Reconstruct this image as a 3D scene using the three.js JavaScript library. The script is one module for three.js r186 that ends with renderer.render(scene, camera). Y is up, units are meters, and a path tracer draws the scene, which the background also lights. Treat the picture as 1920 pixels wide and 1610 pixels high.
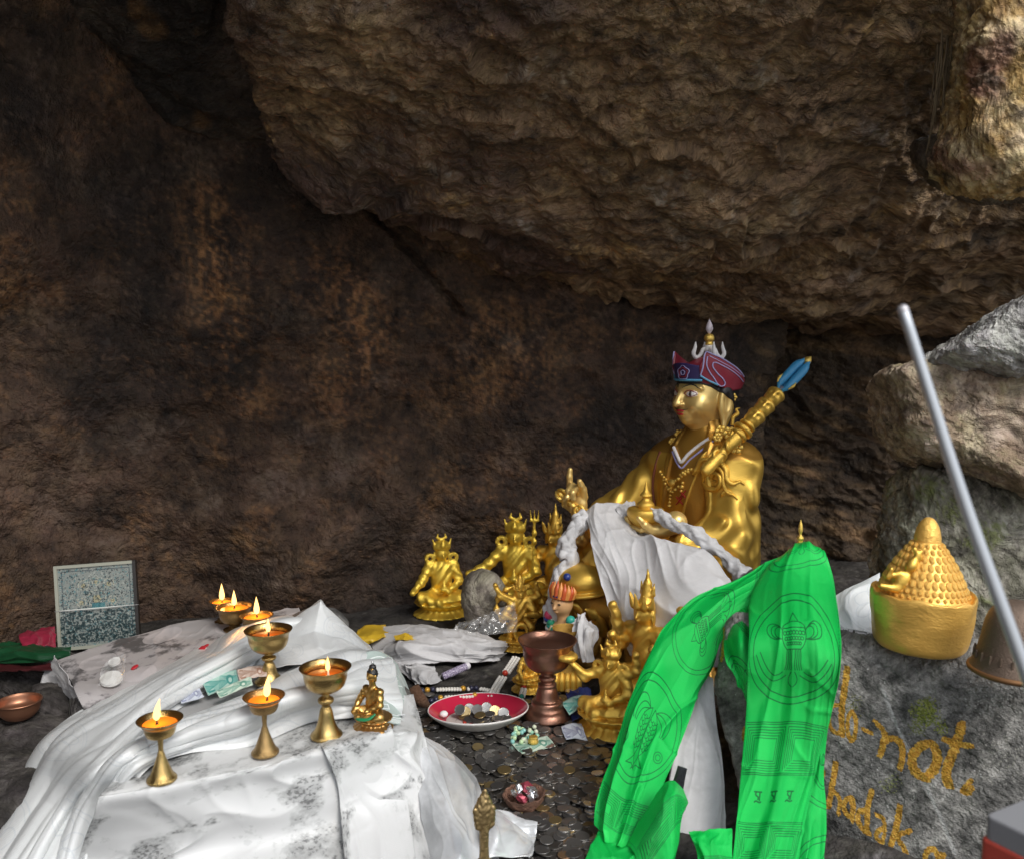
import * as THREE from 'three';
import { mergeGeometries } from 'three/addons/utils/BufferGeometryUtils.js';
import { createNoise3D } from 'simplex-noise';

// ---------------------------------------------------------------- camera, sky, sun, exposure
const scene = new THREE.Scene();
const W = 1920, H = 1610, FOV = 52, PITCH = THREE.MathUtils.degToRad(5), EYE = new THREE.Vector3(0, 0.70, 0);
const camera = new THREE.PerspectiveCamera(FOV, W / H, 0.02, 400);
camera.position.copy(EYE);
camera.rotation.set(-PITCH, 0, 0);
camera.focus = 1.65;
camera.userData.fStop = 7;

const renderer = new THREE.WebGLRenderer({ antialias: true });
renderer.toneMapping = THREE.LinearToneMapping;
renderer.toneMappingExposure = 1.6;
renderer.shadowMap.enabled = true;

{ // even, slightly cool overcast sky (brighter towards the zenith all the way round)
  const w = 256, h = 128, data = new Float32Array(w * h * 4);
  for (let j = 0; j < h; j++) {
    const s = Math.sin(((j + 0.5) / h - 0.5) * Math.PI), l = s > 0 ? 0.62 + 0.55 * s : 0.62 + 0.3 * s;
    for (let i = 0; i < w; i++) {
      const o = (j * w + i) * 4;
      data[o] = 0.93 * l; data[o + 1] = 0.985 * l; data[o + 2] = 1.06 * l; data[o + 3] = 1;
    }
  }
  const t = new THREE.DataTexture(data, w, h, THREE.RGBAFormat, THREE.FloatType);
  t.mapping = THREE.EquirectangularReflectionMapping;
  t.magFilter = THREE.LinearFilter; t.needsUpdate = true;
  scene.background = t; scene.environment = t;
}
const sun = new THREE.DirectionalLight(new THREE.Color(1.0, 0.95, 0.88), 1.5);
sun.position.set(3.0, 5.2, 2.6); sun.target.position.set(0.2, 0.2, -1.7);
sun.castShadow = true; sun.shadow.radius = 44; sun.shadow.mapSize.set(2048, 2048);
Object.assign(sun.shadow.camera, { left: -4, right: 4, top: 4, bottom: -4, near: 0.1, far: 14 });
sun.name = 'sun'; sun.target.name = 'sun_target';
scene.add(sun, sun.target);
// ---------------------------------------------------------------- helpers
const V = (x, y, z) => new THREE.Vector3(x, y, z);
const { clamp, lerp, smoothstep } = THREE.MathUtils;
function rng(seed) { let s = seed >>> 0; return () => { s = (s + 0x6d2b79f5) | 0; let t = Math.imul(s ^ (s >>> 15), 1 | s); t = (t + Math.imul(t ^ (t >>> 7), 61 | t)) ^ t; return ((t ^ (t >>> 14)) >>> 0) / 4294967296; }; }
const n3 = createNoise3D(rng(7));
function fbm(x, y, z, o = 4, gain = 0.5) { let a = 1, s = 0, t = 0; for (let i = 0; i < o; i++) { s += a * n3(x, y, z); t += a; a *= gain; x = x * 2.03 + 5.1; y = y * 2.03 + 1.7; z = z * 2.03 + 9.2; } return s / t; }
function ridged(x, y, z, o = 4) { let a = 1, s = 0, t = 0; for (let i = 0; i < o; i++) { const r = 1 - Math.abs(n3(x, y, z)); s += a * r * r; t += a; a *= 0.5; x = x * 2.1 + 3.1; y = y * 2.1 + 7.7; z = z * 2.1 + 1.2; } return s / t; }
function hash3(x, y, z) { let h = Math.imul(x, 374761393) ^ Math.imul(y, 668265263) ^ Math.imul(z, 2147483647 - 1274126177); h = Math.imul(h ^ (h >>> 13), 1274126177); return ((h ^ (h >>> 16)) >>> 0) / 4294967296; }
function worley(x, y, z) { // F1 and a per-cell value
  const ix = Math.floor(x), iy = Math.floor(y), iz = Math.floor(z); let f1 = 9, f2 = 9, id = 0;
  for (let a = -1; a < 2; a++) for (let b = -1; b < 2; b++) for (let c = -1; c < 2; c++) {
    const X = ix + a, Y = iy + b, Z = iz + c, h = hash3(X, Y, Z), h2 = hash3(X + 71, Y - 13, Z + 37), h3 = hash3(X - 29, Y + 53, Z - 91);
    const dx = X + h - x, dy = Y + h2 - y, dz = Z + h3 - z, d = dx * dx + dy * dy + dz * dz;
    if (d < f1) { f2 = f1; f1 = d; id = h; } else if (d < f2) f2 = d;
  }
  return [Math.sqrt(f1), Math.sqrt(f2), id];
}
// a point of the place seen at (px, py) of the 1920 x 1610 photograph: at a depth, or on a level
const FPX = H / 2 / Math.tan(THREE.MathUtils.degToRad(FOV / 2)), cP = Math.cos(PITCH), sP = Math.sin(PITCH);
function ray(px, py) { const x = (px - W / 2) / FPX, v = (H / 2 - py) / FPX; return V(x, v * cP - sP, -v * sP - cP); }
const at = (px, py, d) => ray(px, py).multiplyScalar(d).add(EYE);
function onY(px, py, y) { const r = ray(px, py); return r.multiplyScalar((y - EYE.y) / r.y).add(EYE); }
const depthOnY = (px, py, y) => (y - EYE.y) / ray(px, py).y;
const ppm = (d) => FPX / d;

const taken = new Map();
function numbered(name) { const k = taken.get(name) ?? 0; taken.set(name, k + 1); return k ? name + '_' + String(k).padStart(3, '0') : name; }
function tag(o, label, category, group, kind) { o.userData.label = label; if (category) o.userData.category = category; if (group) o.userData.group = group; if (kind) o.userData.kind = kind; return o; }
function thing(name, label, category, p = V(0, 0, 0), turn = 0, group) { const o = new THREE.Group(); o.name = numbered(name); o.position.copy(p); o.rotation.y = turn; scene.add(o); return tag(o, label, category, group); }
function part(parent, name, g, m, p, r) { const o = new THREE.Mesh(g, m); o.name = parent === scene ? numbered(name) : name; o.castShadow = o.receiveShadow = true; if (p) o.position.copy(p); if (r) o.rotation.set(...r); parent.add(o); return o; }
const solo = (name, g, m, label, category, group) => tag(part(scene, name, g, m), label, category, group);
const structure = (name, g, m, label) => { const o = part(scene, name, g, m); o.userData.kind = 'structure'; if (label) o.userData.label = label; return o; };
function copyOf(o, name, label, p, turn) { const c = o.clone(); c.name = numbered(name); c.userData = { ...o.userData, label }; if (p) c.position.copy(p); if (turn !== undefined) c.rotation.y = turn; scene.add(c); return c; }

function std(color, roughness = 0.8, o = {}) { const c = Array.isArray(color) ? new THREE.Color().setRGB(...color) : new THREE.Color(color); return new THREE.MeshPhysicalMaterial({ color: c, roughness, ...o }); }

// ---- textures
function noiseTile(px, f, seed, o = 5, gain = 0.55, sx = 1, sy = 1) { // tileable value-noise fbm, 0..1
  const out = new Float32Array(px * px); let tot = 0;
  for (let k = 0, a = 1, fr = f; k < o; k++, a *= gain, fr *= 2) {
    tot += a; const nx = Math.max(1, Math.round(fr * sx)), ny = Math.max(1, Math.round(fr * sy));
    const lat = new Float32Array(nx * ny), r = rng(seed + k * 101); for (let i = 0; i < lat.length; i++) lat[i] = r();
    for (let j = 0; j < px; j++) { const y = j / px * ny, y0 = Math.floor(y), ty = y - y0, sy2 = ty * ty * (3 - 2 * ty), ya = (y0 % ny) * nx, yb = ((y0 + 1) % ny) * nx;
      for (let i = 0; i < px; i++) { const x = i / px * nx, x0 = Math.floor(x), tx = x - x0, s = tx * tx * (3 - 2 * tx), xa = x0 % nx, xb = (x0 + 1) % nx;
        out[j * px + i] += a * ((lat[ya + xa] * (1 - s) + lat[ya + xb] * s) * (1 - sy2) + (lat[yb + xa] * (1 - s) + lat[yb + xb] * s) * sy2); } }
  }
  for (let i = 0; i < out.length; i++) out[i] /= tot;
  return out;
}
function texOf(px, fn, srgb = false, wrap = true) { const d = new Uint8Array(px * px * 4); for (let i = 0; i < px * px; i++) { const c = fn(i % px, (i / px) | 0, i); d[i * 4] = clamp(c[0], 0, 1) * 255; d[i * 4 + 1] = clamp(c[1], 0, 1) * 255; d[i * 4 + 2] = clamp(c[2], 0, 1) * 255; d[i * 4 + 3] = 255; }
  const t = new THREE.DataTexture(d, px, px); t.magFilter = THREE.LinearFilter; t.minFilter = THREE.LinearMipmapLinearFilter; if (wrap) t.wrapS = t.wrapT = THREE.RepeatWrapping; if (srgb) t.colorSpace = THREE.SRGBColorSpace; t.needsUpdate = true; return t; }
function rep(t, x, y = x) { const c = t.clone(); c.repeat.set(x, y); c.wrapS = c.wrapT = THREE.RepeatWrapping; c.needsUpdate = true; return c; }
function canvasTex(w, h, draw, wrap) { const c = document.createElement('canvas'); c.width = w; c.height = h; const g = c.getContext('2d'); draw(g, w, h); const t = new THREE.CanvasTexture(c); t.colorSpace = THREE.SRGBColorSpace; t.magFilter = THREE.LinearFilter; if (wrap) t.wrapS = t.wrapT = THREE.RepeatWrapping; return t; }
const tileA = noiseTile(1024, 8, 11, 7, 0.68), tileB = noiseTile(1024, 16, 23, 6, 0.72), tileF = noiseTile(512, 64, 31, 3, 0.7);
const grainMap = texOf(1024, (x, y, i) => { const a = tileA[i], b = tileB[i], v = clamp(0.72 + (a - 0.5) * 1.5 + (b - 0.5) * 1.5, 0.12, 1); return [v, v * (0.97 + (b - 0.5) * 0.2), v * (0.94 + (a - 0.5) * 0.3)]; });
const grainBump = texOf(1024, (x, y, i) => { const v = clamp(0.5 + (tileA[i] - 0.5) * 1.3 + (tileB[(i * 1 + 337) % tileB.length] - 0.5) * 1.7, 0, 1); return [v, v, v]; });
const fineBump = texOf(512, (x, y, i) => { const v = tileF[i]; return [v, v, v]; });
const weaveBump = texOf(256, (x, y) => { const v = 0.5 + 0.25 * Math.sin(x * Math.PI / 4) * (((y >> 2) & 1) ? 1 : -1) + 0.25 * Math.sin(y * Math.PI / 4); return [v, v, v]; });

// ---- grids and sheets
function gridGeometry(nu, nv, fn, uvfn) { // fn(i, j) -> Vector3, (nu+1) x (nv+1)
  const pos = new Float32Array((nu + 1) * (nv + 1) * 3), uv = new Float32Array((nu + 1) * (nv + 1) * 2), idx = [];
  for (let j = 0; j <= nv; j++) for (let i = 0; i <= nu; i++) { const k = j * (nu + 1) + i, p = fn(i, j); pos[k * 3] = p.x; pos[k * 3 + 1] = p.y; pos[k * 3 + 2] = p.z; if (uvfn) { const q = uvfn(i, j); uv[k * 2] = q[0]; uv[k * 2 + 1] = q[1]; } }
  for (let j = 0; j < nv; j++) for (let i = 0; i < nu; i++) { const a = j * (nu + 1) + i, b = a + 1, c = a + nu + 1, d = c + 1; idx.push(a, c, b, b, c, d); }
  const g = new THREE.BufferGeometry();
  g.setAttribute('position', new THREE.BufferAttribute(pos, 3)); g.setAttribute('uv', new THREE.BufferAttribute(uv, 2)); g.setIndex(idx); g.computeVertexNormals(); return g;
}
function cr(p0, p1, p2, p3, t, out) { const t2 = t * t, t3 = t2 * t, a = -0.5 * t3 + t2 - 0.5 * t, b = 1.5 * t3 - 2.5 * t2 + 1, c = -1.5 * t3 + 2 * t2 + 0.5 * t, d = 0.5 * t3 - 0.5 * t2; return out.set(p0.x * a + p1.x * b + p2.x * c + p3.x * d, p0.y * a + p1.y * b + p2.y * c + p3.y * d, p0.z * a + p1.z * b + p2.z * c + p3.z * d); }
function facets(ctrl) { const R = ctrl.length, C = ctrl[0].length; return (s, t, out = V()) => { const x = clamp(s, 0, 1) * (C - 1), y = clamp(t, 0, 1) * (R - 1), c = Math.min(Math.floor(x), C - 2), r = Math.min(Math.floor(y), R - 2), fx = x - c, fy = y - r; return out.copy(ctrl[r][c]).multiplyScalar((1 - fx) * (1 - fy)).addScaledVector(ctrl[r][c + 1], fx * (1 - fy)).addScaledVector(ctrl[r + 1][c], (1 - fx) * fy).addScaledVector(ctrl[r + 1][c + 1], fx * fy); }; }
function patch(ctrl) { // ctrl: rows of Vector3, smooth surface through them, s along columns, t along rows, both 0..1
  const R = ctrl.length, C = ctrl[0].length, q = [V(), V(), V(), V()], g = (r, c) => ctrl[clamp(r, 0, R - 1)][clamp(c, 0, C - 1)];
  return (s, t, out = V()) => { const x = clamp(s, 0, 1) * (C - 1), y = clamp(t, 0, 1) * (R - 1), c = Math.min(Math.floor(x), C - 2), r = Math.min(Math.floor(y), R - 2), fx = x - c, fy = y - r;
    for (let k = 0; k < 4; k++) cr(g(r - 1 + k, c - 1), g(r - 1 + k, c), g(r - 1 + k, c + 1), g(r - 1 + k, c + 2), fx, q[k]);
    return cr(q[0], q[1], q[2], q[3], fy, out); };
}
function displace(g, fn) { // push every vertex along its normal by fn(x, y, z, normal, index)
  const p = g.attributes.position, n = g.attributes.normal;
  for (let i = 0; i < p.count; i++) { const x = p.getX(i), y = p.getY(i), z = p.getZ(i), d = fn(x, y, z, i); p.setXYZ(i, x + n.getX(i) * d, y + n.getY(i) * d, z + n.getZ(i) * d); }
  g.computeVertexNormals(); return g;
}
function paint(g, fn) { const p = g.attributes.position, c = new Float32Array(p.count * 3); for (let i = 0; i < p.count; i++) { const q = fn(p.getX(i), p.getY(i), p.getZ(i), i); c[i * 3] = q[0]; c[i * 3 + 1] = q[1]; c[i * 3 + 2] = q[2]; } g.setAttribute('color', new THREE.BufferAttribute(c, 3)); return g; }
const mix3 = (a, b, t) => [lerp(a[0], b[0], t), lerp(a[1], b[1], t), lerp(a[2], b[2], t)];
// a second side for a sheet, so that it has thickness
function thicken(g, th) {
  const p = g.attributes.position, n = g.attributes.normal, u = g.attributes.uv, N = p.count, P = new Float32Array(N * 6), U = new Float32Array(N * 4);
  for (let i = 0; i < N; i++) { for (let k = 0; k < 3; k++) { const a = p.array[i * 3 + k]; P[i * 3 + k] = a; P[(N + i) * 3 + k] = a - n.array[i * 3 + k] * th; } for (let k = 0; k < 2; k++) U[i * 2 + k] = U[(N + i) * 2 + k] = u.array[i * 2 + k]; }
  const src = g.index.array, idx = []; const edge = new Map();
  for (let f = 0; f < src.length; f += 3) { const a = src[f], b = src[f + 1], c = src[f + 2]; idx.push(a, b, c, N + a, N + c, N + b); for (const [x, y] of [[a, b], [b, c], [c, a]]) { const k = y * N + x; if (edge.has(k)) edge.delete(k); else edge.set(x * N + y, [x, y]); } }
  for (const [x, y] of edge.values()) idx.push(y, x, N + x, y, N + x, N + y);
  const o = new THREE.BufferGeometry(); o.setAttribute('position', new THREE.BufferAttribute(P, 3)); o.setAttribute('uv', new THREE.BufferAttribute(U, 2)); o.setIndex(idx); o.computeVertexNormals(); return o;
}
// cloth through control points; each control is [px, py, level] (a level in metres) or [px, py, 0, depth] or a Vector3
const ctl = (c) => c.isVector3 ? c : c.length > 3 ? at(c[0], c[1], c[3]) : onY(c[0], c[1], c[2]);
function cloth(rows, o = {}) {
  const P = (o.sharp ? facets : patch)(rows.map((r) => r.map(ctl))), nu = o.nu ?? 90, nv = o.nv ?? 140, seed = o.seed ?? 1;
  // arc lengths for uv in metres
  const L = (f, n) => { let s = 0; const a = V(), b = V(); f(0, a); for (let i = 1; i <= n; i++) { f(i / n, b); s += a.distanceTo(b); a.copy(b); } return s; };
  const wid = o.wid ?? L((t, v) => P(t, 0.5, v), 30), len = o.len ?? L((t, v) => P(0.5, t, v), 60);
  let g = gridGeometry(nu, nv, (i, j) => P(i / nu, j / nv), (i, j) => [i / nu * (o.uvw ?? wid), j / nv * (o.uvl ?? len)]);
  const fold = o.fold ?? 0.006, nf = o.folds ?? 5, wr = o.wrinkle ?? 0.002, wf = o.wf ?? 9, dir = o.along ? 1 : 0;
  displace(g, (x, y, z, k) => { const i = k % (nu + 1), j = (k / (nu + 1)) | 0, s = i / nu, t = j / nv, a = dir ? t : s, b = dir ? s : t;
    // long pleats that start, swell and die out along the cloth, sharper on their crests than in their troughs
    const bend = 0.16 * n3(b * 1.3 + seed, a * 0.7, seed * 3.1) + 0.05 * n3(b * 3.1, a * 1.9 + seed, 2.2), q = a + bend;
    const p1 = 1 - Math.abs(n3(q * nf * 0.8 + seed, b * 0.9, seed * 0.7)), p2 = 1 - Math.abs(n3(q * nf * 2.0 + seed * 2, b * 1.6, seed * 1.9)), am = clamp(0.55 + 0.6 * n3(b * 2.3 + seed * 1.7, a * 2.2, 4.4), 0, 1);
    let d = fold * (1.0 * Math.pow(p1, 1.9) + 0.24 * Math.pow(p2, 4) * (0.3 + 0.7 * am) - 0.5);
    d += wr * (0.7 * fbm(x * wf, y * wf, z * wf + seed, 2) + 1.0 * am * Math.pow(1 - Math.abs(n3(x * wf * 1.3 + 7, y * wf * 1.3, z * wf * 1.3 + seed * 2)), 9));
    return d * (o.damp ? o.damp(s, t) : 1); });
  const lift = o.above; if (lift) { const p = g.attributes.position; for (let i = 0; i < p.count; i++) { const y = lift(p.getX(i), p.getZ(i), p.getY(i)); if (p.getY(i) < y) p.setY(i, y); } g.computeVertexNormals(); }
  if (o.post) { o.post(g, nu, nv); g.computeVertexNormals(); }
  return o.thick === 0 ? g : thicken(g, o.thick ?? 0.0012);
}
function ribbonTube(pts, r, seg = 40, rad = 10, closed = false) { return new THREE.TubeGeometry(new THREE.CatmullRomCurve3(pts, closed), seg, r, rad, closed); }
function taperTube(pts, radii, seg = 40, rad = 12, flat = 1) { // tube with changing radius, ends closed
  const c = new THREE.CatmullRomCurve3(pts), fr = c.computeFrenetFrames(seg, false), pos = [], idx = [], uv = [];
  const R = (t) => { const x = t * (radii.length - 1), i = Math.min(Math.floor(x), radii.length - 2), f = x - i; return lerp(radii[i], radii[i + 1], f * f * (3 - 2 * f)); };
  for (let j = 0; j <= seg; j++) { const t = j / seg, p = c.getPointAt(t), r = R(t); for (let i = 0; i <= rad; i++) { const a = i / rad * Math.PI * 2, q = p.clone().addScaledVector(fr.normals[j], Math.cos(a) * r).addScaledVector(fr.binormals[j], Math.sin(a) * r * flat); pos.push(q.x, q.y, q.z); uv.push(i / rad, t); } }
  for (let j = 0; j < seg; j++) for (let i = 0; i < rad; i++) { const a = j * (rad + 1) + i, b = a + 1, d = a + rad + 1, e = d + 1; idx.push(a, d, b, b, d, e); }
  const caps = [[0, c.getPointAt(0)], [seg, c.getPointAt(1)]];
  for (const [j, p] of caps) { const k = pos.length / 3; pos.push(p.x, p.y, p.z); uv.push(0.5, j ? 1 : 0); for (let i = 0; i < rad; i++) { const a = j * (rad + 1) + i; j ? idx.push(a, k, a + 1) : idx.push(a, a + 1, k); } }
  const g = new THREE.BufferGeometry(); g.setAttribute('position', new THREE.Float32BufferAttribute(pos, 3)); g.setAttribute('uv', new THREE.Float32BufferAttribute(uv, 2)); g.setIndex(idx); g.computeVertexNormals(); return g;
}
const lathe = (prof, seg = 40) => { const c = prof.length > 5 ? prof : prof; return new THREE.LatheGeometry(c.map(([r, y]) => new THREE.Vector2(Math.max(r, 0), y)), seg); };
function smoothProfile(prof, n = 40) { const c = new THREE.CatmullRomCurve3(prof.map(([r, y]) => V(r, y, 0)), false, 'centripetal'); return c.getPoints(n).map((p) => [Math.max(p.x, 0), p.y]); }
function join(list) { const keep = list.map((g) => { const q = g.index ? g.toNonIndexed() : g; for (const k of Object.keys(q.attributes)) if (!['position', 'normal', 'uv'].includes(k)) q.deleteAttribute(k); if (!q.attributes.uv) q.setAttribute('uv', new THREE.BufferAttribute(new Float32Array(q.attributes.position.count * 2), 2)); return q; }); return mergeGeometries(keep); }
const moved = (g, x = 0, y = 0, z = 0, rx = 0, ry = 0, rz = 0, s = 1) => { const m = new THREE.Matrix4().compose(V(x, y, z), new THREE.Quaternion().setFromEuler(new THREE.Euler(rx, ry, rz)), typeof s === 'number' ? V(s, s, s) : s); return g.clone().applyMatrix4(m); };

// ---- distance fields meshed with surface nets, block by block near the surface only
function netMesh(f, lo, hi, cell) {
  const n = [0, 1, 2].map((k) => Math.ceil((hi[k] - lo[k]) / cell) + 1), B = 8, nb = n.map((v) => Math.ceil(v / B));
  const NX = n[0], NY = n[1], NZ = n[2], val = new Float32Array(NX * NY * NZ).fill(NaN);
  const half = B * cell * 0.5 * 1.7321 * 1.25 + cell * 2;
  for (let bz = 0; bz < nb[2]; bz++) for (let by = 0; by < nb[1]; by++) for (let bx = 0; bx < nb[0]; bx++) {
    const cx = lo[0] + (bx + 0.5) * B * cell, cy = lo[1] + (by + 0.5) * B * cell, cz = lo[2] + (bz + 0.5) * B * cell;
    if (Math.abs(f(cx, cy, cz)) > half) continue;
    for (let z = bz * B; z < Math.min(NZ, bz * B + B + 1); z++) for (let y = by * B; y < Math.min(NY, by * B + B + 1); y++) for (let x = bx * B; x < Math.min(NX, bx * B + B + 1); x++) { const k = (z * NY + y) * NX + x; if (val[k] !== val[k]) val[k] = f(lo[0] + x * cell, lo[1] + y * cell, lo[2] + z * cell); }
  }
  const vid = new Int32Array(NX * NY * NZ).fill(-1), pos = [], idx = [], off = [0, 1, NX, NX + 1, NX * NY, NX * NY + 1, NX * NY + NX, NX * NY + NX + 1];
  const E = [[0, 1], [2, 3], [4, 5], [6, 7], [0, 2], [1, 3], [4, 6], [5, 7], [0, 4], [1, 5], [2, 6], [3, 7]], c = new Float32Array(8);
  for (let z = 0; z < NZ - 1; z++) for (let y = 0; y < NY - 1; y++) for (let x = 0; x < NX - 1; x++) {
    const k = (z * NY + y) * NX + x; let m = 0, bad = false;
    for (let i = 0; i < 8; i++) { const v = val[k + off[i]]; if (v !== v) { bad = true; break; } c[i] = v; if (v < 0) m |= 1 << i; }
    if (bad || m === 0 || m === 255) continue;
    let sx = 0, sy = 0, sz = 0, cnt = 0;
    for (const [a, b] of E) if ((c[a] < 0) !== (c[b] < 0)) { const t = c[a] / (c[a] - c[b]); sx += (a & 1) + ((b & 1) - (a & 1)) * t; sy += ((a >> 1) & 1) + (((b >> 1) & 1) - ((a >> 1) & 1)) * t; sz += (a >> 2) + ((b >> 2) - (a >> 2)) * t; cnt++; }
    vid[k] = pos.length / 3; pos.push(lo[0] + (x + sx / cnt) * cell, lo[1] + (y + sy / cnt) * cell, lo[2] + (z + sz / cnt) * cell);
  }
  const quad = (a, b, d, e, flip) => { if (a < 0 || b < 0 || d < 0 || e < 0) return; flip ? idx.push(a, b, d, a, d, e) : idx.push(a, d, b, a, e, d); };
  for (let z = 1; z < NZ - 1; z++) for (let y = 1; y < NY - 1; y++) for (let x = 1; x < NX - 1; x++) {
    const k = (z * NY + y) * NX + x, v = val[k]; if (v !== v) continue; const s = v < 0;
    const vx = val[k + 1], vy = val[k + NX], vz = val[k + NX * NY];
    if (vx === vx && s !== vx < 0) quad(vid[k], vid[k - NX], vid[k - NX - NX * NY], vid[k - NX * NY], !s);
    if (vy === vy && s !== vy < 0) quad(vid[k], vid[k - NX * NY], vid[k - 1 - NX * NY], vid[k - 1], !s);
    if (vz === vz && s !== vz < 0) quad(vid[k], vid[k - 1], vid[k - 1 - NX], vid[k - NX], !s);
  }
  const g = new THREE.BufferGeometry(); g.setAttribute('position', new THREE.Float32BufferAttribute(pos, 3));
  const uv = new Float32Array(pos.length / 3 * 2); for (let i = 0; i < uv.length / 2; i++) { uv[i * 2] = pos[i * 3] + pos[i * 3 + 2] * 0.7; uv[i * 2 + 1] = pos[i * 3 + 1] + pos[i * 3 + 2] * 0.3; }
  g.setAttribute('uv', new THREE.BufferAttribute(uv, 2)); g.setIndex(idx); g.computeVertexNormals(); return g;
}
const smin = (a, b, k) => { const h = Math.max(k - Math.abs(a - b), 0) / k; return Math.min(a, b) - h * h * k * 0.25; };
const smax = (a, b, k) => -smin(-a, -b, k);
function cap(x, y, z, a, b, ra, rb = ra) { const bx = b[0] - a[0], by = b[1] - a[1], bz = b[2] - a[2], px = x - a[0], py = y - a[1], pz = z - a[2], t = clamp((px * bx + py * by + pz * bz) / (bx * bx + by * by + bz * bz), 0, 1); return Math.hypot(px - bx * t, py - by * t, pz - bz * t) - (ra + (rb - ra) * t); }
function ell(x, y, z, c, r) { const ax = (x - c[0]) / r[0], ay = (y - c[1]) / r[1], az = (z - c[2]) / r[2], k = Math.hypot(ax, ay, az), q = Math.hypot(ax / r[0], ay / r[1], az / r[2]); return q < 1e-9 ? -Math.min(...r) : k * (k - 1) / q; }
function cone(x, y, z, c, y0, y1, r0, r1) { const t = clamp((y - y0) / (y1 - y0), 0, 1), r = Math.hypot(x - c[0], z - c[1]) - lerp(r0, r1, t); return Math.max(r * 0.9, y0 - y, y - y1); }
// ---------------------------------------------------------------- the rock shelter
const rockTex = { map: rep(grainMap, 1.6), bumpMap: rep(grainBump, 1.9), bumpScale: 0.012 };
const rockMat = new THREE.MeshPhysicalMaterial({ vertexColors: true, roughness: 0.74, ...rockTex });

function chipped(x, y, z, seed) { // broken, flaky relief, metres
  const wx = 0.05 * n3(x * 3 + seed, y * 3, z * 3), wy = 0.05 * n3(x * 3, y * 3 + seed, z * 3 + 4);
  const X = x + wx, Y = y + wy, Z = z;
  const a = worley(X * 5.5 + seed, (Y + X * 0.28) * 11, Z * 8), b = worley(X * 14, (Y + X * 0.3) * 27 + seed, Z * 20);
  const ledge = (() => { const t = (Y + 0.22 * X - 0.35 * Z) * 7.5 + 1.3 * fbm(x * 2.1, y * 2.1 + seed, z * 2.1, 3), f = t - Math.floor(t); return f * f * (1 - smoothstep(f, 0.86, 1)); })();
  return 0.045 * fbm(x * 1.7 + seed, y * 1.7, z * 1.7, 3) + 0.028 * (a[0] - 0.5) + 0.016 * (b[0] - 0.5) + 0.026 * ledge * (0.6 + n3(x * 2.5, y * 2.5, z * 2.5 + seed)) + 0.012 * fbm(x * 16, y * 24, z * 16 + seed, 4, 0.6);
}
function smoothRock(x, y, z, seed) { // the water-worn back wall
  const a = worley(x * 3 + seed, y * 3.4 + x * 0.9, z * 3);
  return 0.06 * fbm(x * 1.3 + seed, y * 1.5, z * 1.3, 4) + 0.018 * (ridged(x * 2.2 + y * 1.2, y * 3.1 - x * 0.8, z * 2 + seed, 3) - 0.5) + 0.014 * (a[0] - 0.5) + 0.007 * fbm(x * 11, y * 11, z * 11 + seed, 5, 0.62);
}
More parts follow.
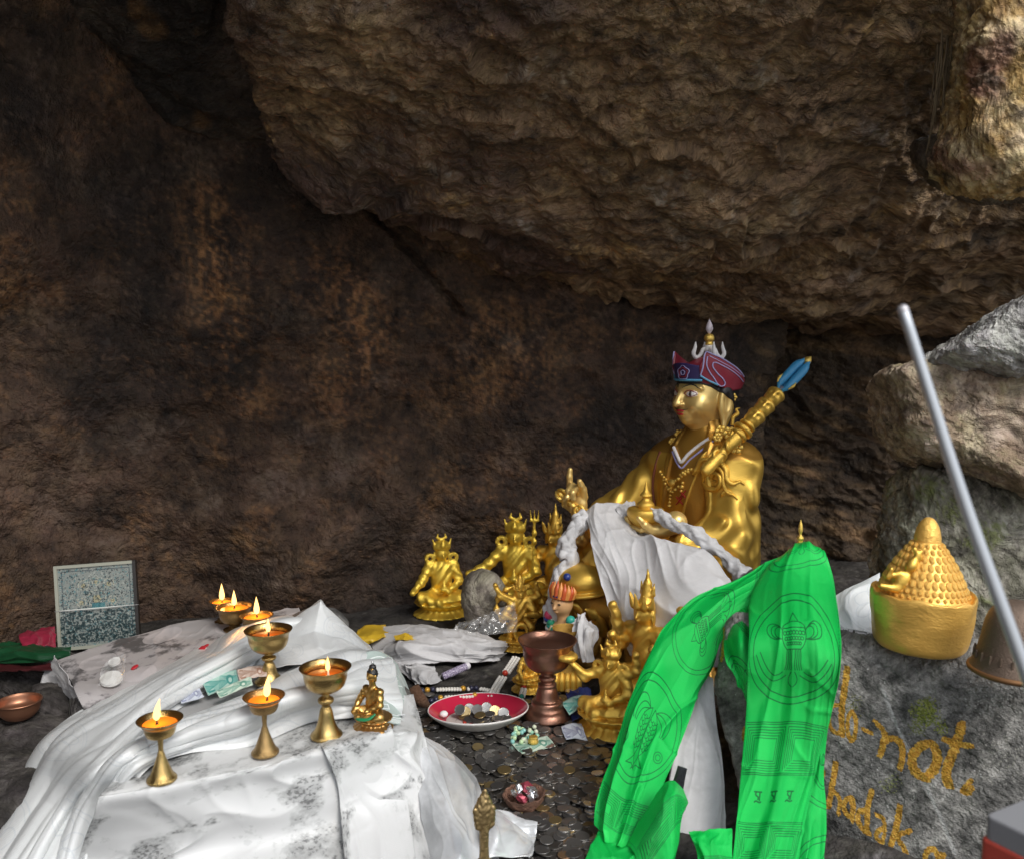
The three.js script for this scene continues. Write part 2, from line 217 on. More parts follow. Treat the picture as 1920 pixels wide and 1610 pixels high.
// back and left wall: a plan curve carried upwards, leaning out overhead
{
  const plan = new THREE.CatmullRomCurve3([V(-1.55, 0, 1.0), V(-1.66, 0, 0.2), V(-1.62, 0, -0.7), V(-1.45, 0, -1.5), V(-1.1, 0, -2.08), V(-0.45, 0, -2.36), V(0.3, 0, -2.52), V(0.72, 0, -2.66), V(0.80, 0, -2.98), V(1.2, 0, -2.92), V(1.8, 0, -2.6), V(2.3, 0, -2.1)], false, 'centripetal');
  const nu = 900, nv = 430, pts = plan.getSpacedPoints(nu), tan = pts.map((p, i) => pts[Math.min(i + 1, nu)].clone().sub(pts[Math.max(i - 1, 0)]).normalize());
  const y0 = -0.2, y1 = 1.95, len = plan.getLength();
  const g = gridGeometry(nu, nv, (i, j) => { const t = j / nv, y = lerp(y0, y1, t), lean = 0.13 * Math.max(0, y) ** 2 - 0.04 * y, n = V(-tan[i].z, 0, tan[i].x); return pts[i].clone().addScaledVector(n, lean).setY(y); }, (i, j) => [i / nu * len, lerp(y0, y1, j / nv)]);
  const idx = g.index.array; for (let f = 0; f < idx.length; f += 3) { const t = idx[f + 1]; idx[f + 1] = idx[f + 2]; idx[f + 2] = t; } g.computeVertexNormals();
  const crack = [[700, 400], [745, 445], [790, 500], [830, 545], [868, 592]].map(([a, b]) => at(a, b, 2.36)), ledge = [[380, 1130], [470, 1085], [560, 1020], [650, 945], [715, 890], [800, 896], [950, 928], [1080, 922], [1150, 930]].map(([a, b]) => at(a, b, 2.36));
  const seg = (x, y, a, b) => { const ex = b.x - a.x, ey = b.y - a.y, t = clamp(((x - a.x) * ex + (y - a.y) * ey) / (ex * ex + ey * ey), 0, 1); return Math.hypot(x - a.x - ex * t, y - a.y - ey * t); };
  const extra = (x, y, z) => { if (z > -1.6 || x > 0.6) return 0; let q = 9; for (let i = 0; i + 1 < crack.length; i++) q = Math.min(q, seg(x + 0.006 * n3(y * 30, x * 30, 1), y, crack[i], crack[i + 1])); let d = -0.034 * Math.exp(-((q / 0.0075) ** 2));
    if (x > ledge[0].x && x < ledge[8].x) { let i = 0; while (ledge[i + 1].x < x) i++; const f = (x - ledge[i].x) / (ledge[i + 1].x - ledge[i].x), yl = lerp(ledge[i].y, ledge[i + 1].y, f) + 0.02 * n3(x * 7, 3, 1), h = yl - y; d += 0.040 * smoothstep(h, -0.012, 0.03) * (1 - smoothstep(h, 0.06, 0.24)) * smoothstep(x, ledge[0].x, ledge[0].x + 0.2) * (1 - smoothstep(x, ledge[8].x - 0.2, ledge[8].x)); } return d; };
  displace(g, (x, y, z) => { const right = smoothstep(x, 0.62, 0.8); return extra(x, y, z) + lerp(smoothRock(x, y, z, 3), chipped(x, y, z, 9) * 1.3, right); });
  const streak = (x, y, c, w, a, b) => { const e = 0.06 * n3(y * 3, c * 9, 2) ; const q = Math.exp(-(((x - c + e) / w) ** 2)); return q * smoothstep(y, a - 0.15, a + 0.1) * (1 - smoothstep(y, b - 0.1, b + 0.12)); };
  paint(g, (x, y, z) => {
    const n = fbm(x * 2.1, y * 2.1, z * 2.1, 4), m = fbm(x * 5 + 3, y * 5, z * 5, 4), v = fbm(x * 26, y * 5, z * 26, 3), sp = fbm(x * 60, y * 44, z * 60, 2);
    let c = mix3([0.072, 0.042, 0.026], [0.130, 0.082, 0.054], smoothstep(n + 0.4 * m, -0.4, 0.6));
    c = mix3(c, [0.19, 0.10, 0.045], 0.75 * smoothstep(m + 0.5 * sp - 0.4 * n, 0.12, 0.75));
    c = mix3(c, [0.125, 0.095, 0.076], 0.6 * smoothstep(fbm(x * 3 - 8, y * 4, z * 3, 4) + 0.4 * sp, 0.2, 0.6));
    const rust = Math.max(streak(x, y, -0.72, 0.07, 0.66, 1.06), 0.8 * streak(x, y, -0.42, 0.09, 0.62, 0.92), 0.9 * streak(x, y, -1.12, 0.05, 0.85, 1.1), 0.5 * streak(x, y, -0.05, 0.16, 0.6, 0.82));
    c = mix3(c, [0.38, 0.19, 0.08], clamp(rust * smoothstep(v + sp * 0.9 + 0.25, 0, 0.7), 0, 0.85));
    const soot = Math.max(smoothstep(fbm(x * 1.5 + 20, y * 1.2, z * 1.5, 3), 0.08, 0.38), streak(x, y, -0.86, 0.09, 0.62, 1.2), 0.8 * streak(x, y, -0.56, 0.08, 0.78, 1.2), 0.7 * streak(x, y, -0.28, 0.1, 0.75, 1.1));
    c = mix3(c, [0.021, 0.0145, 0.0115], 0.8 * soot * (1 - 0.5 * smoothstep(sp, 0.3, 0.7)));
    const lay = smoothstep(x, 0.66, 0.8); c = mix3(c, mix3([0.075, 0.05, 0.03], [0.27, 0.165, 0.08], smoothstep(fbm(x * 3, (y + 0.3 * x) * 14, z * 3, 4), -0.1, 0.6)), lay);
    return c.map((q) => q * 1.25 * (0.88 + 0.35 * sp));
  });
  structure('cave_wall', g, rockMat, 'dark brown sooty rock wall with rusty streaks at the back of the cave');
}
// the great overhanging block
{
  const A = at, rows = [
    [A(700, -2500, 0.95), A(200, -2500, 0.8), A(500, -2500, 0.72), A(900, -2500, 0.68), A(1300, -2500, 0.68), A(1700, -2500, 0.7), A(2100, -2500, 0.72)],
    [A(480, -1000, 1.45), A(290, -1000, 1.0), A(600, -1000, 0.95), A(950, -1000, 0.92), A(1300, -1000, 0.92), A(1620, -1000, 0.95), A(1960, -1000, 1.0)],
    [A(520, -300, 1.85), A(405, -300, 1.36), A(680, -300, 1.30), A(980, -300, 1.26), A(1280, -300, 1.26), A(1560, -300, 1.3), A(1850, -300, 1.36)],
    [A(560, 0, 1.98), A(432, 0, 1.56), A(700, 0, 1.5), A(990, 0, 1.46), A(1270, 0, 1.46), A(1530, 0, 1.5), A(1790, 0, 1.56)],
    [A(590, 110, 2.06), A(458, 115, 1.70), A(720, 170, 1.68), A(990, 190, 1.66), A(1270, 190, 1.65), A(1530, 160, 1.66), A(1775, 130, 1.7)],
    [A(620, 200, 2.14), A(486, 205, 1.82), A(735, 300, 1.86), A(985, 350, 1.87), A(1270, 370, 1.87), A(1530, 300, 1.82), A(1800, 230, 1.84)],
    [A(650, 260, 2.2), A(522, 284, 1.94), A(745, 400, 2.02), A(975, 446, 2.04), A(1265, 470, 2.03), A(1530, 400, 1.96), A(1850, 335, 1.97)],
    [A(680, 290, 2.3), A(600, 318, 2.16), A(780, 436, 2.25), A(985, 508, 2.32), A(1275, 545, 2.32), A(1560, 540, 2.30), A(2000, 440, 2.22)],
    [A(720, 270, 2.5), A(680, 300, 2.45), A(820, 430, 2.5), A(1000, 520, 2.5), A(1290, 580, 2.52), A(1580, 590, 2.55), A(2140, 560, 2.5)],
    [A(740, 200, 2.8), A(700, 240, 2.8), A(840, 400, 2.9), A(1010, 500, 2.9), A(1300, 570, 3.0), A(1590, 640, 3.0), A(2200, 640, 3.0)],
  ];
  const P = patch(rows), nu = 620, nv = 620, g = gridGeometry(nu, nv, (i, j) => P(i / nu, j / nv), (i, j) => [i / nu * 1.7, j / nv * 3.2]);
  displace(g, (x, y, z) => chipped(x, y, z, 1) * 1.08);
  paint(g, (x, y, z) => {
    const n = fbm(x * 1.8 + 4, y * 1.8, z * 1.8, 4), m = fbm(x * 7, y * 7, z * 7 + 3, 4), sp = fbm(x * 40, y * 40, z * 40, 3);
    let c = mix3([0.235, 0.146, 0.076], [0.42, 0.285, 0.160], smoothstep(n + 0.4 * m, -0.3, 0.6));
    c = mix3(c, [0.105, 0.066, 0.056], 0.9 * smoothstep(fbm(x * 1.4 - 5, y * 1.4, z * 1.4, 3) - 1.1 * (x - 0.05) + 0.25 * sp, -0.1, 0.55));  // purplish soot tone, with some of the left side's shade put into the colour
    c = mix3(c, [0.42, 0.27, 0.11], 0.8 * smoothstep(fbm(x * 4 + 9, y * 4, z * 4, 4) + 0.4 * sp, 0.28, 0.75));
    c = mix3(c, [0.30, 0.275, 0.235], 0.5 * smoothstep(fbm(x * 5 - 3, y * 6, z * 5, 3) + 0.5 * sp, 0.35, 0.8));
    c = mix3(c, [0.03, 0.026, 0.024], 0.6 * smoothstep(fbm(x * 3 + 31, y * 3, z * 3, 4) + 0.3 * m, 0.25, 0.7));
    return c.map((q) => q * (1.0 + 0.6 * sp));
  });
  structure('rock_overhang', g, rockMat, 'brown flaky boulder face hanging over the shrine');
}
// smaller block wedged in the dark corner left of the overhang
{
  const A = at, rows = [
    [A(-700, -900, 1.5), A(-200, -900, 1.4), A(150, -900, 1.35), A(420, -900, 1.3), A(600, -900, 1.4)],
    [A(-300, -250, 1.75), A(0, -250, 1.72), A(210, -200, 1.68), A(400, -200, 1.64), A(560, -200, 1.75)],
    [A(-150, -40, 1.95), A(80, -30, 1.9), A(240, 0, 1.84), A(400, 0, 1.8), A(560, 0, 1.9)],
    [A(-60, 70, 2.05), A(150, 80, 2.02), A(280, 120, 1.96), A(410, 120, 1.93), A(570, 130, 2.0)],
    [A(0, 110, 2.15), A(205, 140, 2.12), A(325, 215, 2.08), A(440, 240, 2.06), A(590, 250, 2.12)],
    [A(40, 100, 2.3), A(250, 150, 2.28), A(370, 225, 2.26), A(480, 270, 2.25), A(620, 290, 2.3)],
    [A(40, -40, 2.9), A(280, 60, 2.9), A(400, 150, 2.9), A(520, 200, 2.9), A(660, 220, 2.9)],
  ];
  const P = patch(rows), nu = 240, nv = 260, g = gridGeometry(nu, nv, (i, j) => P(i / nu, j / nv), (i, j) => [i / nu * 0.8, j / nv * 2]);
  displace(g, (x, y, z) => chipped(x, y, z, 5) * 0.8);
  paint(g, (x, y, z) => { const n = fbm(x * 3, y * 3, z * 3, 4), sp = fbm(x * 40, y * 40, z * 40, 2); let c = mix3([0.04, 0.032, 0.026], [0.10, 0.075, 0.055], smoothstep(n, -0.3, 0.5)); c = mix3(c, [0.18, 0.10, 0.04], smoothstep(fbm(x * 5 + 3, y * 5, z * 5, 3), 0.35, 0.7)); return c.map((q) => q * (0.9 + 0.4 * sp)); });
  structure('rock_ledge', g, rockMat, 'dark rock ledge in the upper corner beside the overhang');
}
// the mass of the cliff above and behind, which closes the cave off from the sky
{
  const rough = (w, h, d, x, y, z, seed) => { const g = new THREE.BoxGeometry(w, h, d, 24, 14, 24); const p = g.attributes.position; for (let i = 0; i < p.count; i++) { const a = p.getX(i) + x, b = p.getY(i) + y, c = p.getZ(i) + z, k = 0.12; p.setXYZ(i, a + k * fbm(a * 1.3, b * 1.3, c * 1.3 + seed, 3), b + k * fbm(a * 1.3 + 9, b * 1.3, c * 1.3 + seed, 3), c + k * fbm(a * 1.3, b * 1.3 + 5, c * 1.3 + seed, 3)); } g.computeVertexNormals(); return g; };
  const g = join([rough(4.3, 1.6, 3.0, -1.75, 2.75, -2.35, 1), rough(1.9, 1.6, 1.9, 1.5, 2.75, -2.95, 6), rough(2.9, 1.5, 1.7, -2.0, 2.62, -0.35, 7), rough(5.6, 4.5, 0.9, -0.2, 1.6, -3.75, 2), rough(1.2, 4.4, 4.6, -2.45, 1.6, -1.2, 3), rough(1.0, 4.2, 1.7, 2.5, 1.7, -2.9, 4)]);  // the front-left roof block is unseen, added to darken the left side
  paint(g, (x, y, z) => mix3([0.12, 0.10, 0.08], [0.2, 0.17, 0.14], 0.5 + 0.5 * fbm(x * 2, y * 2, z * 2, 3)));
  structure('cliff', g, rockMat, 'grey cliff that the cave lies in, with an unseen front-left block added for shade');
}
// floor of the cave and the ground outside
const floorY = (x, z) => 0.012 * fbm(x * 2.4, 1.3, z * 2.4, 3) + 0.006 * fbm(x * 9, 4.3, z * 9, 3);
{
  const nu = 420, nv = 360, g = gridGeometry(nu, nv, (i, j) => { const x = lerp(-2, 2, i / nu), z = lerp(-3.1, 0.6, j / nv); return V(x, floorY(x, z) + 0.006 * (worley(x * 14, 2, z * 14)[0] - 0.5) + 0.004 * fbm(x * 40, 2, z * 40, 3), z); }, (i, j) => [i / nu * 4, j / nv * 3.7]);
  paint(g, (x, y, z) => { const n = fbm(x * 4, 1, z * 4, 4), sp = fbm(x * 50, 3, z * 50, 3); let c = mix3([0.035, 0.032, 0.031], [0.085, 0.078, 0.072], smoothstep(n + sp * 0.6, -0.4, 0.6)); c = mix3(c, [0.28, 0.27, 0.26], 0.7 * smoothstep(sp + 0.3 * n, 0.45, 0.8)); return c; });
  structure('cave_floor', g, new THREE.MeshPhysicalMaterial({ vertexColors: true, roughness: 0.85, map: rep(grainMap, 2.5), bumpMap: rep(grainBump, 3), bumpScale: 0.006 }), 'dark ashy earth floor of the cave');
  const gg = gridGeometry(160, 160, (i, j) => { const u = i / 80 - 1, v = j / 80 - 1, x = Math.sign(u) * Math.abs(u) ** 3 * 90, z = Math.sign(v) * Math.abs(v) ** 3 * 90; return V(x, -0.09 + 0.08 * fbm(x * 0.3, 0, z * 0.3, 3) - 0.05, z); }, (i, j) => [i, j]);
  paint(gg, (x, y, z) => mix3([0.20, 0.185, 0.16], [0.32, 0.30, 0.27], 0.5 + 0.5 * fbm(x, 1, z, 3)));
  structure('ground', gg, new THREE.MeshPhysicalMaterial({ vertexColors: true, roughness: 0.95 }), 'bare ground in front of the cave');
}
// ---------------------------------------------------------------- metals and paints
const gold = new THREE.MeshPhysicalMaterial({ color: new THREE.Color().setRGB(0.76, 0.475, 0.085), metalness: 0.72, roughness: 0.36, bumpMap: rep(fineBump, 9), bumpScale: 0.0003 });
const goldMatt = new THREE.MeshPhysicalMaterial({ color: new THREE.Color().setRGB(0.56, 0.335, 0.075), metalness: 0.6, roughness: 0.42, bumpMap: rep(fineBump, 9), bumpScale: 0.0004 });
const goldBright = new THREE.MeshPhysicalMaterial({ color: new THREE.Color().setRGB(0.88, 0.60, 0.14), metalness: 0.76, roughness: 0.34, bumpMap: rep(fineBump, 9), bumpScale: 0.0003 });
const goldFace = new THREE.MeshPhysicalMaterial({ color: new THREE.Color().setRGB(0.80, 0.56, 0.20), metalness: 0.6, roughness: 0.33 });
const whitePaint = std([0.72, 0.70, 0.70], 0.5), bluePaint = std([0.05, 0.28, 0.52], 0.4), skyPaint = std([0.10, 0.34, 0.55], 0.4), maroon = std([0.22, 0.018, 0.035], 0.42), navy = std([0.035, 0.025, 0.11], 0.45), blackPaint = std([0.012, 0.011, 0.012], 0.45), redPaint = std([0.45, 0.03, 0.035], 0.35), lilac = std([0.38, 0.36, 0.62], 0.45), brownPaint = std([0.10, 0.055, 0.03], 0.55);
const march = (f, o, d, t0 = 0, t1 = 4) => { let t = t0; for (let i = 0; i < 160; i++) { const s = f(o.x + d.x * t, o.y + d.y * t, o.z + d.z * t); if (s < 0.0003) return o.clone().addScaledVector(d, t); t += Math.max(s * 0.7, 0.0003); if (t > t1) break; } return null; };

// ---------------------------------------------------------------- the large seated statue
const GX = 0.455, GZ = -2.06, GT = THREE.MathUtils.degToRad(-52);
const guru = thing('seated_guru_statue', 'large gilded seated statue with maroon lotus hat and staff', 'statue', V(GX, 0, GZ), GT);
guru.updateMatrixWorld(true);
const toG = (v) => guru.worldToLocal(v.clone());
const sleeve = (x, y, z) => 0.0075 * Math.sin(34 * y + 26 * z + 9 * x + 2.5 * n3(x * 9, y * 9, z * 9)) ;
function bodyField(x, y, z) {
  let d = ell(x, y, z, [0, 0.35, 0.006], [0.106, 0.17, 0.074]);
  d = smin(d, cap(x, y, z, [-0.088, 0.448, -0.012], [0.088, 0.448, -0.012], 0.048), 0.06);
  d = smin(d, ell(x, y, z, [0, 0.235, -0.0], [0.125, 0.085, 0.088]), 0.05);
  // cloak falling behind and over both shoulders
  d = smin(d, cap(x, y, z, [0.080, 0.43, 0.0], [0.090, 0.24, 0.0], 0.043, 0.048), 0.05);
  d = smin(d, cap(x, y, z, [-0.095, 0.43, -0.01], [-0.12, 0.24, -0.012], 0.046, 0.05), 0.05);
  // left arm to the bowl, right arm to the knee
  let a = smin(cap(x, y, z, [0.100, 0.425, 0.0], [0.118, 0.295, 0.05], 0.046, 0.050), cap(x, y, z, [0.118, 0.29, 0.05], [0.065, 0.275, 0.15], 0.048, 0.034), 0.03);
  a = smin(a, smin(cap(x, y, z, [-0.135, 0.425, 0.0], [-0.195, 0.30, 0.085], 0.05, 0.05), cap(x, y, z, [-0.195, 0.30, 0.085], [-0.185, 0.292, 0.20], 0.048, 0.036), 0.03), 0.02);
  a += sleeve(x, y, z);
  d = smin(d, a, 0.03);
  // crossed legs under the robe
  let l = smin(cap(x, y, z, [0.06, 0.21, 0.0], [0.155, 0.21, 0.13], 0.07, 0.062), cap(x, y, z, [0.155, 0.205, 0.13], [0.0, 0.195, 0.22], 0.058, 0.045), 0.04);
  l = smin(l, smin(cap(x, y, z, [-0.08, 0.21, 0.0], [-0.22, 0.225, 0.15], 0.075, 0.062), cap(x, y, z, [-0.22, 0.22, 0.15], [-0.16, 0.19, 0.25], 0.056, 0.044), 0.04), 0.03);
  l += 0.003 * Math.sin(60 * x + 34 * z + 3 * n3(x * 7, y * 7, z * 7));
  d = smin(d, l, 0.035);
  d = smin(d, cap(x, y, z, [0, 0.47, -0.004], [0, 0.535, 0.004], 0.046, 0.037), 0.02);
  // robe pleats down the front and the raised border of the outer cloak
  const az = Math.atan2(x, z); if (z < 0.04) d += 0.0042 * smoothstep(0.43 - y, 0, 0.1) * Math.sin(az * 15 + 2.2 * n3(x * 4, y * 3, z * 4));
  const front = smoothstep(z, 0.0, 0.06) * (1 - smoothstep(Math.abs(x), 0.07, 0.11));
  d += front * 0.0022 * Math.sin(70 * (x - 0.35 * (0.47 - y)));
  const edge = Math.abs(Math.abs(x) - (0.052 + 0.17 * (0.47 - y))) - 0.006; if (y > 0.27 && z > -0.02) d -= 0.005 * (1 - smoothstep(edge, 0, 0.006));
  return Math.max(d, 0.165 - y);
}
{ const g = netMesh(bodyField, [-0.31, 0.15, -0.2], [0.31, 0.56, 0.32], 0.0034);
  paint(g, (x, y, z) => { const inner = z > 0.015 && y > 0.27 && Math.abs(x) < 0.05 + 0.17 * (0.47 - y) || y > 0.462; return inner ? [0.70, 0.60, 0.62] : [1, 1, 1]; });
  const m = gold.clone(); m.vertexColors = true; m.roughness = 0.38; part(guru, 'robe', g, m); }
function headField(x, y, z) {
  let d = ell(x, y, z, [0, 0.622, -0.004], [0.064, 0.075, 0.078]);
  d = smin(d, ell(x, y, z, [0, 0.578, 0.022], [0.051, 0.052, 0.053]), 0.03);
  d = smin(d, ell(x, y, z, [0, 0.548, 0.05], [0.019, 0.015, 0.017]), 0.022);
  const ax = Math.abs(x);
  d = smin(d, ell(ax, y, z, [0.033, 0.583, 0.05], [0.022, 0.022, 0.02]), 0.018);
  d = smax(d, -ell(ax, y, z, [0.026, 0.612, 0.086], [0.017, 0.0095, 0.016]), 0.008);
  d = smin(d, cap(ax, y, z, [0.010, 0.6255, 0.072], [0.046, 0.6275, 0.054], 0.0055, 0.004), 0.010);
  d = smin(d, cap(x, y, z, [0, 0.622, 0.073], [0, 0.587, 0.089], 0.0065, 0.0095), 0.008);
  d = smin(d, ell(ax, y, z, [0.0085, 0.586, 0.081], [0.007, 0.0055, 0.008]), 0.004);
  d = smin(d, ell(x, y, z, [0, 0.5665, 0.0715], [0.017, 0.010, 0.009]), 0.008);
  // long-lobed ears
  let e = smax(ell(ax, y, z, [0.069, 0.588, -0.004], [0.011, 0.046, 0.021]), -ell(ax, y, z, [0.080, 0.594, -0.002], [0.007, 0.026, 0.011]), 0.004);
  e = smin(e, cap(ax, y, z, [0.069, 0.556, 0.0], [0.072, 0.531, 0.004], 0.008, 0.006), 0.006);
  d = smin(d, e, 0.006);
  d = smin(d, cap(x, y, z, [0, 0.50, 0.0], [0, 0.56, 0.006], 0.038, 0.036), 0.02);
  return d;
}
const head = part(guru, 'head', netMesh(headField, [-0.1, 0.50, -0.1], [0.1, 0.71, 0.12], 0.0019), goldFace);
head.scale.set(0.94, 0.9, 0.96); head.rotation.y = -0.2; head.position.y = 0.0535;
// face paint, laid on the modelled face
const onHead = (x, y) => march(headField, V(x, y, 0.3), V(0, 0, -1), 0.1, 0.4);
for (const s of [-1, 1]) {
  const c = onHead(s * 0.0265, 0.6125);
  const eye = part(head, 'eye', moved(new THREE.SphereGeometry(1, 24, 16), c.x, c.y, c.z - 0.0055, 0, s * 0.3, 0, V(0.0172, 0.0116, 0.0102)), std([0.78, 0.74, 0.72], 0.25));
  const q = V(c.x - s * 0.001 + 0.002, c.y, c.z + 0.0021);
  part(head, 'iris', moved(new THREE.SphereGeometry(1, 20, 12), q.x, q.y, q.z - 0.0022, 0, 0, 0, V(0.0074, 0.0088, 0.0050)), std([0.12, 0.085, 0.08], 0.3));
  part(head, 'pupil', moved(new THREE.SphereGeometry(1, 16, 10), q.x, q.y, q.z - 0.0008, 0, 0, 0, V(0.0036, 0.0043, 0.0046)), blackPaint);
  const up = [], lowl = [], br = [], mo = [];
  for (let i = 0; i <= 10; i++) { const t = i / 10; const a = onHead(s * lerp(0.0125, 0.0435, t), 0.6125 + 0.0085 * Math.sin(Math.PI * t) + 0.001); if (a) up.push(a.add(V(0, 0, 0.0022)));
    const l = onHead(s * lerp(0.0125, 0.0435, t), 0.6125 - 0.0065 * Math.sin(Math.PI * t)); if (l) lowl.push(l.add(V(0, 0, 0.0018)));
    const b = onHead(s * lerp(0.008, 0.050, t), 0.6285 + 0.009 * Math.sin(Math.PI * Math.min(1, t * 1.05)) - 0.002 * t); if (b) br.push(b);
    const m = onHead(s * lerp(0.003, 0.026, t), 0.5735 - 0.0045 * t + 0.006 * t * t); if (m) mo.push(m); }
  part(head, 'eyelid', ribbonTube(up, 0.0013, 24, 6), std([0.25, 0.05, 0.05], 0.5)); part(head, 'eyelid', ribbonTube(lowl, 0.0009, 24, 6), std([0.30, 0.10, 0.08], 0.5));
  part(head, 'eyebrow', taperTube(br, [0.0007, 0.0018, 0.0017, 0.0007], 24, 8), blackPaint);
  part(head, 'moustache', taperTube(mo, [0.0004, 0.0011, 0.0005], 20, 6), blackPaint);
}
{ const up = onHead(0, 0.5695), lo2 = onHead(0, 0.5615);
  const lipU = moved(new THREE.SphereGeometry(1, 24, 12), 0, up.y, up.z - 0.0026, 0, 0, 0, V(0.0155, 0.0036, 0.0048)), lipL = moved(new THREE.SphereGeometry(1, 24, 12), 0, lo2.y, lo2.z - 0.0024, 0, 0, 0, V(0.0125, 0.0042, 0.0046));
  part(head, 'lip', lipU, redPaint); part(head, 'lip', lipL, redPaint); }
part(head, 'hair', netMesh((x, y, z) => Math.max(headField(x, y, z) - 0.0032, 0.638 - y + 0.42 * Math.max(0, 0.05 - z) * -1 - 0.30 * Math.max(0, 0.03 - z) + (Math.abs(x) > 0.058 ? 0 : 0)), [-0.1, 0.57, -0.1], [0.1, 0.70, 0.12], 0.003), blackPaint);
// hat
{
  const cx = 0, cz = -0.006, HY = 0.008, wrap = (a, y, r) => V(Math.sin(a) * r * 0.93, y, cz + Math.cos(a) * r * 1.04);
  const hat = new THREE.Group(); hat.name = 'hat'; hat.scale.set(0.92, 0.72, 0.92); hat.position.y = 0.635 - 0.632 * 0.72; hat.rotation.y = -0.2; guru.add(hat);
  part(hat, 'crown', lathe(smoothProfile([[0.0725, 0.622], [0.077, 0.645], [0.072, 0.662], [0.056, 0.682], [0.036, 0.697], [0.022, 0.706], [0.0, 0.708]], 30), 48), maroon, V(0, 0, cz)).scale.set(0.97, 1, 1.08);
  const sheet = (a0, a1, lo, hi, r0, r1, m, name, n = 36) => { const g = gridGeometry(n, 12, (i, j) => { const a = lerp(a0, a1, i / n), t = j / 12; return wrap(a, lerp(lo(a), hi(a), t), lerp(r0, r1, t)); }); return part(hat, name, thicken(g, -0.004), m); };
  const R = THREE.MathUtils.degToRad, pl = (xs, ys) => (a) => { for (let i = 1; i < xs.length; i++) if (a <= xs[i]) { const t = clamp((a - xs[i - 1]) / (xs[i] - xs[i - 1]), 0, 1); return lerp(ys[i - 1], ys[i], t); } return ys[ys.length - 1]; };
  const line = (pts, rad, m, name = 'trim') => part(hat, name, ribbonTube(pts, rad, pts.length * 4, 6), m);
  // upturned front flap
  const fLo = () => 0.632, fHi = (a) => 0.683 + 0.005 * Math.cos(a * 3.2);
  sheet(R(-62), R(44), fLo, fHi, 0.081, 0.089, navy, 'front_flap');
  const arc = (a0, a1, y, r, n = 24) => Array.from({ length: n + 1 }, (_, i) => wrap(lerp(a0, a1, i / n), y, r));
  line(arc(R(-62), R(44), 0.634, 0.0828), 0.0042, skyPaint); line(Array.from({ length: 7 }, (_, i) => wrap(R(-62), lerp(0.632, 0.686, i / 6), lerp(0.081, 0.090, i / 6))), 0.003, skyPaint);
  const emb = (s, m, rr) => Array.from({ length: 33 }, (_, i) => { const t = i / 32 * Math.PI * 2, lobes = 1 + 0.10 * Math.cos(5 * t); return wrap(R(8) + s * 0.019 * Math.sin(t) * lobes / 0.085, 0.658 + s * 0.021 * Math.cos(t) * lobes, 0.0868 + rr); });
  line(emb(1, 0, 0.0006), 0.0011, lilac, 'emblem'); line(emb(0.7, 0, 0.0006), 0.0016, maroon, 'emblem'); line(emb(0.35, 0, 0.0006), 0.0012, lilac, 'emblem');
  // tall side lappets sweeping back
  for (const s of [1, -1]) {
    const xs = [40, 50, 70, 100, 128, 150].map(R), hi = pl(xs, [0.682, 0.724, 0.708, 0.676, 0.644, 0.630]), lo = pl(xs, [0.650, 0.636, 0.616, 0.601, 0.605, 0.612]);
    const g = gridGeometry(44, 14, (i, j) => { const a = lerp(xs[0], xs[5], i / 44), t = j / 14; return wrap(s * a, lerp(lo(a), hi(a), t), lerp(0.0845, 0.089 + 0.004 * Math.sin(t * 3), t)); });
    part(hat, 'side_lappet', thicken(g, s > 0 ? -0.004 : 0.004), maroon);
    const P = (d, t, rr = 0.0008) => { const a = R(d); return wrap(s * a, lerp(lo(a), hi(a), t), lerp(0.0845, 0.089 + 0.004 * Math.sin(t * 3), t) + rr); };
    const along = (list, n = 6) => list.map(([d, t]) => P(d, t));
    line(along([[41, 0.05], [45, 0.5], [50, 1], [58, 1], [70, 1], [85, 1], [100, 1], [114, 1], [128, 1]]), 0.0021, lilac);
    line(along([[41, 0.0], [48, 0.02], [56, 0.02], [64, 0.03], [70, 0.04]]), 0.0030, skyPaint);
    line(along([[52, 0.85], [51, 0.55], [56, 0.33], [63, 0.2], [70, 0.06], [77, 0.03], [82, 0.14], [78, 0.3], [68, 0.42], [60, 0.6], [62, 0.74], [78, 0.76], [96, 0.74], [112, 0.66], [126, 0.55]]), 0.0017, lilac);
    line(along([[55, 0.9], [75, 0.86], [95, 0.86], [115, 0.85]]), 0.0011, lilac);
  }
  // crest: brown knop, white half-thunderbolt horns, gold bead, white flame
  const f = new THREE.Group(); f.name = 'crest'; f.position.set(0, 0.702, cz); f.scale.y = 1.28; hat.add(f);
  part(f, 'knop', lathe(smoothProfile([[0.026, -0.012], [0.022, 0.004], [0.014, 0.012], [0.012, 0.02], [0, 0.021]], 20), 28), brownPaint);
  for (let k = 0; k < 4; k++) { const a = k * Math.PI / 2 + 0.35, q = (r, y) => V(Math.cos(a) * r, y, Math.sin(a) * r); part(f, 'horn', taperTube([q(0.004, 0.022), q(0.014, 0.024), q(0.022, 0.010), q(0.032, 0.002), q(0.040, 0.012), q(0.036, 0.028), q(0.035, 0.042)], [0.005, 0.0052, 0.0048, 0.0055, 0.0055, 0.0045, 0.0015], 30, 8), whitePaint); }
  part(f, 'socket', lathe(smoothProfile([[0.012, 0.016], [0.013, 0.026], [0.008, 0.034]], 12), 24), whitePaint);
  part(f, 'bead', lathe(smoothProfile([[0.006, 0.032], [0.010, 0.036], [0.0085, 0.042], [0.0125, 0.047], [0.0125, 0.055], [0.008, 0.061], [0.0, 0.063]], 30), 24), goldBright);
  part(f, 'flame', lathe(smoothProfile([[0.0, 0.060], [0.005, 0.066], [0.009, 0.074], [0.0075, 0.084], [0.003, 0.094], [0, 0.100]], 24), 20), std([0.62, 0.55, 0.60], 0.5));
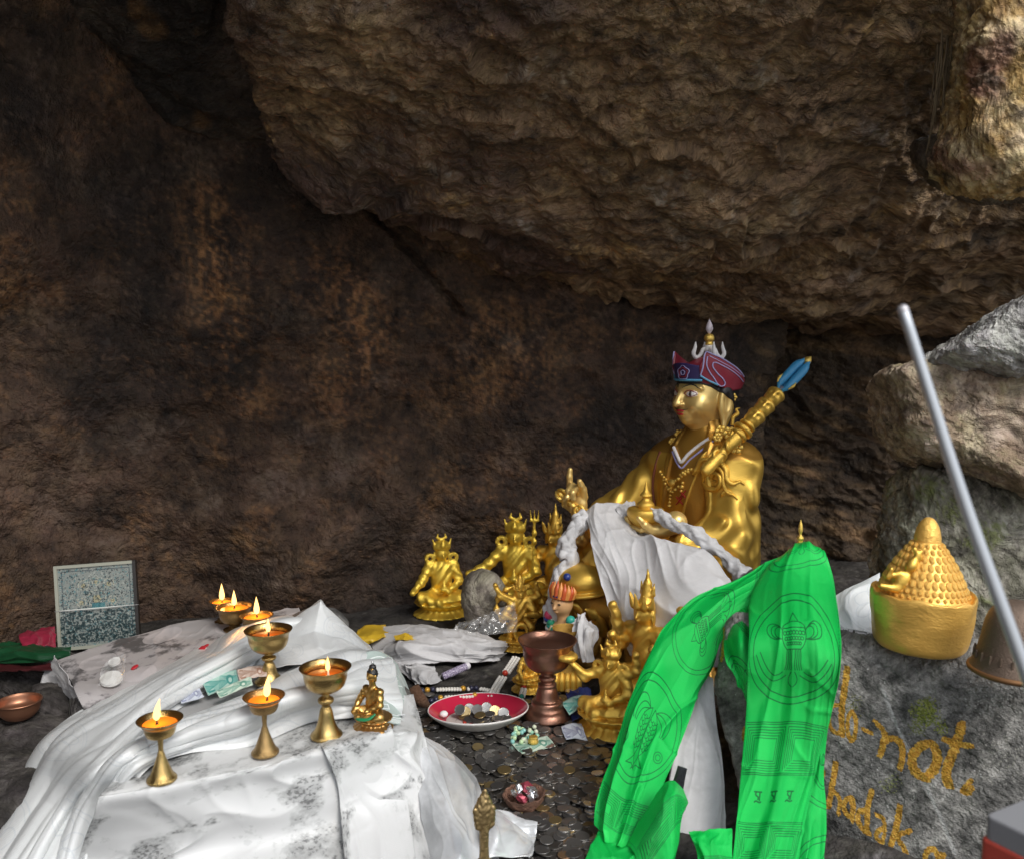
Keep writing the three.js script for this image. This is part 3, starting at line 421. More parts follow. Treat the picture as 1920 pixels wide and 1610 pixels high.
  for (const s of [-1, 1]) part(f, 'flame_tongue', taperTube([V(0, 0.069, 0), V(s * 0.007, 0.072, 0), V(s * 0.012, 0.080, 0)], [0.0035, 0.003, 0.0006], 12, 8), std([0.62, 0.55, 0.60], 0.5));
}
// photo positions carried on to the modelled robe
const eyeL = toG(EYE);
const onRobe = (px, py, lift = 0) => { const d = toG(EYE.clone().add(ray(px, py))).sub(eyeL).normalize(), h = march(bodyField, eyeL, d, 1.3, 3); return h ? h.addScaledVector(d, -lift) : null; };
const robeLine = (list, r, m, name, lift = 0.001, seg = 8) => { const p = list.map(([x, y]) => onRobe(x, y, lift)).filter(Boolean); return p.length > 1 ? part(guru, name, ribbonTube(p, r, p.length * seg, 8), m) : null; };
robeLine([[1263, 838], [1272, 858], [1277, 866], [1290, 852], [1310, 835], [1330, 822]], 0.0042, whitePaint, 'collar', 0.001);
robeLine([[1261, 846], [1270, 868], [1278, 877], [1293, 862], [1318, 842], [1338, 826]], 0.0024, lilac, 'collar', 0.001);
robeLine([[1238, 846], [1228, 878], [1224, 910], [1228, 950]], 0.0030, std([0.20, 0.06, 0.035], 0.5), 'robe_border', 0.001);
robeLine([[1345, 838], [1325, 862], [1306, 890], [1290, 930], [1280, 965]], 0.0034, gold, 'robe_border', 0.001);
for (const [x, y] of [[1280, 926], [1274, 938]]) { robeLine([[x - 6, y - 7], [x + 6, y + 7]], 0.0017, redPaint, 'stitch', 0.002); robeLine([[x + 6, y - 7], [x - 6, y + 7]], 0.0017, redPaint, 'stitch', 0.002); }
// jewelled breast ornament: chains of small beads
{ const r = rng(5), b = new THREE.SphereGeometry(0.0042, 10, 8);
  const chain = (list) => { const c = new THREE.CatmullRomCurve3(list.map(([x, y]) => V(x, y, 0))); const n = Math.round(c.getLength() / 6.5); for (let i = 0; i <= n; i++) { const q = c.getPoint(i / n), h = onRobe(q.x, q.y, 0.0015); if (h) { const o = part(guru, 'ornament_bead', b, goldBright, h); o.scale.setScalar(0.75 + 0.5 * r()); } } };
  chain([[1238, 884], [1246, 896], [1256, 904], [1268, 900], [1282, 890], [1296, 880]]); chain([[1244, 900], [1252, 914], [1260, 922], [1272, 912]]); chain([[1258, 908], [1257, 928], [1255, 948]]); chain([[1290, 880], [1276, 890]]); chain([[1280, 905], [1277, 920]]);
  const o = onRobe(1260, 905, 0.001); if (o) { part(guru, 'brooch', new THREE.SphereGeometry(0.012, 20, 14), goldBright, o).scale.set(1, 0.8, 0.6); } }
// scrolling ribbon ornament on the near shoulder
{ const scroll = (list, r = 0.009) => { const p = list.map(([x, y]) => onRobe(x, y, 0.002)).filter(Boolean); part(guru, 'ribbon_scroll', taperTube(p, [r * 0.5, r, r, r, r * 0.8, r * 0.3], p.length * 6, 10, 0.7), gold); };
  scroll([[1318, 905], [1330, 916], [1345, 915], [1352, 905], [1350, 892], [1338, 888], [1334, 898], [1342, 902]]);
  scroll([[1308, 880], [1318, 862], [1336, 862], [1352, 868], [1362, 880], [1364, 898], [1374, 906], [1388, 902], [1397, 908]]);
  scroll([[1318, 905], [1322, 885], [1330, 872], [1346, 876], [1356, 888], [1357, 908], [1364, 922], [1376, 928], [1384, 936]], 0.0078);
  scroll([[1300, 890], [1310, 876], [1318, 858], [1326, 846]], 0.010); scroll([[1352, 930], [1362, 920], [1374, 924]], 0.006); }
// large earring flowers and back ornament
for (const [px, py, s, d] of [[1352, 808, 1, 2.0], [1368, 812, 1.1, 1.98], [1380, 838, 1.15, 1.96], [1274, 814, 0.9, 2.1], [1262, 828, 0.8, 2.1], [1374, 745, 0.75, 2.02], [1346, 820, 0.8, 1.99]]) {
  const c = toG(at(px, py, d)), o = new THREE.Group(); o.name = 'earring'; o.position.copy(c); guru.add(o); o.lookAt(EYE);
  part(o, 'centre', new THREE.SphereGeometry(0.005 * s, 12, 8), goldBright);
  for (let k = 0; k < 6; k++) { const a = k / 6 * Math.PI * 2; part(o, 'petal', new THREE.SphereGeometry(0.0058 * s, 12, 8), goldBright, V(Math.cos(a) * 0.0085 * s, Math.sin(a) * 0.0085 * s, -0.001)).scale.set(1, 1, 0.6); }
}
part(guru, 'hair_ribbon', taperTube([[1372, 745], [1372, 765], [1366, 785], [1360, 800]].map(([x, y]) => toG(at(x, y, 2.03))), [0.004, 0.006, 0.006, 0.004], 20, 10, 0.6), gold);
part(guru, 'hair_ribbon', taperTube([[1373, 798], [1376, 782], [1384, 775], [1381, 767], [1388, 765]].map(([x, y]) => toG(at(x, y, 1.99))), [0.004, 0.004, 0.005, 0.003, 0.001], 24, 8), gold);
// staff resting in the crook of the left arm
{
  const a = at(1318, 888, 1.905), b = at(1522, 668, 1.985), L = a.distanceTo(b), st = new THREE.Group(); st.name = 'staff'; st.position.copy(toG(a));
  guru.add(st); st.scale.set(1.0, 1, 1.0); st.quaternion.setFromUnitVectors(V(0, 1, 0), toG(b).sub(toG(a)).normalize());
  const S = (f) => f * L;
  part(st, 'shaft', lathe(smoothProfile([[0, 0], [0.011, S(0.01)], [0.012, S(0.12)], [0.010, S(0.2)], [0.014, S(0.25)], [0.015, S(0.36)], [0.010, S(0.40)], [0.012, S(0.44)]], 40), 20), gold);
  const sk = rng(3);
  for (const [f, r] of [[0.32, 0.021], [0.36, 0.024], [0.40, 0.02]]) part(st, 'collar', moved(new THREE.TorusGeometry(r * 0.72, r * 0.26, 10, 24), 0, S(f), 0, Math.PI / 2), gold);
  for (const f of [0.45, 0.54, 0.63]) { const F = (x, y, z) => { let d = ell(x, y, z, [0, 0, 0], [0.0165, 0.021, 0.0175]); d = smin(d, ell(x, y, z, [0, 0.012, 0], [0.0185, 0.010, 0.0185]), 0.006); d = smin(d, cap(x, y, z, [0, -0.002, 0.016], [0, 0.006, 0.015], 0.004), 0.004); d = smax(d, -ell(Math.abs(x), y, z, [0.008, 0.004, 0.018], [0.005, 0.0035, 0.004]), 0.003); return smin(d, cap(x, y, z, [0, -0.026, 0], [0, -0.016, 0], 0.009), 0.006); }; part(st, 'carved_head', netMesh(F, [-0.03, -0.045, -0.03], [0.03, 0.035, 0.03], 0.0016), gold, V(0, S(f), 0), [0, 0.6, 0]).scale.setScalar(1.15); }
  part(st, 'neck', lathe(smoothProfile([[0.008, S(0.66)], [0.010, S(0.68)], [0.007, S(0.70)], [0.010, S(0.72)]], 16), 18), std([0.10, 0.13, 0.2], 0.4));
  for (let k = 0; k < 3; k++) { const q = k * 2.09, c = (r, f) => V(Math.cos(q) * r, S(f), Math.sin(q) * r); part(st, 'prong', taperTube([c(0.004, 0.70), c(0.0105, 0.73), c(0.0115, 0.80), c(0.011, 0.89), c(0.006, 0.955)], [0.004, 0.0088, 0.0098, 0.0098, 0.004], 24, 10), bluePaint); part(st, 'prong_tip', taperTube([c(0.017, 0.725), c(0.021, 0.755), c(0.0205, 0.785)], [0.002, 0.0035, 0.001], 10, 8), goldBright); }
  part(st, 'tip', lathe(smoothProfile([[0, S(0.93)], [0.009, S(0.945)], [0.008, S(0.97)], [0.003, S(0.99)], [0, S(1.0)]], 16), 18), goldBright);
  for (const [f, s2] of [[0.14, 1], [0.22, -1], [0.30, 1]]) part(st, 'ribbon_knot', moved(new THREE.TorusKnotGeometry(0.010, 0.0042, 60, 8, 2, 3), 0, S(f), 0, 0.6, s2, 0.3), gold);
}
// bowl with jar lid, hands
{
  const B = toG(at(1211, 962, 1.955));
  const bowl = new THREE.Group(); bowl.name = 'offering_bowl'; bowl.position.copy(B); bowl.scale.setScalar(1.15); guru.add(bowl);
  part(bowl, 'cup', lathe(smoothProfile([[0.0, -0.026], [0.018, -0.0245], [0.032, -0.012], [0.0365, 0.003], [0.034, 0.010], [0.030, 0.011], [0.0, 0.011]], 40), 36), gold);
  part(bowl, 'jar_lid', lathe(smoothProfile([[0.016, 0.010], [0.016, 0.019], [0.009, 0.026], [0.007, 0.031], [0.012, 0.035], [0.006, 0.043], [0.0035, 0.050], [0.0, 0.066]], 40), 28), gold);
  const hand = (x, y, z) => { // cupped left hand under the bowl, in bowl coordinates: palm from the left side
    let d = ell(x, y, z, [0.018, -0.032, 0.0], [0.036, 0.011, 0.026]);
    for (let k = 0; k < 4; k++) { const zz = -0.02 + k * 0.0135; d = smin(d, smin(cap(x, y, z, [0.0, -0.033, zz], [-0.030, -0.029, zz * 0.9], 0.0078, 0.007), cap(x, y, z, [-0.030, -0.029, zz * 0.9], [-0.045 + Math.abs(k - 1.5) * 0.004, -0.012, zz * 0.8], 0.007, 0.0055), 0.004), 0.004); }
    d = smin(d, smin(cap(x, y, z, [0.03, -0.030, 0.022], [0.018, -0.018, 0.036], 0.009, 0.008), cap(x, y, z, [0.018, -0.018, 0.036], [0.004, -0.004, 0.0385], 0.0075, 0.006), 0.004), 0.005);
    return smin(d, cap(x, y, z, [0.04, -0.03, 0], [0.072, -0.012, -0.004], 0.019, 0.025), 0.015);
  };
  part(guru, 'hand', netMesh(hand, [-0.07, -0.055, -0.05], [0.10, 0.03, 0.06], 0.0018), goldFace, B, [0, 0.25, 0]);
  // raised right hand: wrist up, index and little finger pointing, the middle two folded over the thunderbolt
  const Hd = toG(at(1088, 962, 2.06));
  const rh = (x, y, z) => {
    let d = cap(x, y, z, [0, -0.05, 0], [0, -0.005, 0], 0.020, 0.017);
    d = smin(d, ell(x, y, z, [0, 0.020, 0.004], [0.021, 0.026, 0.0115]), 0.012);
    const F = (p) => { for (let i = 0; i + 1 < p.length; i++) d = smin(d, cap(x, y, z, p[i], p[i + 1], 0.0077 - i * 0.0008, 0.0072 - i * 0.0008), 0.0035); };
    F([[-0.014, 0.036, 0.002], [-0.015, 0.058, 0.008], [-0.013, 0.078, 0.010], [-0.011, 0.092, 0.009]]);
    F([[-0.004, 0.040, 0.003], [-0.004, 0.060, 0.016], [-0.004, 0.051, 0.031], [-0.004, 0.038, 0.029]]);
    F([[0.006, 0.039, 0.003], [0.006, 0.056, 0.017], [0.006, 0.047, 0.031], [0.005, 0.034, 0.028]]);
    F([[0.015, 0.034, 0.002], [0.019, 0.052, 0.010], [0.021, 0.062, 0.020], [0.022, 0.070, 0.026]]);
    F([[-0.016, 0.010, 0.006], [-0.023, 0.022, 0.020], [-0.014, 0.034, 0.032], [-0.006, 0.038, 0.036]]);
    return d;
  };
  const h = part(guru, 'hand', netMesh(rh, [-0.045, -0.075, -0.03], [0.045, 0.11, 0.05], 0.0017), goldFace, Hd, [0.0, 0.25, 0.1]); h.scale.setScalar(1.12);
  part(guru, 'wrist', taperTube([Hd.clone().add(V(0.0, -0.045, 0)), Hd.clone().add(V(0.004, -0.07, -0.03)), V(-0.187, 0.292, 0.195)], [0.020, 0.024, 0.034], 20, 16), goldFace);
  const vj = new THREE.Group(); vj.name = 'thunderbolt'; vj.position.copy(Hd.clone().add(V(-0.003, 0.026, 0.027))); vj.rotation.set(0.25, 0.15, 0.9); guru.add(vj);
  part(vj, 'grip', lathe(smoothProfile([[0.004, -0.016], [0.0065, 0], [0.004, 0.016]], 12), 16), goldBright);
  for (const s of [-1, 1]) { part(vj, 'point', moved(lathe(smoothProfile([[0.004, 0.012], [0.009, 0.018], [0.006, 0.024], [0.008, 0.034], [0.0, 0.048]], 20), 16), 0, 0, 0, s > 0 ? 0 : Math.PI), goldBright); for (let k = 0; k < 4; k++) { const a = k * Math.PI / 2, q = (r, y) => V(Math.cos(a) * r, s * y, Math.sin(a) * r); part(vj, 'prong', taperTube([q(0.005, 0.017), q(0.014, 0.024), q(0.014, 0.034), q(0.004, 0.046)], [0.003, 0.0042, 0.0036, 0.0015], 14, 8), goldBright); } }
  part(vj, 'flower', new THREE.IcosahedronGeometry(0.013, 1), goldBright, V(0.012, -0.05, 0.0));
}
// lotus throne, foot and lion-paw support
{
  const th = new THREE.Group(); th.name = 'lotus_throne'; th.position.set(-0.01, 0, 0.125); guru.add(th);
  part(th, 'drum', lathe(smoothProfile([[0.0, 0.0], [0.225, 0.0], [0.23, 0.02], [0.20, 0.035], [0.175, 0.06], [0.18, 0.085], [0.215, 0.12], [0.245, 0.15], [0.24, 0.168], [0.0, 0.170]], 60), 72), goldMatt).scale.set(1.08, 1, 0.92);
  const petal = netMesh((x, y, z) => { let d = ell(x, y, z, [0, 0, 0], [0.022, 0.040, 0.013]); d = smin(d, cap(x, y, z, [0, 0.03, 0.006], [0, 0.048, 0.018], 0.010, 0.003), 0.01); return smax(d, -(Math.abs(ell(x, y, z, [0, -0.002, 0.003], [0.015, 0.024, 0.011])) - 0.0006), 0.002); }, [-0.035, -0.05, -0.02], [0.035, 0.058, 0.035], 0.0024);
  for (let row = 0; row < 2; row++) { const n = 26; for (let k = 0; k < n; k++) { const a = (k + row * 0.5) / n * Math.PI * 2, r = row ? 0.205 : 0.226, o = part(th, 'petal', petal, row ? goldMatt : gold, V(Math.sin(a) * r * 1.08, row ? 0.072 : 0.118, Math.cos(a) * r * 0.92)); o.rotation.set(row ? -0.35 : 0.45, a, 0, 'YXZ'); o.rotation.order = 'YXZ'; if (row) o.rotation.z = Math.PI; } }
  const ft = toG(at(1097, 1085, 1.93));
  part(guru, 'foot', netMesh((x, y, z) => { let d = ell(x, y, z, [0, 0, 0], [0.062, 0.036, 0.05]); d = smax(d, -y - 0.026, 0.01); return smin(d, smax(ell(x, y, z, [0, -0.024, 0], [0.066, 0.012, 0.054]), y + 0.018, 0.005), 0.004); }, [-0.08, -0.05, -0.07], [0.08, 0.05, 0.07], 0.0026), gold, ft, [0.1, 0.8, 0.05]);
  part(guru, 'ankle', taperTube([ft.clone().add(V(0.0, 0.02, -0.02)), ft.clone().add(V(0.02, 0.06, -0.05)), V(-0.16, 0.21, 0.2)], [0.03, 0.034, 0.045], 16, 16), gold);
  const pw = toG(onY(1062, 1290, 0.0)); pw.y = 0;
  const leg = new THREE.Group(); leg.name = 'paw_foot'; leg.position.copy(pw); leg.rotation.y = -GT; guru.add(leg);
  part(leg, 'shank', lathe(smoothProfile([[0.024, 0.02], [0.020, 0.05], [0.022, 0.09], [0.03, 0.13]], 20), 24), goldMatt);
  for (let k = 0; k < 5; k++) part(leg, 'toe', taperTube([V((k - 2) * 0.0105, 0.042, 0.008), V((k - 2) * 0.0115, 0.030, 0.022), V((k - 2) * 0.012, 0.004, 0.026)], [0.006, 0.0072, 0.0062], 14, 10), gold);
}
// ---------------------------------------------------------------- small gilded figures
// A figure about one unit tall on a lotus base, front towards +z; arms are lists of joints.
function deityField(o) {
  const B = o.base ?? 0.16, hb = o.headY ?? 0.71, hx = o.headX ?? 0, hz = o.headZ ?? 0.02, lift = B;
  const arms = o.arms, crown = o.crown ?? 'hat', legs = o.legs ?? 'crossed';
  return (x, y, z) => {
    let d = 9; const an = Math.atan2(x, z), rad = Math.hypot(x, z * 1.12);
    if (B > 0) { // double lotus
      const t = y / B, rr = (0.27 + 0.05 * Math.cos(t * Math.PI * 2)) * (o.baseR ?? 1) * (1 - 0.05 * t), pet = 0.016 * Math.abs(Math.sin(an * 9 + (t > 0.5 ? 0.8 : 0)));
      d = smax((rad - rr - pet) * 0.8, Math.max(-y, y - B), 0.02);
    }
    const yy = y - lift;
    if (legs === 'crossed') {
      let l = smin(cap(x, yy, z, [0.08, 0.07, 0], [0.24, 0.06, 0.11], 0.085, 0.06), cap(x, yy, z, [0.24, 0.06, 0.11], [0.0, 0.045, 0.20], 0.055, 0.045), 0.04);
      l = smin(l, smin(cap(x, yy, z, [-0.08, 0.07, 0], [-0.24, 0.075, 0.11], 0.085, 0.06), cap(x, yy, z, [-0.24, 0.075, 0.11], [-0.08, 0.03, 0.23], 0.055, 0.045), 0.04), 0.03);
      l = smin(l, ell(x, yy, z, [0, 0.04, 0.1], [0.25, 0.035, 0.16]), 0.04);
      d = smin(d, l + 0.007 * Math.sin(48 * x + 30 * z + 20 * yy), 0.02);
    } else { // standing or rearing: two legs apart
      let l = smin(cap(x, yy, z, [0.06, 0.28, 0], [0.15, 0.16, 0.05], 0.075, 0.06), cap(x, yy, z, [0.15, 0.16, 0.05], [0.12, 0.0, 0.02], 0.055, 0.05), 0.03);
      l = smin(l, smin(cap(x, yy, z, [-0.06, 0.28, 0], [-0.13, 0.15, 0.05], 0.075, 0.06), cap(x, yy, z, [-0.13, 0.15, 0.05], [-0.14, 0.0, 0.02], 0.055, 0.05), 0.03), 0.02);
      d = smin(d, l, 0.02);
    }
    const w = o.slim ? 0.78 : 1, ty = legs === 'crossed' ? 0 : 0.16;
    let b = ell(x, yy, z, [0, 0.26 + ty, 0], [0.125 * w, 0.20, 0.10]);
    b = smin(b, cap(x, yy, z, [-0.12 * w, 0.39 + ty, 0], [0.12 * w, 0.39 + ty, 0], 0.06), 0.06);
    b += 0.006 * Math.sin(60 * x - 46 * yy) * smoothstep(z, 0, 0.05);
    d = smin(d, b, 0.04);
    for (const A of arms) { let a = 9; for (let i = 0; i + 1 < A.length; i++) a = smin(a, cap(x, yy, z, A[i], A[i + 1], i ? 0.05 : 0.062, i + 2 < A.length ? 0.05 : 0.03), 0.02); const e = A[A.length - 1]; a += 0.005 * Math.sin(70 * yy + 40 * x); a = smin(a, ell(x, yy, z, [e[0], e[1], e[2] + 0.01], [0.034, 0.03, 0.034]), 0.015); d = smin(d, a, 0.025); }
    // head
    const hy = hb - B; const X = x - hx, Y = yy - hy, Z = z - hz;
    d = smin(d, cap(x, yy, z, [0, 0.42 + ty, 0], [hx, hy - 0.05, hz], 0.05), 0.03);
    let h = ell(X, Y, Z, [0, 0, 0], [0.075, 0.095, 0.085]);
    h = smin(h, cap(X, Y, Z, [0, 0.012, 0.082], [0, -0.022, 0.098], 0.008, 0.013), 0.01);
    h = smax(h, -ell(Math.abs(X), Y, Z, [0.03, 0.012, 0.092], [0.02, 0.010, 0.016]), 0.008);
    h = smin(h, ell(X, Y, Z, [0, -0.047, 0.075], [0.022, 0.008, 0.014]), 0.006);
    h = smin(h, ell(Math.abs(X), Y, Z, [0.082, -0.03, 0], [0.014, 0.055, 0.02]), 0.01);
    if (crown === 'hat') { h = smin(h, smax(ell(X, Y, Z, [0, 0.075, -0.01], [0.098, 0.075, 0.10]), 0.045 - Y, 0.01), 0.01); for (const s of [-1, 1]) h = smin(h, cap(X, Y, Z, [s * 0.075, 0.06, 0.02], [s * 0.105, 0.165, 0.02], 0.024, 0.006), 0.015); h = smin(h, cap(X, Y, Z, [0, 0.1, 0.085], [0, 0.15, 0.09], 0.03, 0.008), 0.02); for (const s of [-1, 1]) { h = smin(h, cap(X, Y, Z, [0, 0.155, 0], [s * 0.05, 0.175, 0], 0.016), 0.01); h = smin(h, cap(X, Y, Z, [s * 0.05, 0.175, 0], [s * 0.04, 0.215, 0], 0.015, 0.01), 0.008); } }
    else if (crown === 'points') { for (let k = -2; k <= 2; k++) { const a = k * 0.62; h = smin(h, cap(X, Y, Z, [Math.sin(a) * 0.085, 0.055, Math.cos(a) * 0.085], [Math.sin(a) * 0.115, 0.155 - Math.abs(k) * 0.01, Math.cos(a) * 0.11], 0.024, 0.006), 0.012); } h = smin(h, cap(X, Y, Z, [0, 0.06, -0.02], [0, 0.20, -0.03], 0.055, 0.032), 0.03); h = smin(h, cap(X, Y, Z, [0, 0.20, -0.03], [0, o.tall ? 0.31 : 0.26, -0.03], 0.024, 0.006), 0.02); for (const s of [-1, 1]) h = smin(h, cap(X, Y, Z, [s * 0.05, 0.13, -0.03], [s * 0.06, 0.215, -0.03], 0.018, 0.006), 0.012); }
    else if (crown === 'bun') { h = smin(h, ell(X, Y, Z, [0, 0.09, -0.01], [0.05, 0.05, 0.05]), 0.02); h = smin(h, cap(X, Y, Z, [0, 0.12, -0.01], [0, 0.165, -0.01], 0.02, 0.006), 0.01); }
    d = smin(d, h, 0.012);
    if (o.locks) for (const s of [-1, 1]) { const q = Math.hypot(X - s * 0.135, Y + 0.06) ; d = smin(d, Math.max(Math.abs(q - 0.04) - 0.020, Math.abs(Z + 0.01) - 0.028) * 0.8, 0.015); d = smin(d, ell(X, Y, Z, [s * 0.135, -0.135, -0.01], [0.05, 0.04, 0.028]), 0.02); }
    if (o.pot) { d = smin(d, ell(x, yy, z, [0, 0.165, 0.155], [0.055, 0.035, 0.05]), 0.01); d = smin(d, cap(x, yy, z, [0, 0.19, 0.155], [0, 0.265, 0.15], 0.026, 0.006), 0.012); }
    if (o.staff) { const [x0, y0, x1, y1, zz] = o.staff; d = Math.min(d, cap(x, yy, z, [x0, y0, zz], [x1, y1, zz], 0.013)); for (const k of [-1, 0, 1]) d = smin(d, cap(x, yy, z, [x1 + k * 0.032, y1, zz], [x1 + k * 0.04, y1 + 0.1, zz], 0.011, 0.006), 0.012); d = smin(d, cap(x, yy, z, [x1 - 0.034, y1, zz], [x1 + 0.034, y1, zz], 0.013), 0.01); for (const k of [0.12, 0.2]) d = smin(d, ell(x, yy, z, [x1, y1 - k, zz], [0.026, 0.032, 0.026]), 0.01); }
    if (o.extra) d = o.extra(d, x, yy, z);
    return d + 0.0022 * Math.sin(x * 130) * Math.sin(y * 130) * Math.sin(z * 130);
  };
}
function deity(name, label, o, p, turn, height, res = 105) {
  const f = deityField(o), B = o.base ?? 0.16, t = thing(name, label, 'statue', p, turn, o.group), k = height;
  const g = netMesh(f, [-0.62, -0.01, -0.4], [0.62, o.top ?? 1.1, 0.5], 1 / res); g.scale(k, k, k);
  if (B > 0) { // the lotus base and the figure are two parts of one casting
    const cutA = g.clone(), ia = [], ib = [], src = g.index.array, P = g.attributes.position;
    for (let i = 0; i < src.length; i += 3) { const y = (P.getY(src[i]) + P.getY(src[i + 1]) + P.getY(src[i + 2])) / 3; (y < B * k ? ia : ib).push(src[i], src[i + 1], src[i + 2]); }
    cutA.setIndex(ia); const cutB = g.clone(); cutB.setIndex(ib);
    part(t, 'lotus_base', cutA, o.baseMat ?? gold); part(t, 'figure', cutB, o.mat ?? gold);
  } else part(t, 'figure', g, o.mat ?? gold);
  return t;
}
const goldLamp = goldBright.clone(); goldLamp.color.setRGB(0.86, 0.60, 0.085); goldLamp.metalness = 0.68; goldLamp.roughness = 0.38;
const restArms = { left: [[0.14, 0.39, 0], [0.20, 0.22, 0.05], [0.04, 0.14, 0.17]], right: [[-0.14, 0.39, 0], [-0.24, 0.24, 0.07], [-0.36, 0.15, 0.17]] };
const lvl = (px, py, y = 0.004) => onY(px, py, y);
deity('seated_deity', 'small gold seated deity with curled hair locks, furthest from the big statue', { arms: [restArms.left, restArms.right], crown: 'hat', locks: true, pot: true, mat: goldLamp, baseMat: goldLamp, baseR: 1.0 }, lvl(828, 1150), 0.28, 0.235);
deity('seated_deity', 'small gold seated deity with trident staff and cup behind the plastic-wrapped stone', { arms: [restArms.left, [[-0.14, 0.39, 0], [-0.26, 0.27, 0.07], [-0.43, 0.20, 0.15]]], crown: 'hat', locks: true, pot: true, staff: [0.17, 0.2, 0.19, 0.72, 0.12], mat: goldLamp, baseMat: goldLamp }, lvl(967, 1140), -0.12, 0.285);
deity('seated_deity', 'gold seated deity with tall pointed crown beside the hanging knotted scarf', { arms: [[[0.14, 0.39, 0], [0.20, 0.24, 0.06], [0.12, 0.16, 0.2]], [[-0.14, 0.39, 0], [-0.22, 0.25, 0.1], [-0.28, 0.12, 0.22]]], crown: 'points', tall: true, slim: true }, lvl(1040, 1142), -0.55, 0.285);
deity('wrathful_deity', 'small gold wrathful deity with raised arms and a ring-shaped hollow', { legs: 'stand', slim: true, base: 0.14, headY: 0.80, arms: [[[0.12, 0.55, 0], [0.26, 0.62, 0.04], [0.22, 0.80, 0.06]], [[-0.12, 0.55, 0], [-0.28, 0.62, 0.02], [-0.36, 0.78, 0.02]], [[0.12, 0.5, 0.02], [0.22, 0.36, 0.1], [0.06, 0.38, 0.18]], [[-0.12, 0.5, 0.02], [-0.24, 0.34, 0.08], [-0.1, 0.32, 0.17]]], crown: 'points',
  extra: (d, x, y, z) => { const ring = Math.hypot(Math.hypot((x + 0.0) / 0.8, y - 0.12) - 0.11, z - 0.14) - 0.035; d = smin(d, ring, 0.02); const halo = Math.hypot(Math.hypot(x / 1.1, y - 0.44) - 0.30, z + 0.07) - 0.032 - 0.016 * Math.sin(Math.atan2(y - 0.44, x) * 12); return smin(d, halo, 0.02); } }, lvl(975, 1212), 0.1, 0.165);
deity('goddess_statue', 'gold goddess statue with pointed crown half behind the green scarf', { slim: true, arms: [[[0.13, 0.39, 0], [0.22, 0.24, 0.03], [0.2, 0.36, 0.16]], [[-0.13, 0.39, 0], [-0.24, 0.24, 0.05], [-0.17, 0.38, 0.17]], [[0.13, 0.39, -0.02], [0.28, 0.42, -0.04], [0.30, 0.62, -0.02]], [[-0.13, 0.39, -0.02], [-0.26, 0.36, 0.0], [-0.30, 0.54, 0.02]]], crown: 'points', tall: true }, lvl(1210, 1326), -0.85, 0.272);
deity('seated_deity', 'ornate gold deity on a wide petalled base at the edge of the green scarf', { base: 0.2, baseR: 1.12, arms: [restArms.left, [[-0.14, 0.39, 0], [-0.26, 0.33, 0.08], [-0.40, 0.50, 0.14]], [[0.14, 0.39, 0], [0.26, 0.45, 0], [0.26, 0.62, 0.02]]], crown: 'hat', locks: true, pot: true,
  extra: (d, x, y, z) => { d = smin(d, Math.max(Math.hypot(x + 0.42, (y - 0.53) * 2.2, z - 0.15) - 0.11, -(Math.hypot(x + 0.42, (y - 0.60) * 2.2, z - 0.15) - 0.10)) * 0.6, 0.01); return d; } }, lvl(1146, 1368), -0.5, 0.185, 115);
deity('lion_figure', 'low gold crouching figure on the floor behind the copper chalice', { base: 0.22, legs: 'crossed', baseR: 1.1, headY: 0.66, arms: [[[0.14, 0.36, 0], [0.22, 0.2, 0.1], [0.17, 0.06, 0.26]], [[-0.14, 0.36, 0], [-0.22, 0.2, 0.1], [-0.17, 0.06, 0.26]]], crown: 'bun' }, lvl(992, 1292), 0.2, 0.105, 80);
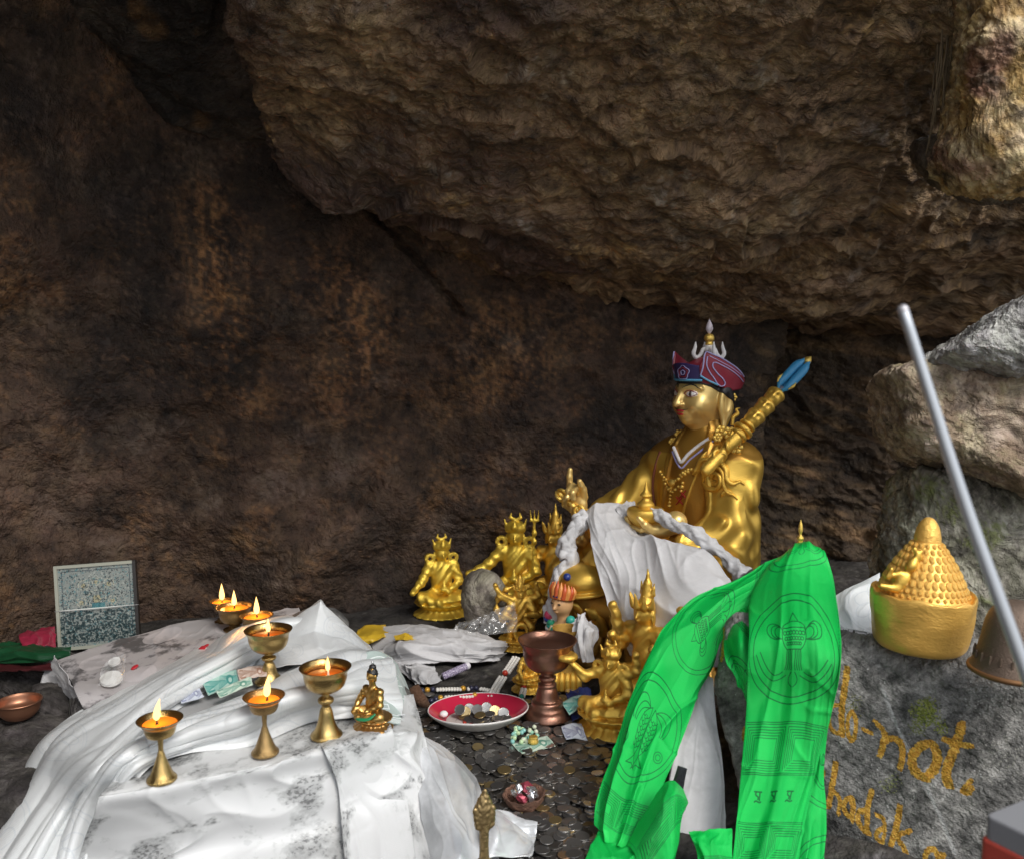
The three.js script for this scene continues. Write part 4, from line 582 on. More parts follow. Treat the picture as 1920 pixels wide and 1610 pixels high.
// painted figure: flesh-coloured face with flame crown and coloured collar
{
  const t = thing('painted_deity', 'painted deity figurine with flame red crown and green collar behind the chalice', 'statue', lvl(1056, 1264), -0.75), k = 0.215;
  const sk = netMesh((x, y, z) => { let h = ell(x, y, z, [0, 0.74, 0.02], [0.105, 0.125, 0.115]); h = smin(h, cap(x, y, z, [0, 0.755, 0.125], [0, 0.71, 0.148], 0.01, 0.018), 0.014); h = smin(h, ell(x, y, z, [0, 0.67, 0.115], [0.03, 0.012, 0.018]), 0.01); h = smin(h, cap(x, y, z, [0, 0.5, 0], [0, 0.66, 0.01], 0.06), 0.03); return smin(h, smax(ell(x, y, z, [0, 0.36, 0], [0.19, 0.2, 0.13]), -y + 0.02, 0.01), 0.03); }, [-0.3, 0.0, -0.25], [0.3, 0.95, 0.3], 0.011); sk.scale(k, k, k);
  part(t, 'body', sk, std([0.62, 0.36, 0.17], 0.4));
  const fl = []; for (let i = -5; i <= 5; i++) { const a = i * 0.32; fl.push(taperTube([V(Math.sin(a) * 0.10, 0.80, Math.cos(a) * 0.09 + 0.01), V(Math.sin(a) * 0.135, 0.88, Math.cos(a) * 0.10), V(Math.sin(a) * 0.125, 0.98 - Math.abs(i) * 0.012, Math.cos(a) * 0.085)], [0.036, 0.030, 0.006], 12, 10)); }
  fl.forEach((g, i) => { g.scale(k, k, k); part(t, 'crown_flame', g, i % 2 ? std([0.55, 0.10, 0.03], 0.4) : std([0.70, 0.28, 0.07], 0.4)); });
  const band = new THREE.TorusGeometry(0.108, 0.013, 8, 40); band.rotateX(Math.PI / 2 - 0.25); band.translate(0, 0.80, 0.018); band.scale(k, k, k); part(t, 'headband', band, navy);
  const bl = new THREE.SphereGeometry(0.04, 16, 12); bl.translate(0.02, 1.0, -0.03); bl.scale(k, k, k); part(t, 'crown_jewel', bl, std([0.02, 0.04, 0.20], 0.3));
  const cols = [std([0.02, 0.30, 0.17], 0.4), std([0.03, 0.38, 0.30], 0.4), std([0.70, 0.66, 0.62], 0.5), std([0.5, 0.05, 0.12], 0.4), std([0.03, 0.06, 0.30], 0.4)];
  for (const s of [-1, 1]) for (let i = 0; i < 5; i++) { const q = new THREE.SphereGeometry(0.05 - i * 0.003, 14, 10); q.translate(s * (0.14 + 0.02 * Math.sin(i * 2)), 0.60 - i * 0.035, 0.06 - i * 0.005); q.scale(k, k, k); part(t, 'collar_jewel', q, cols[(i + (s > 0 ? 1 : 3)) % 5]); }
  for (let i = 0; i < 9; i++) { const a = (i - 4) * 0.24, g = taperTube([V(Math.sin(a) * 0.10, 0.50, Math.cos(a) * 0.09 + 0.02), V(Math.sin(a) * 0.20, 0.36, Math.cos(a) * 0.14), V(Math.sin(a) * 0.215, 0.14, Math.cos(a) * 0.155)], [0.02, 0.026, 0.022], 12, 8); g.scale(k, k, k); part(t, 'sash', g, [std([0.66, 0.42, 0.20], 0.5), std([0.72, 0.60, 0.42], 0.5), cols[0], cols[4]][i % 4]); }
  for (const s of [-1, 1]) { const e = new THREE.SphereGeometry(0.014, 10, 8); e.scale(1.5, 0.6, 0.6); e.translate(s * 0.045, 0.755, 0.125); e.scale(k, k, k); part(t, 'eye', e, blackPaint); }
}
// ---------------------------------------------------------------- stones from outlines
// A rounded stone: a closed outline (2-D points round the origin of a frame) swelling to a thickness; p sets how square its edges are.
function stone(outline, frame, th, o = {}) {
  const N = o.n ?? 110, M = o.m ?? 46, p = o.p ?? 3.2, seed = o.seed ?? 1, ang = outline.map(([x, y]) => Math.atan2(y, x)), K = outline.length;
  const rad = (a) => { const cx = Math.cos(a), cy = Math.sin(a); let best = 0; for (let i = 0; i < K; i++) { const [x1, y1] = outline[i], [x2, y2] = outline[(i + 1) % K], ex = x2 - x1, ey = y2 - y1, den = cx * ey - cy * ex; if (Math.abs(den) < 1e-9) continue; const t = (x1 * ey - y1 * ex) / den, u = (x1 * cy - y1 * cx) / den; if (t > 0 && u >= -1e-6 && u <= 1 + 1e-6) best = Math.max(best, t); } return best; };
  const raw = Array.from({ length: N }, (_, i) => rad(i / N * Math.PI * 2)), R = raw.map((_, i) => (raw[(i + N - 1) % N] + 2 * raw[i] + raw[(i + 1) % N]) / 4);
  const G = o.g ?? Math.round(Math.sqrt(N * M) * 0.95), S1 = G + 1, pos = [], idx = [], map = [[], []];
  const put = (side, i, j) => { const a = i / G * 2 - 1, b = j / G * 2 - 1, rim = i === 0 || j === 0 || i === G || j === G; if (side && rim) return (map[1][j * S1 + i] = map[0][j * S1 + i]);
    let rho, th0; if (a === 0 && b === 0) { rho = 0; th0 = 0; } else if (Math.abs(a) > Math.abs(b)) { rho = Math.abs(a); th0 = Math.PI / 4 * (b / a) + (a < 0 ? Math.PI : 0); } else { rho = Math.abs(b); th0 = Math.PI / 2 - Math.PI / 4 * (a / b) + (b < 0 ? Math.PI : 0); }
    const ix = ((th0 / (Math.PI * 2) + 2) % 1) * N, i0 = Math.floor(ix) % N, fr = ix - Math.floor(ix), Rr = R[i0] * (1 - fr) + R[(i0 + 1) % N] * fr, f = Math.PI / 2 * (1 - rho) * (side ? -1 : 1), c = Math.cos(f), s = Math.sin(f), k = Math.pow(Math.pow(Math.abs(c), p) + Math.pow(Math.abs(s), p), -1 / p), r = Rr * c * k;
    const q = frame.o.clone().addScaledVector(frame.u, Math.cos(th0) * r).addScaledVector(frame.v, Math.sin(th0) * r).addScaledVector(frame.w, s * k * th / 2); map[side][j * S1 + i] = pos.length / 3; pos.push(q.x, q.y, q.z); };
  for (const side of [0, 1]) { for (let j = 0; j <= G; j++) for (let i = 0; i <= G; i++) put(side, i, j); const m = map[side]; for (let j = 0; j < G; j++) for (let i = 0; i < G; i++) { const a = m[j * S1 + i], b = m[j * S1 + i + 1], c = m[(j + 1) * S1 + i], d = m[(j + 1) * S1 + i + 1]; side ? idx.push(a, c, b, b, c, d) : idx.push(a, b, c, b, d, c); } }
  const g = new THREE.BufferGeometry(); g.setAttribute('position', new THREE.Float32BufferAttribute(pos, 3)); g.setAttribute('uv', new THREE.BufferAttribute(new Float32Array(pos.length / 3 * 2), 2)); g.setIndex(idx); g.computeVertexNormals();
  const P = g.attributes.position, uv = g.attributes.uv, q = V(), amp = o.amp ?? 0.01;
  const D = o.relief ?? ((x, y, z) => amp * (fbm(x * 6 + seed, y * 6, z * 6, 4) + 0.8 * (worley(x * 13 + seed, y * 15, z * 13)[0] - 0.5) + 0.35 * fbm(x * 34, y * 34, z * 34 + seed, 3, 0.6)));
  displace(g, D);
  for (let i = 0; i < P.count; i++) { q.fromBufferAttribute(P, i).sub(frame.o); const h = q.dot(frame.w); uv.setXY(i, q.dot(frame.u) + (o.planar ? 0 : 0.85 * h), q.dot(frame.v) + (o.planar ? 0 : 0.6 * h)); }
  return g;
}
const flat = (c) => ({ o: c, u: V(1, 0, 0), v: V(0, 0, -1), w: V(0, 1, 0) });
function levelStone(px, y, th, o) { // outline given in photo positions on a level
  const pts = px.map(([a, b]) => onY(a, b, y)), c = pts.reduce((s, p) => s.add(p), V()).divideScalar(pts.length);
  return stone(pts.map((p) => [p.x - c.x, -(p.z - c.z)]), flat(V(c.x, y - th / 2, c.z)), th, o);
}
const greyRock = (a, b, s = 1) => (x, y, z) => { const n = fbm(x * 9 + s, y * 9, z * 9, 4), sp = fbm(x * 70, y * 70, z * 70, 2); return mix3(a, b, smoothstep(n + 0.5 * sp, -0.5, 0.6)); };
const slabMat = rockMat;
const TOP = 0.14;
solo('stone_slab', paint(levelStone([[205, 1474], [470, 1422], [728, 1358], [775, 1275], [600, 1200], [260, 1310], [150, 1400]], TOP, 0.17, { p: 9, amp: 0.004, seed: 3 }), greyRock([0.10, 0.095, 0.09], [0.30, 0.29, 0.28], 2)), slabMat, 'low stone slab under the front white cloth', 'stone slab');
solo('stone_slab', paint(levelStone([[130, 1320], [330, 1270], [560, 1185], [540, 1138], [330, 1165], [120, 1225]], TOP, 0.19, { p: 7, amp: 0.006, seed: 8 }), greyRock([0.10, 0.095, 0.09], [0.30, 0.29, 0.28], 4)), slabMat, 'low stone slab under the dotted cloth near the picture', 'stone slab');

// ---------------------------------------------------------------- white scarves and cloths
const dirt = noiseTile(512, 5, 77, 6, 0.62), dirt2 = noiseTile(512, 14, 91, 5, 0.66);
const soiled = texOf(512, (x, y, i) => { const d = smoothstep(dirt[i], 0.53, 0.66) * smoothstep(tileF[i] * 0.7 + dirt2[i] * 0.5, 0.60, 0.78), s = smoothstep(dirt2[(i + 9000) % dirt2.length], 0.66, 0.74); const v = 0.95 - 0.24 * d - 0.06 * s - 0.26 * smoothstep(dirt[i], 0.48, 0.68) * (0.5 + 0.5 * tileF[i]); return [v, v * 0.99, v * 0.975]; }, true);
const cleanish = texOf(512, (x, y, i) => { const v = 0.955 - 0.10 * smoothstep(dirt[i], 0.52, 0.75) - 0.05 * tileF[i]; return [v, v * 0.995, v * 0.985]; }, true);
// woven damask: faint rings, bands and threads drawn in greyer and whiter tones
const damask = canvasTex(1024, 1024, (g, w, h) => { const r = rng(66); g.fillStyle = '#f1f2f1'; g.fillRect(0, 0, w, h); for (let i = 0; i < 1800; i++) { g.globalAlpha = 0.05; g.fillStyle = r() > 0.5 ? '#ffffff' : '#cfd3d6'; g.fillRect(r() * w, 0, 1 + r() * 2, h); } g.globalAlpha = 1; g.strokeStyle = '#e1e4e6'; for (const [x, y] of [[250, 240], [760, 560], [260, 860]]) { g.lineWidth = 7; g.beginPath(); g.arc(x, y, 170, 0, 7); g.stroke(); g.lineWidth = 4; g.beginPath(); g.arc(x, y, 150, 0, 7); g.stroke(); g.lineWidth = 6; for (let k = 0; k < 6; k++) { g.save(); g.translate(x, y); g.rotate(k * Math.PI / 3); g.beginPath(); g.moveTo(0, 20); g.bezierCurveTo(60, 40, 40, 110, 0, 120); g.bezierCurveTo(-40, 110, -60, 40, 0, 20); g.stroke(); g.restore(); } } g.lineWidth = 3; for (let k = 0; k < 7; k++) { g.beginPath(); g.moveTo(0, 470 + k * 9); g.lineTo(w, 470 + k * 9); g.stroke(); } for (let i = 0; i < 240; i++) { g.globalAlpha = 0.10 * r(); g.fillStyle = '#8f8b84'; g.beginPath(); g.arc(r() * w, r() * h, 2 + r() * 10, 0, 7); g.fill(); } }, true);
const satinW = new THREE.MeshPhysicalMaterial({ color: new THREE.Color().setRGB(0.80, 0.81, 0.82), roughness: 0.30, metalness: 0.06, ior: 1.75, map: rep(damask, 3.6), bumpMap: rep(weaveBump, 26), bumpScale: 0.0002, side: THREE.DoubleSide });
const cottonW = new THREE.MeshPhysicalMaterial({ color: new THREE.Color().setRGB(0.74, 0.74, 0.77), roughness: 0.7, map: rep(cleanish, 2.2), bumpMap: rep(weaveBump, 30), bumpScale: 0.0003 });
const sootyW = new THREE.MeshPhysicalMaterial({ color: new THREE.Color().setRGB(0.70, 0.72, 0.74), roughness: 0.34, metalness: 0.04, ior: 1.65, map: rep(soiled, 4.2), bumpMap: rep(weaveBump, 26), bumpScale: 0.0002 });
const glossyW = new THREE.MeshPhysicalMaterial({ color: new THREE.Color().setRGB(0.78, 0.80, 0.84), roughness: 0.22, metalness: 0.12, ior: 1.8, map: rep(cleanish, 2), clearcoat: 0.25, clearcoatRoughness: 0.25 });

// print of the scarf ends: ring with a woven meander and waves, fringes
const emblemTex = canvasTex(1024, 1024, (g, w, h) => {
  g.fillStyle = '#bcc7c3'; g.fillRect(0, 0, w, h); g.strokeStyle = '#ffffff'; g.lineWidth = 13;
  g.beginPath(); g.arc(w / 2, h / 2, 400, 0, 7); g.stroke(); g.lineWidth = 9; g.beginPath(); g.arc(w / 2, h / 2, 360, 0, 7); g.stroke();
  g.lineWidth = 12; for (let k = 0; k < 4; k++) { g.save(); g.translate(w / 2, h / 2); g.rotate(k * Math.PI / 2); g.beginPath(); g.moveTo(40, 40); g.lineTo(220, 40); g.lineTo(220, 190); g.lineTo(120, 190); g.lineTo(120, 110); g.lineTo(170, 110); g.stroke(); g.strokeRect(60, 225, 90, 60); g.restore(); }
  g.lineWidth = 7; for (let k = 0; k < 6; k++) { g.beginPath(); g.moveTo(0, 30 + k * 12); g.lineTo(w, 30 + k * 12); g.stroke(); }
});
const tableY = (x, z) => TOP + 0.004;
const scarfG = 'white offering scarves draped over the stone slabs';
const S = (name, rows, o, m, label, cat = 'scarf') => solo(name, cloth(rows, o), m, label, cat, o.group);
S('altar_cloth', [
  [[250, 1425, 0.148], [400, 1385, 0.149], [560, 1350, 0.148], [700, 1320, 0.148], [775, 1300, 0.14]],
  [[215, 1462, 0.148], [380, 1425, 0.148], [555, 1388, 0.148], [690, 1350, 0.148], [785, 1340, 0.13]],
  [[186, 1494, 0.146], [370, 1462, 0.146], [560, 1420, 0.146], [735, 1375, 0.146], [795, 1375, 0.12]],
  [[174, 1532, 0.118], [360, 1500, 0.118], [566, 1455, 0.118], [750, 1412, 0.116], [805, 1420, 0.09]],
  [[156, 1580, 0.075], [350, 1552, 0.078], [572, 1510, 0.078], [768, 1468, 0.076], [808, 1490, 0.05]],
  [[140, 1640, 0.03], [340, 1612, 0.034], [578, 1576, 0.034], [785, 1540, 0.030], [812, 1560, 0.02]],
  [[118, 1730, 0.004], [330, 1712, 0.006], [590, 1680, 0.006], [806, 1650, 0.006], [830, 1660, 0.004]],
], { nu: 200, nv: 170, fold: 0.009, folds: 3.5, wrinkle: 0.0035, wf: 5, seed: 4, damp: (s, t) => t < 0.33 ? 0.35 : 1 }, sootyW, 'soot-flecked white cloth hanging over the front stone slab', 'cloth');
S('altar_runner', [
  [[600, 1392, 0.152], [660, 1376, 0.152], [728, 1352, 0.152]],
  [[608, 1408, 0.150], [668, 1392, 0.150], [737, 1372, 0.150]],
  [[632, 1470, 0.101], [686, 1452, 0.101], [752, 1432, 0.10]],
  [[640, 1540, 0.056], [694, 1522, 0.056], [764, 1500, 0.055]],
  [[652, 1680, 0.008], [706, 1662, 0.008], [784, 1640, 0.008]],
], { nu: 60, nv: 110, fold: 0.003, folds: 2, wrinkle: 0.0016, seed: 14 }, sootyW, 'narrow white cloth strip over the front slab below the small black-haired figurine', 'cloth');
S('slab_cloth', [
  [[105, 1240, 0.146], [220, 1200, 0.148], [350, 1165, 0.148], [470, 1150, 0.148], [560, 1140, 0.146]],
  [[128, 1268, 0.148], [240, 1232, 0.149], [360, 1196, 0.149], [480, 1170, 0.149], [572, 1160, 0.148]],
  [[142, 1300, 0.148], [260, 1268, 0.148], [385, 1228, 0.148], [500, 1195, 0.148], [590, 1185, 0.148]],
  [[165, 1345, 0.12], [290, 1320, 0.12], [410, 1275, 0.13], [520, 1240, 0.14], [600, 1220, 0.145]],
], { nu: 150, nv: 90, fold: 0.003, folds: 4, wrinkle: 0.003, wf: 7, seed: 9 }, new THREE.MeshPhysicalMaterial({ color: new THREE.Color().setRGB(0.54, 0.52, 0.53), roughness: 0.75, map: (() => { const t = texOf(512, (x, y, i) => { let v = 0.86 - 0.42 * smoothstep(dirt[i] * 0.5 + dirt2[i] * 0.5, 0.50, 0.66); for (const [cx, cy, r] of [[90, 110, 44], [250, 70, 46], [410, 130, 42], [160, 270, 40], [330, 290, 46], [60, 420, 42], [240, 440, 44], [430, 420, 44]]) { const q = Math.hypot((x - cx), (y - cy)); if (q < r) v = lerp(v, 0.97, 0.75); } return [v, v * 0.985, v * 0.98]; }, true); return rep(t, 2.6); })() }), 'greyish white cloth with pale round dots on the rear slab', 'cloth');
S('slab_cloth_flap', [
  [[102, 1222, 0.146], [112, 1248, 0.148], [132, 1278, 0.148], [150, 1305, 0.146]],
  [[92, 1242, 0.13], [104, 1266, 0.13], [130, 1300, 0.12], [158, 1330, 0.11]],
  [[74, 1280, 0.105], [100, 1292, 0.095], [135, 1318, 0.085], [170, 1352, 0.07]],
], { nu: 40, nv: 40, fold: 0.005, folds: 2, seed: 6, wrinkle: 0.002 }, cottonW, 'loose white corner of cloth hanging off the rear slab', 'cloth');
S('gauze_cloth', [
  [[180, 1350, 0.145], [300, 1290, 0.151], [430, 1235, 0.153], [560, 1200, 0.16], [650, 1190, 0.16]],
  [[200, 1385, 0.147], [320, 1325, 0.152], [450, 1270, 0.155], [575, 1232, 0.162], [670, 1220, 0.16]],
  [[225, 1430, 0.147], [350, 1372, 0.151], [480, 1320, 0.153], [600, 1280, 0.158], [700, 1262, 0.155]],
], { nu: 120, nv: 60, fold: 0.004, folds: 3, seed: 16, wrinkle: 0.003 }, new THREE.MeshPhysicalMaterial({ color: new THREE.Color().setRGB(0.46, 0.46, 0.47), roughness: 0.7, map: rep(cleanish, 3), bumpMap: rep(weaveBump, 30), bumpScale: 0.0004 }), 'thin grey-white gauze under the banknotes between two scarves', 'cloth');
S('offering_scarf', [
  [[-110, 1640, 0.004], [-60, 1665, 0.02], [0, 1690, 0.03], [50, 1720, 0.01]],
  [[25, 1470, 0.05], [65, 1485, 0.085], [108, 1512, 0.095], [148, 1545, 0.07]],
  [[75, 1385, 0.10], [122, 1398, 0.15], [172, 1424, 0.165], [212, 1455, 0.145]],
  [[150, 1328, 0.13], [205, 1332, 0.172], [252, 1345, 0.180], [286, 1364, 0.152]],
  [[255, 1270, 0.145], [300, 1272, 0.18], [345, 1282, 0.185], [376, 1298, 0.154]],
  [[362, 1216, 0.15], [408, 1214, 0.19], [450, 1226, 0.2], [486, 1246, 0.16]],
  [[438, 1182, 0.15], [484, 1170, 0.2], [526, 1178, 0.21], [558, 1205, 0.17]],
  [[520, 1166, 0.16], [560, 1156, 0.21], [592, 1166, 0.22], [615, 1194, 0.19]],
], { nu: 90, nv: 240, fold: 0.015, folds: 3.2, seed: 21, wrinkle: 0.0022, wf: 6, group: scarfG }, satinW, 'upper white satin scarf running past the rear lamps to the peak');
S('offering_scarf', [
  [[20, 1625, 0.0], [80, 1640, 0.03], [140, 1665, 0.02], [190, 1690, 0]],
  [[100, 1520, 0.05], [145, 1515, 0.10], [185, 1535, 0.095], [212, 1568, 0.05]],
  [[185, 1432, 0.13], [228, 1420, 0.178], [252, 1432, 0.172], [264, 1456, 0.15]],
  [[318, 1368, 0.15], [335, 1360, 0.182], [350, 1380, 0.178], [362, 1410, 0.15]],
  [[424, 1320, 0.152], [446, 1318, 0.19], [460, 1345, 0.195], [474, 1392, 0.15]],
  [[528, 1262, 0.16], [552, 1262, 0.2], [568, 1300, 0.208], [578, 1352, 0.152]],
  [[610, 1216, 0.175], [650, 1224, 0.215], [672, 1280, 0.2], [684, 1342, 0.152]],
  [[690, 1206, 0.175], [728, 1230, 0.19], [748, 1285, 0.17], [758, 1345, 0.14]],
], { nu: 90, nv: 240, fold: 0.016, folds: 3.4, seed: 33, wrinkle: 0.0024, wf: 6, group: scarfG }, satinW, 'lower white satin scarf passing behind the two front lamps');
S('peaked_cloth', [
  [[556, 1182, 0, 1.76], [580, 1154, 0, 1.74], [601, 1128, 0, 1.72], [628, 1156, 0, 1.72], [656, 1186, 0, 1.73]],
  [[478, 1206, 0, 1.62], [536, 1166, 0, 1.615], [601, 1124, 0, 1.61], [648, 1170, 0, 1.625], [694, 1210, 0, 1.64]],
  [[452, 1232, 0.166], [520, 1204, 0.198], [590, 1182, 0, 1.555], [664, 1206, 0, 1.57], [712, 1236, 0.172]],
  [[438, 1254, 0.156], [528, 1228, 0.185], [600, 1214, 0.200], [678, 1236, 0.182], [734, 1268, 0.15]],
  [[436, 1275, 0.152], [540, 1246, 0.178], [632, 1240, 0.185], [700, 1262, 0.165], [752, 1300, 0.12]],
], { nu: 130, nv: 110, fold: 0.004, folds: 2.6, seed: 41, wrinkle: 0.002, wf: 6, sharp: true }, satinW, 'white cloth drawn up to a sharp peak behind the lamps', 'cloth');
{
  const r = rng(8), pts = []; for (let i = 0; i < 9; i++) { const a = i / 9 * Math.PI * 2; pts.push([Math.cos(a) * (0.055 + 0.015 * r()), Math.sin(a) * (0.04 + 0.01 * r())]); }
  const c = at(600, 1170, 1.70); solo('stone', paint(stone(pts, flat(V(c.x, 0.175, c.z + 0.02)), 0.075, { n: 60, m: 30, p: 2.4, amp: 0.008 }), greyRock([0.1, 0.1, 0.1], [0.25, 0.25, 0.24])), rockMat, 'stone holding up the peaked white cloth', 'stone');
}
S('printed_scarf', [
  [[650, 1235, 0.20], [690, 1222, 0.205], [722, 1226, 0.19], [745, 1245, 0.16]],
  [[645, 1275, 0.182], [700, 1262, 0.19], [742, 1268, 0.165], [768, 1290, 0.11]],
  [[652, 1318, 0.164], [708, 1312, 0.172], [756, 1318, 0.14], [780, 1335, 0.07]],
  [[676, 1352, 0.156], [722, 1356, 0.158], [760, 1362, 0.12], [778, 1382, 0.035]],
], { nu: 70, nv: 70, fold: 0.004, folds: 1.5, seed: 52, wrinkle: 0.0016, uvw: 1, uvl: 1 }, new THREE.MeshPhysicalMaterial({ color: new THREE.Color().setRGB(0.88, 0.92, 0.91), roughness: 0.38, map: emblemTex }), 'sheer white scarf end printed with a round emblem beside the figurine');
S('offering_scarf', [
  [[752, 1372, 0.125], [776, 1378, 0.115], [795, 1388, 0.09], [812, 1400, 0.05]],
  [[768, 1420, 0.09], [806, 1412, 0.10], [842, 1418, 0.075], [868, 1436, 0.03]],
  [[784, 1480, 0.06], [826, 1466, 0.085], [868, 1468, 0.065], [898, 1486, 0.014]],
  [[796, 1545, 0.03], [842, 1526, 0.065], [880, 1520, 0.05], [906, 1530, 0.012]],
  [[804, 1610, 0.012], [850, 1590, 0.05], [892, 1580, 0.04], [918, 1580, 0.012]],
  [[812, 1680, 0.005], [862, 1660, 0.03], [905, 1640, 0.025], [940, 1630, 0.008]],
], { nu: 90, nv: 150, fold: 0.011, folds: 2, seed: 61, wrinkle: 0.002, wf: 5, group: scarfG }, glossyW, 'glossy white satin scarf spilling off the slab towards the brass handle');
S('offering_scarf', [
  [[905, 1525, 0.03], [908, 1560, 0.04], [900, 1610, 0.03]],
  [[925, 1514, 0.04], [935, 1560, 0.05], [930, 1605, 0.03]],
  [[955, 1522, 0.03], [965, 1562, 0.025], [962, 1603, 0.022]],
  [[985, 1536, 0.022], [990, 1570, 0.014], [992, 1604, 0.018]],
  [[1008, 1544, 0.02], [1003, 1575, 0.012], [996, 1606, 0.014]],
], { nu: 60, nv: 70, fold: 0.006, folds: 1.6, seed: 67, wrinkle: 0.002, wf: 6 }, glossyW, 'short crumpled end of white satin on the coins beside the clay cup');
// crumpled white cloths on the floor behind
S('crumpled_cloth', [
  [[680, 1178, 0.012], [760, 1172, 0.02], [840, 1176, 0.03], [905, 1188, 0.02], [945, 1200, 0.01]],
  [[690, 1196, 0.02], [765, 1188, 0.05], [845, 1190, 0.055], [910, 1200, 0.05], [950, 1212, 0.015]],
  [[700, 1218, 0.02], [770, 1212, 0.055], [850, 1212, 0.05], [905, 1218, 0.045], [945, 1228, 0.012]],
  [[715, 1245, 0.008], [775, 1244, 0.02], [845, 1240, 0.022], [890, 1240, 0.02], [930, 1240, 0.008]],
], { nu: 140, nv: 90, fold: 0.016, folds: 4, along: true, seed: 71, wrinkle: 0.006, wf: 9 }, cottonW, 'crumpled white cloth on the floor before the plastic-wrapped stone', 'cloth');
S('crumpled_cloth', [
  [[735, 1246, 0.008], [775, 1242, 0.02], [815, 1250, 0.01]],
  [[755, 1262, 0.012], [790, 1260, 0.03], [822, 1264, 0.01]],
  [[780, 1284, 0.004], [805, 1282, 0.014], [826, 1278, 0.004]],
], { nu: 60, nv: 60, fold: 0.010, folds: 3, seed: 75, wrinkle: 0.006, wf: 10 }, cottonW, 'small grey-white rag by the printed scarf end', 'cloth');
const yellowSilk = std([0.62, 0.40, 0.03], 0.45, { sheen: 0.3 });
S('yellow_cloth', [[[668, 1184, 0.03], [690, 1172, 0.04], [722, 1172, 0.03]], [[672, 1196, 0.045], [700, 1184, 0.05], [730, 1182, 0.035]], [[690, 1208, 0.03], [716, 1196, 0.045], [742, 1190, 0.03]]], { nu: 40, nv: 40, fold: 0.006, folds: 2, seed: 3 }, yellowSilk, 'folded yellow cloth behind the peaked white cloth', 'cloth');
S('yellow_cloth', [[[738, 1192, 0.062], [758, 1186, 0.066], [772, 1190, 0.062]], [[742, 1200, 0.058], [760, 1198, 0.064], [780, 1198, 0.058]]], { nu: 30, nv: 24, fold: 0.003, folds: 2, seed: 5 }, yellowSilk, 'small scrap of yellow cloth lying on the crumpled white cloth', 'cloth');

// ---------------------------------------------------------------- butter lamps
const brass = new THREE.MeshPhysicalMaterial({ color: new THREE.Color().setRGB(0.47, 0.325, 0.125), metalness: 0.97, roughness: 0.15, bumpMap: rep(fineBump, 2), bumpScale: 0.0003 });
const brassDark = new THREE.MeshPhysicalMaterial({ color: new THREE.Color().setRGB(0.36, 0.235, 0.10), metalness: 0.92, roughness: 0.26, bumpMap: rep(fineBump, 2), bumpScale: 0.0004 });
const butter = new THREE.MeshPhysicalMaterial({ color: new THREE.Color().setRGB(0.72, 0.24, 0.025), roughness: 0.12, clearcoat: 0.5, clearcoatRoughness: 0.08 });
const butterDim = new THREE.MeshPhysicalMaterial({ color: new THREE.Color().setRGB(0.36, 0.10, 0.015), roughness: 0.10, clearcoat: 0.5, clearcoatRoughness: 0.06 });
const flameMat = new THREE.MeshPhysicalMaterial({ color: 0x000000, emissive: new THREE.Color(1.0, 0.56, 0.17), emissiveIntensity: 2.2, roughness: 1 });
const wickMat = std([0.02, 0.015, 0.012], 0.9), waxMat = std([0.75, 0.66, 0.52], 0.5);
